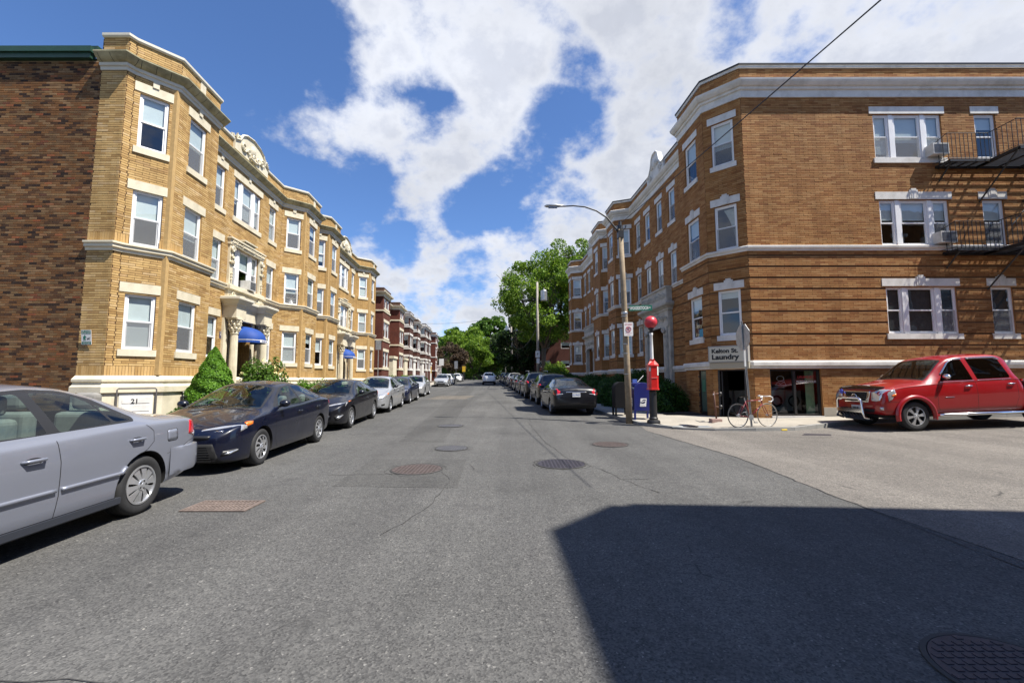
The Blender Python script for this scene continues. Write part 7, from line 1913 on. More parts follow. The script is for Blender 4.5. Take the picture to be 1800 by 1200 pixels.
b = MB(); b.box(-.24, -.06, -.12, .12, 6.25, 6.5); b.lathe([(.0, 6.85), (.05, 6.84), (.06, 6.72), (.09, 6.70), (.10, 6.55)], 12, (-.15, 0, 0)); b.tube([(-.10, 0, 6.55), (.02, .0, 6.6), (.05, 0, 6.7)], .02, 6); b.build('bracket', 'blackp', lp)
for z in (1.62, 2.3, 2.62, 3.55): b = MB(); b.lathe([(.110, z), (.110, z + .025)], 16, (-.02 - z * .018, 0, 0)); b.build('strap', 'alum', lp)
b = MB(); b.lathe([(.10, 3.62), (.108, 3.63), (.108, 3.70), (.10, 3.71)], 16, (-.075, 0, 0)); b.build('strap', 'alum', lp)
Tn = lambda x, o, z: P3(4.32 + x, 14.50 - o, 3.86 + z + x * .02)
ss = sign_plate('street_sign', Tn, .78, .19, ['sgreen'], [], 'green street name sign reading Woodstock Ave on the wooden lamp post', 'street sign', rr=.01)
textmesh('WOODSTOCK', .15, lambda x, y, z: Tn(-.36 + x * .62, .008, -.052 + y), off=.004, mat='white', parent=ss); textmesh('AVE', .075, lambda x, y, z: Tn(.22 + x * .9, .008, -.02 + y), off=.002, mat='white', parent=ss)
b = MB(); b.box(3.88, 4.0, 14.49, 14.54, 3.85, 3.90); b.build('bracket', 'alum', ss)
Tp = lambda x, o, z: P3(3.865 + x, 14.37 - o, 3.13 + z)
np_ = sign_plate('parking_sign', Tp, .30, .46, ['white'], [], 'white and red no parking sign strapped to the wooden lamp post', 'sign')
M['sred'] = plain('sign_red', (.5, .03, .05), .5)
textmesh('STREET CLEANING', .027, lambda x, y, z: Tp(x, .008, .18 + y), off=.0006, mat='sred', parent=np_, align='CENTER'); textmesh('NO PARKING', .04, lambda x, y, z: Tp(x, .008, .13 + y), off=.001, mat='sred', parent=np_, align='CENTER')
b = MB(); b.tube([tuple(Tp(.085 * math.cos(a), .009, -.0 + .085 * math.sin(a))) for a in [k * math.pi / 12 for k in range(25)]], .008, 4); b.tube([tuple(Tp(-.06, .011, .06)), tuple(Tp(.06, .011, -.06))], .008, 4); b.build('prohibition_ring', 'sred', np_)
textmesh('P', .13, lambda x, y, z: Tp(x, .0085, -.045 + y), off=.002, mat='black', parent=np_, align='CENTER'); textmesh('8AM TO 12 NOON', .026, lambda x, y, z: Tp(x, .008, -.14 + y), off=.0006, mat='sred', parent=np_, align='CENTER'); textmesh('TUESDAY', .03, lambda x, y, z: Tp(x, .008, -.19 + y), off=.0006, mat='sred', parent=np_, align='CENTER')
# fire alarm post
fx, fy_ = 4.44, 13.84; g = cor_z(fx, fy_)
fa = empty('fire_alarm_post', (fx, fy_, g), 0, 'red fire alarm box on a black post topped by a white pole and red globe', 'fire alarm')
b = MB(); b.lathe([(0, 0), (.20, 0), (.205, .04), (.19, .09), (.13, .12), (.14, .16), (.115, .20), (.11, .95), (.125, .98), (.10, 1.02), (.14, 1.10), (0, 1.12)], 24); b.build('pedestal', 'black', fa, smooth=False)
b = MB(); b.prism([(-.18, -.13), (-.10, -.19), (.12, -.19), (.20, -.12), (.20, .13), (.12, .19), (-.12, .19), (-.18, .13)], 1.08, 1.80)
b.prism([(-.20, -.15), (-.11, -.21), (.13, -.21), (.22, -.14), (.22, .15), (.13, .21), (-.13, .21), (-.20, .15)], 1.78, 1.83)
b.add([(-.20, -.15, 1.83), (.02, -.21, 1.83), (.22, -.14, 1.83), (.22, .15, 1.83), (-.20, .15, 1.83), (-.06, 0, 2.0), (.08, 0, 2.0)], [(0, 1, 6, 5), (1, 2, 6), (2, 3, 6), (3, 4, 5, 6), (4, 0, 5)])
b.box(-.07, .09, -.06, .06, 1.96, 2.02); b.prism([(-.20, -.15), (-.11, -.21), (.13, -.21), (.22, -.14), (.22, .15), (.13, .21), (-.13, .21), (-.20, .15)], 1.04, 1.09)
b.v = [(x * .8, y * .8, z) if z > 1.0 else (x, y, z) for x, y, z in b.v]; bx = b.build('alarm_box', 'redp', fa); bevel(bx, .008, 2)
b = MB(); b.quad((.135, -.192, 1.50), (.195, -.137, 1.50), (.195, -.137, 1.80), (.135, -.192, 1.80)); b.v = [(x + .004, y - .004, z) for x, y, z in b.v]; b.v = [(x * .8, y * .8, z) for x, y, z in b.v]; b.build('white_label', 'white', bx)
b = MB(); b.add([(-.165, -.152, 1.63), (-.115, -.19, 1.63), (-.105, -.196, 1.72), (-.14, -.17, 1.76), (-.172, -.146, 1.72)], [(0, 1, 2, 3, 4)]); b.v = [(x - .006, y - .006, z) for x, y, z in b.v]; b.v = [(x * .8, y * .8, z) for x, y, z in b.v]; b.build('crest', 'alum', bx)
b = MB(); b.tube([(-.17, -.15, 1.42), (-.10, -.2, 1.42), (.12, -.2, 1.42), (.20, -.13, 1.42)], .008, 5); b.tube([(.20, -.12, 1.12), (.20, -.12, 1.8)], .006, 5); b.v = [(x * .8, y * .8, z) for x, y, z in b.v]; b.build('door_joint', 'redp', bx)
b = MB(); b.lathe([(.055, 2.0), (.052, 2.3), (.042, 2.75), (.055, 2.78), (.055, 2.84), (.035, 2.86)], 18); b.build('pole', 'white', fa, smooth=True)
b = MB(); b.lathe([(.05, 2.82), (.06, 2.86), (.05, 2.93), (.09, 2.98), (.08, 3.02), (.0, 3.03)], 18); b.build('collar', 'black', fa, smooth=True)
b = MB(); b.lathe([(max(.001, .20 * math.sin(math.pi * k / 18)), 3.19 - .20 * math.cos(math.pi * k / 18)) for k in range(19)], 32); b.build('globe', plain('red_globe', (.50, .03, .045), .4), fa, smooth=True)
# post box
def postbox(x, y, s_, mat, lab, blue):
    g = gz(x, y) + .12; r_ = empty('mailbox', (x, y, g), 0, lab, 'mailbox'); w2, d2 = .265 * s_, .25
    b = MB(); n = 18; pr = [(-w2, .28), (-w2, .98)] + [(-w2 * math.cos(math.pi * k / n), .98 + .245 * math.sin(math.pi * k / n)) for k in range(1, n)] + [(w2, .98), (w2, .28)]; m = len(pr)
    b.add([(a, -d2, z) for a, z in pr] + [(a, d2, z) for a, z in pr], [tuple(range(m - 1, -1, -1)), tuple(range(m, 2 * m))] + [(k, (k + 1) % m, m + (k + 1) % m, m + k) for k in range(m)])
    bo = b.build('body', mat, r_); bevel(bo, .012, 2, 50)
    for sx in (-1, 1):
        for sy in (-1, 1): q = MB(); q.box(sx * (w2 - .03) - .03, sx * (w2 - .03) + .03, sy * (d2 - .03) - .03, sy * (d2 - .03) + .03, 0, .30); q.build('leg', mat, r_)
    if blue:
        q = MB(); q.box(-w2 - .03, -.06, -.16, .20, 1.10, 1.22); h_ = q.build('chute', mat, r_); bevel(h_, .02, 2)
        for T in (lambda a, z: (a, -d2 - .006, z), lambda a, z: (-w2 - .006, -a * .85, z)):
            q = MB(); q.add([T(-.115, .43), T(.09, .43), T(.12, .70), T(-.085, .70)], [(0, 1, 2, 3)]); lb = q.build('post_emblem_panel', 'white', r_)
            T2_ = lambda a, z, T=T: tuple(Vector(T(a, z)) + (Vector((0, -.003, 0)) if T(0, 0)[1] < -.2 else Vector((-.003, 0, 0))))
            q = MB(); q.add([T2_(-.075, .53), T2_(-.055, .56), T2_(.06, .60), T2_(.075, .585), T2_(.04, .535)], [(0, 1, 2, 3, 4)]); q.add([T2_(-.05, .60), T2_(.0, .655), T2_(.09, .66), T2_(.085, .63), T2_(.02, .625)], [(0, 1, 2, 3, 4)]); q.add([T2_(-.095, .53), T2_(-.05, .575), T2_(-.085, .60)], [(0, 1, 2)]); q.build('eagle_emblem', 'plogo', lb)
            q = MB(); q.box(0, 0, 0, 0, 0, 0)
        textmesh('UNITED STATES POSTAL SERVICE', .02, lambda X, Y_, Z: Vector((-.10 + X * .55, -d2 - .009, .455 + Y_)), off=.0003, name='lettering', mat='plogo', parent=r_)
    return r_
M['plogo'] = plain('emblem_blue', (.006, .012, .06), .4); M['pblue'] = plain('mailbox_blue', (.012, .018, .13), .35, var=.12, coat=.4); M['olive'] = plain('dark_relay_box', (.006, .006, .007), .75, spec=.2)
postbox(4.37, 14.90, 1.15, 'pblue', 'blue domed mailbox with a white eagle emblem at the corner kerb', True)
postbox(3.98, 16.15, .95, 'olive', 'dark domed relay mailbox partly hidden behind the wooden lamp post', False)
b = MB(); b.box(4.10, 4.24, 14.86, 15.0, 1.36, 1.48); o = b.build('paper_box', plain('light_blue_box', (.08, .14, .45), .5)); tag(o, 'small light blue box on top of the blue mailbox', 'box')
b = MB(); b.tube([(4.30, 15.0, 1.38), (4.52, 15.05, 1.60)], .012, 5); tag(b.build('rod', 'white'), 'thin white rod sticking up from the blue mailbox', 'rod')
# standpipe by the laundry door
g = cor_z(6.55, 14.35); sp_ = empty('standpipe', (6.62, 14.35, g), 0, 'rusty standpipe with two black valves standing on a pink block by the laundry door', 'standpipe')
b = MB(); b.box(-.17, .17, -.12, .12, 0, .13); o = b.build('block', plain('pink_granite', (.30, .20, .17), .85, var=.2, vscale=12), sp_); bevel(o, .015, 2)
b = MB(); b.tube([(.03, 0, .1), (.0, 0, .55), (-.02, 0, 1.0)], .028, 8); b.tube([(-.03, 0, .92), (.14, 0, .94)], .022, 8); b.tube([(-.02, 0, .52), (.14, 0, .50)], .022, 8); b.build('pipe', plain('rusty_pipe', (.10, .045, .03), .8, var=.4, vscale=15), sp_, smooth=True)
for z in (.93, .51):
    b = MB(); b.lathe([(0, 0), (.05, 0), (.065, .03), (.065, .07), (.03, .09), (0, .09)], 12, (.14, 0, z), 'x'); b.build('valve', 'black', sp_)
b = MB(); b.lathe([(0, 0), (.025, 0), (.025, .03), (0, .03)], 8, (-.045, 0, .92), 'x'); b.build('cap', 'white', sp_)
# stop sign seen edge-on from behind
sx_, sy_ = 6.98, 12.86; g = cor_z(sx_, sy_)
st = empty('stop_sign', (sx_, sy_, g), 0, 'octagonal stop sign seen almost edge-on from behind on a leaning grey post', 'stop sign')
b = MB()
for (x0, x1) in ((-.03, .03),):
    P = [(-.03, 0), (-.012, .0), (-.012, .03), (.012, .03), (.012, 0), (.03, 0), (.03, .006), (.018, .006), (.018, .036), (-.018, .036), (-.018, .006), (-.03, .006)]
    n = len(P); vs = [(x, y, 0) for x, y in P] + [(x - .14, y + .02, 3.1) for x, y in P]; b.add(vs, [(k, (k + 1) % n, n + (k + 1) % n, n + k) for k in range(n)] + [tuple(range(n, 2 * n))])
b.build('post', 'alum', st)
b = MB(); ang_ = R(90); ca, sa = math.cos(ang_), math.sin(ang_); pts = [(.38 / math.cos(math.pi / 8) * math.cos(math.pi / 8 + k * math.pi / 4), .38 / math.cos(math.pi / 8) * math.sin(math.pi / 8 + k * math.pi / 4)) for k in range(8)]
def So(u, v, o): return (-.115 + u * ca + o * sa, .05 + u * sa - o * ca, 2.62 + v)
b.add([So(u, v, 0) for u, v in pts] + [So(u, v, .006) for u, v in pts], [tuple(range(8)), tuple(range(15, 7, -1))] + [(k, 8 + k, 8 + (k + 1) % 8, (k + 1) % 8) for k in range(8)]); b.build('sign_blade', 'alum', st)
b = MB(); b.add([So(u, v, .009) for u, v in pts], [tuple(range(8))]); b.build('sign_face', 'redp', st)
b = MB(); b.box(-.13, -.09, -.02, .02, 1.75, 2.25); b.build('strip', 'white', st)
# bicycle
M['bred'] = plain('bicycle_red', (.20, .008, .012), .3, coat=.6); M['tyreb'] = plain('bicycle_tyre_dark', (.02, .02, .02), .8); M['tyret'] = plain('bicycle_tyre_tan', (.20, .18, .15), .8)
g = cor_z(6.9, 12.8) + .0
bk = empty('bicycle', (6.52, 12.72, g), R(12), 'red racing bicycle with white handlebar tape leaning on the stop sign post', 'bicycle')
def bwheel(cx, tm):
    b = MB(); rr = .335; b.tube([(cx + rr * math.cos(a), 0, rr + rr * math.sin(a)) for a in [2 * math.pi * k / 40 for k in range(41)]], .013, 6, cap=False); w_ = b.build('wheel', tm, bk, smooth=True)
    b = MB(); r2 = .32; b.tube([(cx + r2 * math.cos(a), 0, rr + r2 * math.sin(a)) for a in [2 * math.pi * k / 40 for k in range(41)]], .0055, 5, cap=False); b.build('rim', 'alum', w_, smooth=True)
    b = MB()
    for k in range(16): a = 2 * math.pi * k / 16; b.tube([(cx + .02 * math.cos(a + 1.2), .02 * (-1) ** k, rr + .02 * math.sin(a + 1.2)), (cx + .318 * math.cos(a), 0, rr + .318 * math.sin(a))], .0014, 3)
    b.build('spokes', 'alum', w_)['kind'] = 'stuff'
    b = MB(); b.lathe([(.022, -.04), (.022, .04)], 10, (cx, 0, rr), 'y'); b.build('hub', 'alum', w_)
bwheel(0, 'tyreb'); bwheel(.99, 'tyret')
b = MB(); BB, ST, HT, HB, RA, FA = (.40, 0, .28), (.26, 0, .74), (.80, 0, .78), (.83, 0, .66), (0, 0, .335), (.99, 0, .335)
for p, q, r_ in ((BB, ST, .015), (ST, HT, .014), (BB, HB, .016), (HT, HB, .018)): b.tube([p, q], r_, 8)
for s in (-1, 1): b.tube([(BB[0], s * .03, BB[2]), (RA[0], s * .06, RA[2])], .008, 6); b.tube([(ST[0], s * .02, ST[2] - .03), (RA[0], s * .06, RA[2])], .007, 6); b.tube([(HB[0], s * .02, HB[2] - .02), (.87, s * .045, .58), (FA[0] - .02, s * .05, .36), (FA[0], s * .05, FA[2])], .009, 6)
b.build('frame', 'bred', bk, smooth=True)
b = MB(); b.tube([ST, (.235, 0, .86)], .013, 6); b.tube([HT, (.79, 0, .86), (.87, 0, .88)], .013, 6); b.build('seat_post', 'alum', bk)
b = MB(); b.add([(.10, -.06, .88), (.10, .06, .88), (.24, .03, .885), (.38, .012, .87), (.38, -.012, .87), (.24, -.03, .885), (.12, 0, .84), (.30, 0, .84)], [(0, 5, 2, 1), (5, 4, 3, 2), (0, 1, 6), (1, 2, 7, 6), (2, 3, 7), (3, 4, 7), (4, 5, 7), (5, 0, 6, 7)]); b.build('saddle', 'black', bk)
b = MB()
for s in (-1, 1): b.tube([(.87, 0, .88), (.87, s * .18, .885), (.93, s * .20, .89), (1.01, s * .20, .85), (1.02, s * .20, .78), (.96, s * .20, .73), (.88, s * .20, .735)], .016, 7)
b.build('handlebar', 'white', bk, smooth=True)
b = MB(); b.lathe([(.0, 0), (.085, .0), (.085, .006), (0, .006)], 22, (.40, -.05, .28), 'y'); b.tube([(.40, -.07, .28), (.49, -.07, .14)], .009, 5); b.box(.45, .54, -.13, -.07, .125, .15); b.tube([(.40, .07, .28), (.31, .07, .42)], .009, 5); b.box(.27, .36, .07, .13, .41, .435); b.build('crank', 'alum', bk)
b = MB(); b.lathe([(0, 0), (.045, .0), (.055, .02), (.03, .03), (0, .03)], 14, (0, -.06, .335), 'y'); b.build('sprocket', 'alum', bk)
# manholes, drain, corner cover
def cover(x, y, r_, mat, lab, name='manhole_cover', base=None, cat='manhole cover'):
    z0 = (gz(x, y) if base is None else base); e = empty(name, (x, y, z0), 0, lab, cat, None)
    b = MB(); b.lathe([(r_, .004), (r_, .011), (r_ - .025, .013), (r_ - .03, .004)], 40); b.build('frame', 'tar', e)
    if y > 4 and base is None: crack([(x + (r_ + .05) * math.cos(a) * rnd.uniform(.97, 1.1), y + (r_ + .05) * math.sin(a) * rnd.uniform(.97, 1.1)) for a in [k * math.pi / 7 for k in range(rnd.choice([8, 11, 14]) + 1)]], .007)
    b = MB(); b.lathe([(r_ - .03, .007), (r_ - .031, .012), (.0, .012)], 40); c = b.build('lid', mat, e)
    b = MB()
    for k in range(-6, 7):
        for j in range(-6, 7):
            u, v = k * r_ / 7, j * r_ / 7
            if math.hypot(u, v) < r_ * .86: b.box(u - .018, u + .018, v - .018, v + .018, .012, .0165)
    b.build('raised_pattern', mat, c)['kind'] = 'stuff'
M['mh_red'] = plain('rusty_iron', (.075, .056, .05), .7, var=.3, vscale=14, bump=.5); M['mh_dark'] = plain('dark_iron', (.034, .030, .038), .55, var=.3, vscale=14, bump=.5); M['mh_grey'] = plain('worn_iron', (.075, .072, .074), .5, var=.3, vscale=10)
cover(-1.57, 7.33, .43, 'mh_red', 'reddish rusted manhole cover left of the middle of the road')
cover(.85, 7.77, .44, 'mh_dark', 'dark purple grey manhole cover in the road, beside the long crack')
cover(2.22, 10.05, .41, 'mh_red', 'flat reddish manhole cover nearest the mailbox corner')
cover(-1.30, 9.52, .36, 'mh_grey', 'sunken grey manhole cover beyond the reddish one on the left')
cover(-1.9, 13.6, .40, 'mh_grey', 'farthest grey manhole cover up the street')
cover(2.52, 2.28, .38, 'mh_dark', 'manhole cover in the shade at the bottom right corner')
cover(5.35, 13.24, .22, 'mh_dark', 'small round cover in the corner pavement', base=cor_z(5.35, 13.24) + .006)
b = MB(); b.box(4.75, 5.95, 12.98, 13.34, 0, .006, 0, lambda x, y, z: (x, y + .08, cor_z(x, y) + .004 + z)); tag(b.build('pavement_patch', plain('blue_grey_cement', (.25, .27, .28), .85, var=.12)), kind='structure')
M['mh_grate'] = plain('worn_grate_iron', (.15, .115, .098), .7, var=.3, vscale=14)
e = empty('storm_drain', (-3.37, 5.24, 0), 0, 'rusty square storm drain grate beside the silver lilac car', 'drain grate')
b = MB(); b.box(-.36, .36, -.20, .20, .0, .004); b.build('pit', 'dark', e)
b = MB(); fr(b, -.37, .37, 0, .42, .03, -.0, .012); b.v = [(x, z - .21, .004 + y) for x, y, z in b.v]; b.build('frame', 'mh_grate', e)
for k in range(15): q = MB(); x = -.32 + k * .0457; q.box(x - .012, x + .012, -.185, .185, .004, .013); q.build('bar', 'mh_grate', e)
q = MB()
for y in (-.1, 0, .1): q.box(-.34, .34, y - .012, y + .012, .003, .0125)
q.build('cross_bar', 'mh_grate', e)
b = MB(); b.box(7.68, 7.86, 12.60, 12.68, 0, .05, 0, lambda x, y, z: (x, y, gz(x, y) + z)); o = b.build('litter', plain('yellow_wrapper', (.6, .42, .03), .5)); bevel(o, .02, 2); tag(o, 'small yellow wrapper lying against the kerb of the side street', 'litter')
b = MB(); b.prism([(7.6, 11.6), (8.3, 11.5), (8.5, 11.8), (7.9, 11.95)], 0.004, .008); tag(b.build('drain_cover', 'mh_dark'), 'dark flat cover in the side street below the bicycle', 'drain cover')
# utility poles
def upole(x, y, h, lab, lean=(0, 0), arms=(), cans=(), lamp=None, r0=.15):
    g = gz(x, y) + .1; e = empty('utility_pole', (x, y, g), 0, lab, 'utility pole')
    b = MB(); b.tube([(0, 0, -.3), (lean[0] * .5, lean[1] * .5, h * .5), (lean[0], lean[1], h)], [r0, r0 * .85, r0 * .66], 12); b.build('pole', 'woodg', e, smooth=True)
    for (z, w0, w1) in arms: q = MB(); q.box(w0, w1, -.06, .06, z - .06, z + .06); q.build('crossarm', 'woodg', e)
    for (cx, z) in cans:
        q = MB(); q.lathe([(0, z), (.30, z), (.31, z + .05), (.31, z + .95), (.28, z + 1.02), (0, z + 1.06)], 20, (cx, 0, 0)); q.build('transformer', 'alum', e, smooth=False)
        q = MB(); q.tube([(cx, 0, z + 1.0), (cx, 0, z + 1.25)], .04, 6); q.build('insulator', 'white', e)
    if lamp: q = MB(); q.tube([(0, 0, lamp), (.5, 0, lamp + .15), (1.4, 0, lamp + .25)], .03, 6); q.tube([(1.35, 0, lamp + .26), (1.6, 0, lamp + .27), (2.1, 0, lamp + .24)], [.05, .12, .08], 8); q.build('lamp_arm', 'alum', e)
    return e
pa_ = upole(2.50, 42, 10.4, 'pale utility pole with a grey transformer near its top', (-.02, 0), (), ((.62, 8.55),))
upole(.12, 80, 12.9, 'utility pole with two transformers and a small lamp arm, in front of the dark trees', (-.35, 0), ((12.5, -1.6, .9), (8.6, -1.9, .2)), ((-1.0, 9.2), (.85, 9.2)), 12.9, .2)
upole(-1.9, 128, 9.5, 'farthest utility pole in front of the green trees', (0, 0), ((9.2, -.8, .8),), ((-.5, 7.2),), None, .17)
Tq = lambda x, o, z: P3(2.46 + x, 41.8 - o, 3.9 + z)
q_ = sign_plate('parking_sign', Tq, .42, .62, ['white'], [], 'upper white sign on the pale utility pole', 'sign'); Tq2 = lambda x, o, z: P3(2.5 + x, 41.8 - o, 3.25 + z); sign_plate('parking_sign', Tq2, .30, .5, ['white'], [], 'lower small white sign on the pale utility pole', 'sign')
textmesh('P', .3, lambda x, y, z: Tq(x, .01, -.1 + y), off=.003, mat='black', parent=q_, align='CENTER')
# blank sign on a post on the left, seen from behind; further small signs
def postsign(x, y, h, w_, hh, lab, mat='alum'):
    g = gz(x, y) + .12; e = empty('parking_sign', (x, y, g), 0, lab, 'sign'); b = MB(); b.tube([(0, 0, -.1), (0, 0, h)], .028, 6); b.build('post', 'alum', e)
    b = MB(); b.box(-w_ / 2, w_ / 2, -.03, -.02, h - hh, h); b.build('sign_blade', mat, e)
postsign(-8.05, 26.2, 3.45, .34, .55, 'blank backed sign on a thin post in front of the first red house')
postsign(-8.2, 40.5, 1.5, .3, .45, 'short white sign at the kerb by the gap in the parked cars', 'white'); postsign(-13.6, 84, 4.2, .9, 1.3, 'white roadside sign among the brown trees on the left', 'white'); postsign(-11.8, 92, 4.0, .7, 1.6, 'second roadside sign among the brown trees on the left', 'alum')
M['yel'] = plain('yellow_sign', (.6, .38, .02), .5); postsign(-14.8, 78, 2.6, .8, 1.2, 'yellow sign low under the brown trees', 'yel'); postsign(-10.6, 96, 3.0, .7, 1.2, 'small yellow sign beyond the other yellow one', 'yel')
for k, (x, y) in enumerate(((-9.9, 42.3), (-10.0, 43.2), (-10.2, 44.3))):
    g = gz(x, y) + .12; e = empty('wheeled_bin', (x, y, g), 0, ['dark wheeled bin nearest the gap on the left pavement', 'middle dark wheeled bin on the left pavement', 'far dark wheeled bin on the left pavement'][k], 'bin', 'wheeled bins on the left pavement')
    b = MB(); b.add([(-.24, -.26, .06), (.24, -.26, .06), (.24, .26, .06), (-.24, .26, .06), (-.3, -.34, 1.0), (.3, -.34, 1.0), (.3, .34, 1.0), (-.3, .34, 1.0)], [(3, 2, 1, 0), (0, 1, 5, 4), (1, 2, 6, 5), (2, 3, 7, 6), (3, 0, 4, 7)]); b.build('bin_body', 'blackp', e); b = MB(); b.box(-.32, .32, -.38, .36, 1.0, 1.06); b.build('lid', 'blackp', e)
# overhead wires
def wire(p, q, sag, lab, r_=.011):
    p, q = Vector(p), Vector(q); P = []
    for k in range(25): t = k / 24; v = p.lerp(q, t); v.z -= sag * 4 * t * (1 - t); P.append(v)
    b = MB(); b.tube(P, r_, 5); return tag(b.build('overhead_wire', 'black'), lab, 'wire')
wire((4.3, 4.7, 5.86), (2.48, 42, 10.35), .22, 'black overhead wire running from above the camera to the pale utility pole', .010)
wire((-1.7, 80, 13.2), (-19, 66, 10.5), .9, 'thin wire crossing the street from the far pole to the red houses', .02)
wire((2.5, 42, 9.6), (.1, 80, 10.4), .8, 'slack cable between the two nearer utility poles, upper', .03); wire((2.5, 42, 6.6), (.0, 80, 8.2), 1.6, 'slack cable sagging low between the two nearer utility poles', .03)
# ================================================================== VEGETATION
def leafmat(name, stops, tr=.35):
    m, t, b = nmat(name); g = t.nodes.new('ShaderNodeNewGeometry'); out = [n for n in t.nodes if n.type == 'OUTPUT_MATERIAL'][0]
    c = mramp(t, g.outputs['Random Per Island'], stops)
    n = mnoise(t, .5, 3, .5, vec=g.outputs['Position']); c = mmix(t, 1.0, c, mramp(t, n.outputs['Fac'], [(.3, (.75, .78, .7)), (.7, (1.2, 1.18, 1.1))]), 'MULTIPLY')
    t.links.new(c, b.inputs['Base Color']); b.inputs['Roughness'].default_value = .6; b.inputs['Specular IOR Level'].default_value = .3
    tl = t.nodes.new('ShaderNodeBsdfTranslucent'); t.links.new(c, tl.inputs[0]); mx = t.nodes.new('ShaderNodeMixShader'); mx.inputs[0].default_value = tr
    t.links.new(b.outputs[0], mx.inputs[1]); t.links.new(tl.outputs[0], mx.inputs[2]); t.links.new(mx.outputs[0], out.inputs[0]); return m
M['leafA'] = leafmat('bright_spring_leaves', [(0, (.06, .125, .012)), (.5, (.13, .23, .02)), (.85, (.21, .32, .03)), (1, (.30, .40, .07))], .45)
M['leafB'] = leafmat('green_leaves', [(0, (.035, .09, .012)), (.5, (.08, .17, .02)), (1, (.15, .26, .035))], .45)
M['leafD'] = leafmat('dark_leaves', [(0, (.012, .03, .008)), (.6, (.025, .055, .012)), (1, (.045, .085, .018))], .25)
M['leafR'] = leafmat('brown_purple_leaves', [(0, (.05, .035, .028)), (.6, (.10, .065, .045)), (1, (.14, .10, .05))], .3)
M['leafC'] = leafmat('arborvitae', [(0, (.035, .10, .006)), (.5, (.09, .21, .012)), (1, (.15, .30, .025))], .25)
M['leafH'] = leafmat('yew_needles', [(0, (.018, .05, .008)), (.6, (.04, .11, .015)), (1, (.08, .17, .025))], .25)
M['bark'] = plain('bark', (.09, .07, .05), .9, var=.3, vscale=6, bump=.6)
nrng = np.random.default_rng(5)
def leaves(name, C, size, mat, parent, flat=.0, kind=None, N_=None, asp=1.6):
    """one quad (folded leaf) per centre C"""
    n = len(C); C = np.asarray(C, float)
    a = nrng.normal(size=(n, 3)); 
    if N_ is not None: a = a * .6 + N_ * 1.0
    a /= np.linalg.norm(a, axis=1)[:, None]; t = nrng.normal(size=(n, 3)); u = np.cross(a, t); u /= np.linalg.norm(u, axis=1)[:, None]; v = np.cross(a, u)
    s = size * nrng.uniform(.6, 1.3, n)[:, None]; u = u * s * asp * .5; v = v * s * .5
    V = np.empty((n, 4, 3)); V[:, 0] = C - u; V[:, 1] = C - v + a * s * .12; V[:, 2] = C + u; V[:, 3] = C + v + a * s * .12
    me = bpy.data.meshes.new(name); me.vertices.add(4 * n); me.vertices.foreach_set('co', V.reshape(-1)); me.loops.add(4 * n); me.loops.foreach_set('vertex_index', np.arange(4 * n, dtype=np.int32))
    me.polygons.add(n); me.polygons.foreach_set('loop_start', np.arange(0, 4 * n, 4, dtype=np.int32)); me.polygons.foreach_set('loop_total', np.full(n, 4, np.int32)); me.update(calc_edges=True); me.materials.append(M[mat])
    o = bpy.data.objects.new(name, me); col.objects.link(o); o.parent = parent
    if kind: o['kind'] = kind
    return o
def tree(x, y, H, cr, lab, mat, seed, nl=9000, ls=.22, trunk=.3, base=.28, z0=None, spread=1.0, clusters=46, cat='tree', squash=1.0, off=(0, 0), name='tree', group=None):
    q = random.Random(seed); g = gz(x, y) if z0 is None else z0; e = empty(name, (x, y, g), 0, lab, cat, group); b = MB(); tips = []
    def limb(p, d, l, r_, dep):
        P = [p]; n = 4; dd = d.copy()
        for k in range(n): dd = (dd + Vector((q.uniform(-.22, .22), q.uniform(-.22, .22), q.uniform(-.05, .18)))).normalized(); P.append(P[-1] + dd * l / n)
        b.tube(P, [r_ * (1 - .45 * k / n) for k in range(n + 1)], 6 if dep < 2 else 4)
        if dep >= 3: tips.append(P[-1]); return
        if dep >= 2: tips.append(P[-1]); tips.append(P[2])
        for k in range(3 if dep < 2 else 2):
            a = q.uniform(0, 2 * math.pi); t = Vector((math.cos(a), math.sin(a), q.uniform(.15, .8))); limb(P[q.choice([2, 3, 4])], (dd * .8 + t * .75).normalized(), l * q.uniform(.6, .8), r_ * .55, dep + 1)
    th = H * base; b.tube([(0, 0, -.3), (q.uniform(-.1, .1), q.uniform(-.1, .1), th * .5), (q.uniform(-.2, .2), q.uniform(-.2, .2), th)], [trunk, trunk * .8, trunk * .72], 10)
    for k in range(5):
        a = 2 * math.pi * k / 5 + q.uniform(-.4, .4); limb(Vector((0, 0, th * q.uniform(.8, 1))), Vector((math.cos(a) * spread * .7, math.sin(a) * spread * .7, .9)).normalized(), H * .3, trunk * .5, 0)
    b.build('trunk', 'bark', e, smooth=True)
    cz = th + (H - th) * .52; rz = (H - th) * .5 * squash; cl = []
    for k in range(clusters):
        a = q.uniform(0, 2 * math.pi); w_ = q.uniform(-1, 1); rr = q.uniform(.45, 1.0) ** .6; s = math.sqrt(1 - w_ * w_); cl.append((off[0] + cr * rr * s * math.cos(a), off[1] + cr * rr * s * math.sin(a), cz + rz * rr * w_, q.uniform(.13, .27) * cr))
    for t in tips[:30]: cl.append((t.x, t.y, min(t.z, H * .95), cr * .16))
    per = nl // len(cl); C = []
    for (a, c, z, r_) in cl:
        d = nrng.normal(size=(per, 3)); d /= np.linalg.norm(d, axis=1)[:, None]; d *= (nrng.uniform(.3, 1.0, per) ** .5)[:, None] * r_ * np.array([1.15, 1.15, .8]); C.append(d + np.array([a, c, z]))
    leaves('crown', np.concatenate(C), ls, mat, e); return e
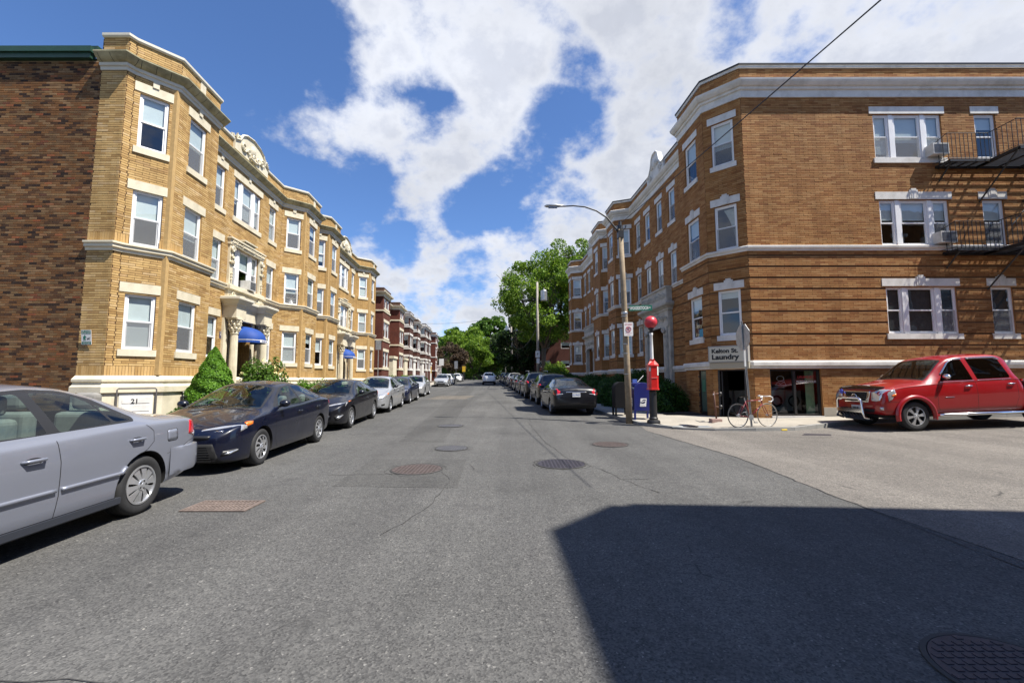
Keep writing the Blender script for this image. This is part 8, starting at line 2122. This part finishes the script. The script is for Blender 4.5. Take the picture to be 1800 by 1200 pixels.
# big tree behind the right building, its neighbours
tree(4.2, 57, 17.5, 6.2, 'tall bright green tree rising behind the far end of the orange brick building', 'leafA', 3, 38000, .19, .38, .3, clusters=80, off=(-.3, 0))
tree(8.6, 60, 20.0, 5.2, 'tall light green tree showing its bare limbs above the orange brick roof', 'leafA', 5, 22000, .19, .36, .35, clusters=56, off=(.3, 0))
tree(1.6, 69, 12.5, 4.6, 'dark dense tree behind the pale utility pole', 'leafD', 6, 16000, .26, .3, .12, clusters=60)
tree(3.6, 84, 14, 5.6, 'dark tree overhanging the right side of the far street', 'leafD', 7, 15000, .3, .3, .10, clusters=60)
tree(3.4, 104, 14.5, 6.4, 'broad dark tree closing the right side of the street', 'leafD', 8, 20000, .42, .3, .08, clusters=60)
tree(-7.6, 150, 21.0, 7.6, 'tallest rounded green tree at the end of the street', 'leafB', 9, 24000, .55, .4, .10, clusters=110)
tree(.5, 140, 17, 6.5, 'thin pale green tree beside the tallest rounded one', 'leafB', 10, 14000, .45, .3, .15, clusters=80)
tree(-14, 128, 15, 7.2, 'bright green tree low at the end of the street', 'leafA', 12, 20000, .45, .3, .08, clusters=100)
tree(-20, 152, 17.5, 8, 'wide green tree behind the last red house', 'leafB', 13, 20000, .5, .3, .08, clusters=100)
tree(-9.8, 112, 11.5, 5.2, 'yellow green tree beside the brown one on the left', 'leafA', 14, 14000, .3, .25, .1, clusters=44)
tree(-14.2, 100, 8.8, 4.2, 'brownish purple leaved tree on the left pavement', 'leafR', 15, 10000, .26, .25, .16, clusters=44)
tree(-4.2, 175, 15, 9, 'dark tree closing the view over the crest of the road', 'leafD', 16, 9000, .5, .3, .05, clusters=40)
tree(-14, 185, 14, 9, 'dark green tree beyond the crest on the left', 'leafD', 17, 8000, .5, .3, .05, clusters=40)
def treeline(name, x0, x1, y, h, n, mat, ls):
    z = gz(0, y); X = nrng.uniform(x0, x1, n); C = np.stack([X, y + nrng.uniform(-3, 3, n), z - 1 + nrng.uniform(0, 1, n) * (h * (.8 + .2 * np.sin(X * .45) + .12 * np.sin(X * 1.3)))], 1); o = leaves(name, C, ls, mat, None); o['kind'] = 'stuff'; return o
treeline('woods', -46, 26, 215, 13, 16000, 'leafD', 1.1)
treeline('undergrowth', 1.6, 9, 98, 3.4, 7000, 'leafD', .3)
def shrub(x, y, w_, d, h, lab, mat, n=5000, ls=.06, name='shrub', cat='shrub', cone=False, z0=None, group=None, src=None, flowers=None):
    g = (gz(x, y) + .1) if z0 is None else z0; e = empty(name, (x, y, g), 0, lab, cat, group)
    if src is not None:
        for ch in src.children: c = ch.copy(); col.objects.link(c); c.parent = e; c.scale = (w_ / src['w'], d / src['d'], h / src['h'])
        e.rotation_euler = (0, 0, rnd.uniform(0, 6)) if not cone else (0, 0, 0); return e
    e['w'], e['d'], e['h'] = w_, d, h
    d_ = nrng.normal(size=(n, 3)); d_[:, 2] = np.abs(d_[:, 2]) if not cone else d_[:, 2]; d_ /= np.linalg.norm(d_, axis=1)[:, None]
    if cone:
        z = nrng.uniform(0, 1, n) ** 1.25; a = nrng.uniform(0, 2 * np.pi, n); rad = (1 - z) ** .8 * (1 + .06 * np.sin(a * 5 + z * 17) + .06 * np.sin(z * 38 + a * 3)) * nrng.uniform(.84, 1.04, n); C = np.stack([rad * np.cos(a) * w_ / 2, rad * np.sin(a) * d / 2, z * h + .05], 1); Nn = np.stack([np.cos(a), np.sin(a), np.full(n, .5)], 1)
    else:
        k = 1 + .12 * np.sin(d_[:, 0] * 7 + d_[:, 2] * 5) + .10 * np.sin(d_[:, 1] * 9); rad = (k * nrng.uniform(.8, 1.06, n))[:, None]; C = d_ * rad * np.array([w_ / 2, d / 2, h * .95]); Nn = d_
    leaves('foliage', C, ls, mat, e, N_=Nn)
    b = MB(); m = 14
    prof = [(max(.001, .80 * (1 - k / 8) ** .8), k / 8 * .93) for k in range(9)] if cone else [(.80 * math.cos(k * math.pi / 16), .80 * math.sin(k * math.pi / 16)) for k in range(9)]
    b.lathe(prof, m); b.v = [(x_ * w_ / 2, y_ * d / 2, z_ * h) for x_, y_, z_ in b.v]; b.build('shrub_core', 'twig', e)  # solid dark core for opacity, the shade inside the shrub in its colour
    if flowers:
        F = C[nrng.choice(n, flowers, replace=False)] * 1.04; F = F[F[:, 2] > h * .3]
        V = []
        for p in F:
            for _ in range(9): V.append(p + nrng.normal(size=3) * .028)
        leaves('blossoms', np.array(V), .07, 'flower', e, asp=1.0)
    return e
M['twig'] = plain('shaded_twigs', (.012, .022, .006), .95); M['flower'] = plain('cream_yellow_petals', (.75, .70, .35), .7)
shrub(-9.35, 13.7, 1.95, 1.8, 2.3, 'cone shaped bright green evergreen beside the first doorway', 'leafC', 42000, .042, 'conifer', 'evergreen', cone=True)
shrub(-9.55, 16.7, 1.9, 1.5, 2.0, 'rose bush with cream and yellow blooms in front of the first doorway', 'leafB', 7000, .07, 'rose_bush', 'rose bush', flowers=60)
shrub(-8.75, 11.65, .8, .7, .55, 'small green bush below the basement handrail', 'leafB', 2500, .06)
s1 = shrub(-9.9, 21.6, 2.2, 1.4, 1.15, 'low clipped green shrub behind the charcoal sedan', 'leafC', 7000, .06)
for k, (x, y, w_, h, lab) in enumerate(((-10.4, 25.2, 2.4, .9, 'low green shrub before the end of the buff building'), (-11.2, 40.2, 3.4, 1.1, 'low bright shrub in front of the first red house'), (-11.6, 45, 3.2, 1.2, 'low bright shrub between the first two red houses'), (-12, 50, 3, 1.2, 'low shrub in front of the second red house'))):
    shrub(x, y, w_, 1.6, h, lab, 'leafC', src=s1)
h1 = shrub(6.05, 18.6, 2.3, 2.2, 1.25, 'rounded dark yew next to the laundry window', 'leafH', 16000, .055, group='yews')
hl = [(6.25, 20.8, 2.1, 1.6, 'tall dark yew left of the grey carved entrance'), (5.35, 20.3, 2.0, .95, 'low dark yew along the pavement by the first entrance'), (5.2, 23.2, 2.4, 1.0, 'low dark yew beyond the first entrance path'), (5.9, 24.6, 2.2, 1.4, 'dark yew under the bay behind the mailbox'), (4.9, 26.4, 2.6, 1.1, 'dark yew behind the black sedan'), (5.5, 28.4, 2.3, 1.4, 'dark yew under the second bay'),
      (4.7, 30.2, 2.6, 1.1, 'low yew near the middle of the right frontage'), (5.2, 32.6, 2.4, 1.3, 'yew beneath the twin bays'), (4.4, 35.2, 2.8, 1.1, 'low yew past the twin bays'), (4.9, 38.6, 2.6, 1.5, 'dark rounded yew by the second entrance'), (4.1, 41.2, 2.6, 1.4, 'last dark yew at the end of the orange brick building')]
for (x, y, w_, h, lab) in hl: shrub(x, y, w_, 2.2, h, lab, 'leafH', src=h1, group='yews along the right frontage')
h1['group'] = 'yews along the right frontage'
shrub(4.6, 47.5, 3.2, 3.0, 2.6, 'light green bush at the far corner of the orange brick building', 'leafA', 6000, .12)
b = MB(); b.box(3.2, 5.9, 46.0, 46.3, gz(4, 46) - .1, gz(4, 46) + 1.0); tag(b.build('low_wall', 'kerb'), 'low grey wall below the light green bush', 'wall')
# ================================================================== HOUSES FURTHER UP
def red_house(s0, w_, lab, bm_, zt, bayw=3.0, ret_win=False, trim='cream', light=False):
    e = empty('brick_house', (0, 0, 0), 0, lab, 'house'); pts = [PL(s0, -11), PL(s0, -1.0), PL(s0, -.02), PL(s0 + bayw, -.02), PL(s0 + bayw, -1.0), PL(s0 + w_, -1.0), PL(s0 + w_, -11)]; wb_ = MB(); g = gz(-14, s0 + 14); wins = []
    for i in range(6):
        f = Facet(pts[i], pts[i + 1], g - .4, zt - .1, 'r'); ops = []
        if i == 2: ops = [(.45, 1.42), (1.58, 2.55)]
        if i == 4 and f.len > 2: ops = [(.5, 1.4), (f.len - 1.5, f.len - .6)]
        if i == 1 and ret_win: ops = [(.16, .84)]
        f.ops = [(a, c, z, z2) for (a, c) in ops for z, z2 in ((g + 2.2, g + 3.6), (g + 4.95, g + 6.4), (g + 7.7, g + 9.05)) if not (i == 4 and a > 2 and z < g + 3)]
        facet_wall(wb_, f, 0, s0); wins.append(f)
    wb_.build('wall', bm_, e)
    for f in wins:
        for o in f.ops: add_window(f, o[0], o[1], o[2], o[3], e, trim, detail=False, sill=True, lintel=True, keystone=None)
    b = MB(); sweep(b, pts[:], [(-.02, zt - .75), (.06, zt - .75), (.08, zt - .55), (.28, zt - .42), (.30, zt - .32), (-.02, zt - .3)]); b.build('cornice', trim, e)
    b = MB(); sweep(b, pts[:], [(-.02, zt - .32), (.02, zt - .32), (.02, zt), (.06, zt + .02), (.06, zt + .08), (-.25, zt + .08)]); b.build('parapet', bm_, e)
    for z in (4.55, 1.9, 7.3): b = MB(); sweep(b, pts[1:6], [(-.01, g + z), (.06, g + z + .02), (.06, g + z + .14), (-.01, g + z + .16)]); b.build('string_course', trim, e)
    b = MB(); f = wins[4]; b.box(f.len - 2.2, f.len - .3, 0, .9, g - .3, g + 3.2, 0, lambda x, o, z: f.P(x, o, z)); b.box(f.len - 2.3, f.len - .2, 0, 1.0, g + 3.2, g + 3.45, 0, lambda x, o, z: f.P(x, o, z)); b.build('porch', trim, e)
    roof_cap([(p[0], p[1]) for p in pts], zt - .35, 'roof', 'roof', e); return e
red_house(27.3, 7.6, 'first dark red brick house beyond the buff building', 'rfar', 9.95)
red_house(35.1, 6.6, 'second red brick house with pale window surrounds', 'rfar', 9.95)
red_house(41.9, 6.4, 'third house in the red row, darker brick with a black cornice', 'rfar2', 10.0, ret_win=True, trim='wstone')
red_house(48.5, 8.2, 'fourth house in the red row, white windows on its bay side', 'rfar2', 9.9, ret_win=True, trim='wstone')
red_house(56.9, 4.2, 'fifth house in the red row, narrow and dark', 'rfar2', 10.35, ret_win=True, trim='wstone')
red_house(61.3, 5.6, 'sixth house in the red row, before the side street', 'rfar2', 10.4, ret_win=True, trim='wstone')
red_house(72.0, 14, 'last red brick house, beyond the side street on the left', 'rfar', 10.6, trim='wstone')
# dark flat-roofed block behind the trees on the right
e = empty('apartment_building', (0, 0, 0), 0, 'dark red flat roofed block half hidden behind the trees on the right', 'building'); wb_ = MB(); fs_ = []
pp_ = [(5.2, 94), (3.4, 66.5), (26, 66.5), (26, 94)]
for i in range(4):
    f = Facet(pp_[i], pp_[(i + 1) % 4], -.2, 10.9, 'r'); n = int(f.len // 2.9)
    f.ops = [(f.len * (k + .5) / n - .75, f.len * (k + .5) / n + .75, z, z + .95) for k in range(n) for z in (3.4, 6.2, 9.0)]; facet_wall(wb_, f, 0); fs_.append(f)
wb_.build('wall', 'rfar2', e)
for f in fs_[:2]:
    for o in f.ops: add_window(f, o[0], o[1], o[2], o[3], e, 'wstone', detail=False, sill=False, lintel=False, split=.5)
b = MB(); sweep(b, pp_, [(-.02, 10.8), (.25, 10.8), (.25, 11.05), (-.02, 11.1)], closed=True); b.build('roof_edge', 'blackp', e); roof_cap(pp_, 10.95, 'roof', 'roof', e)
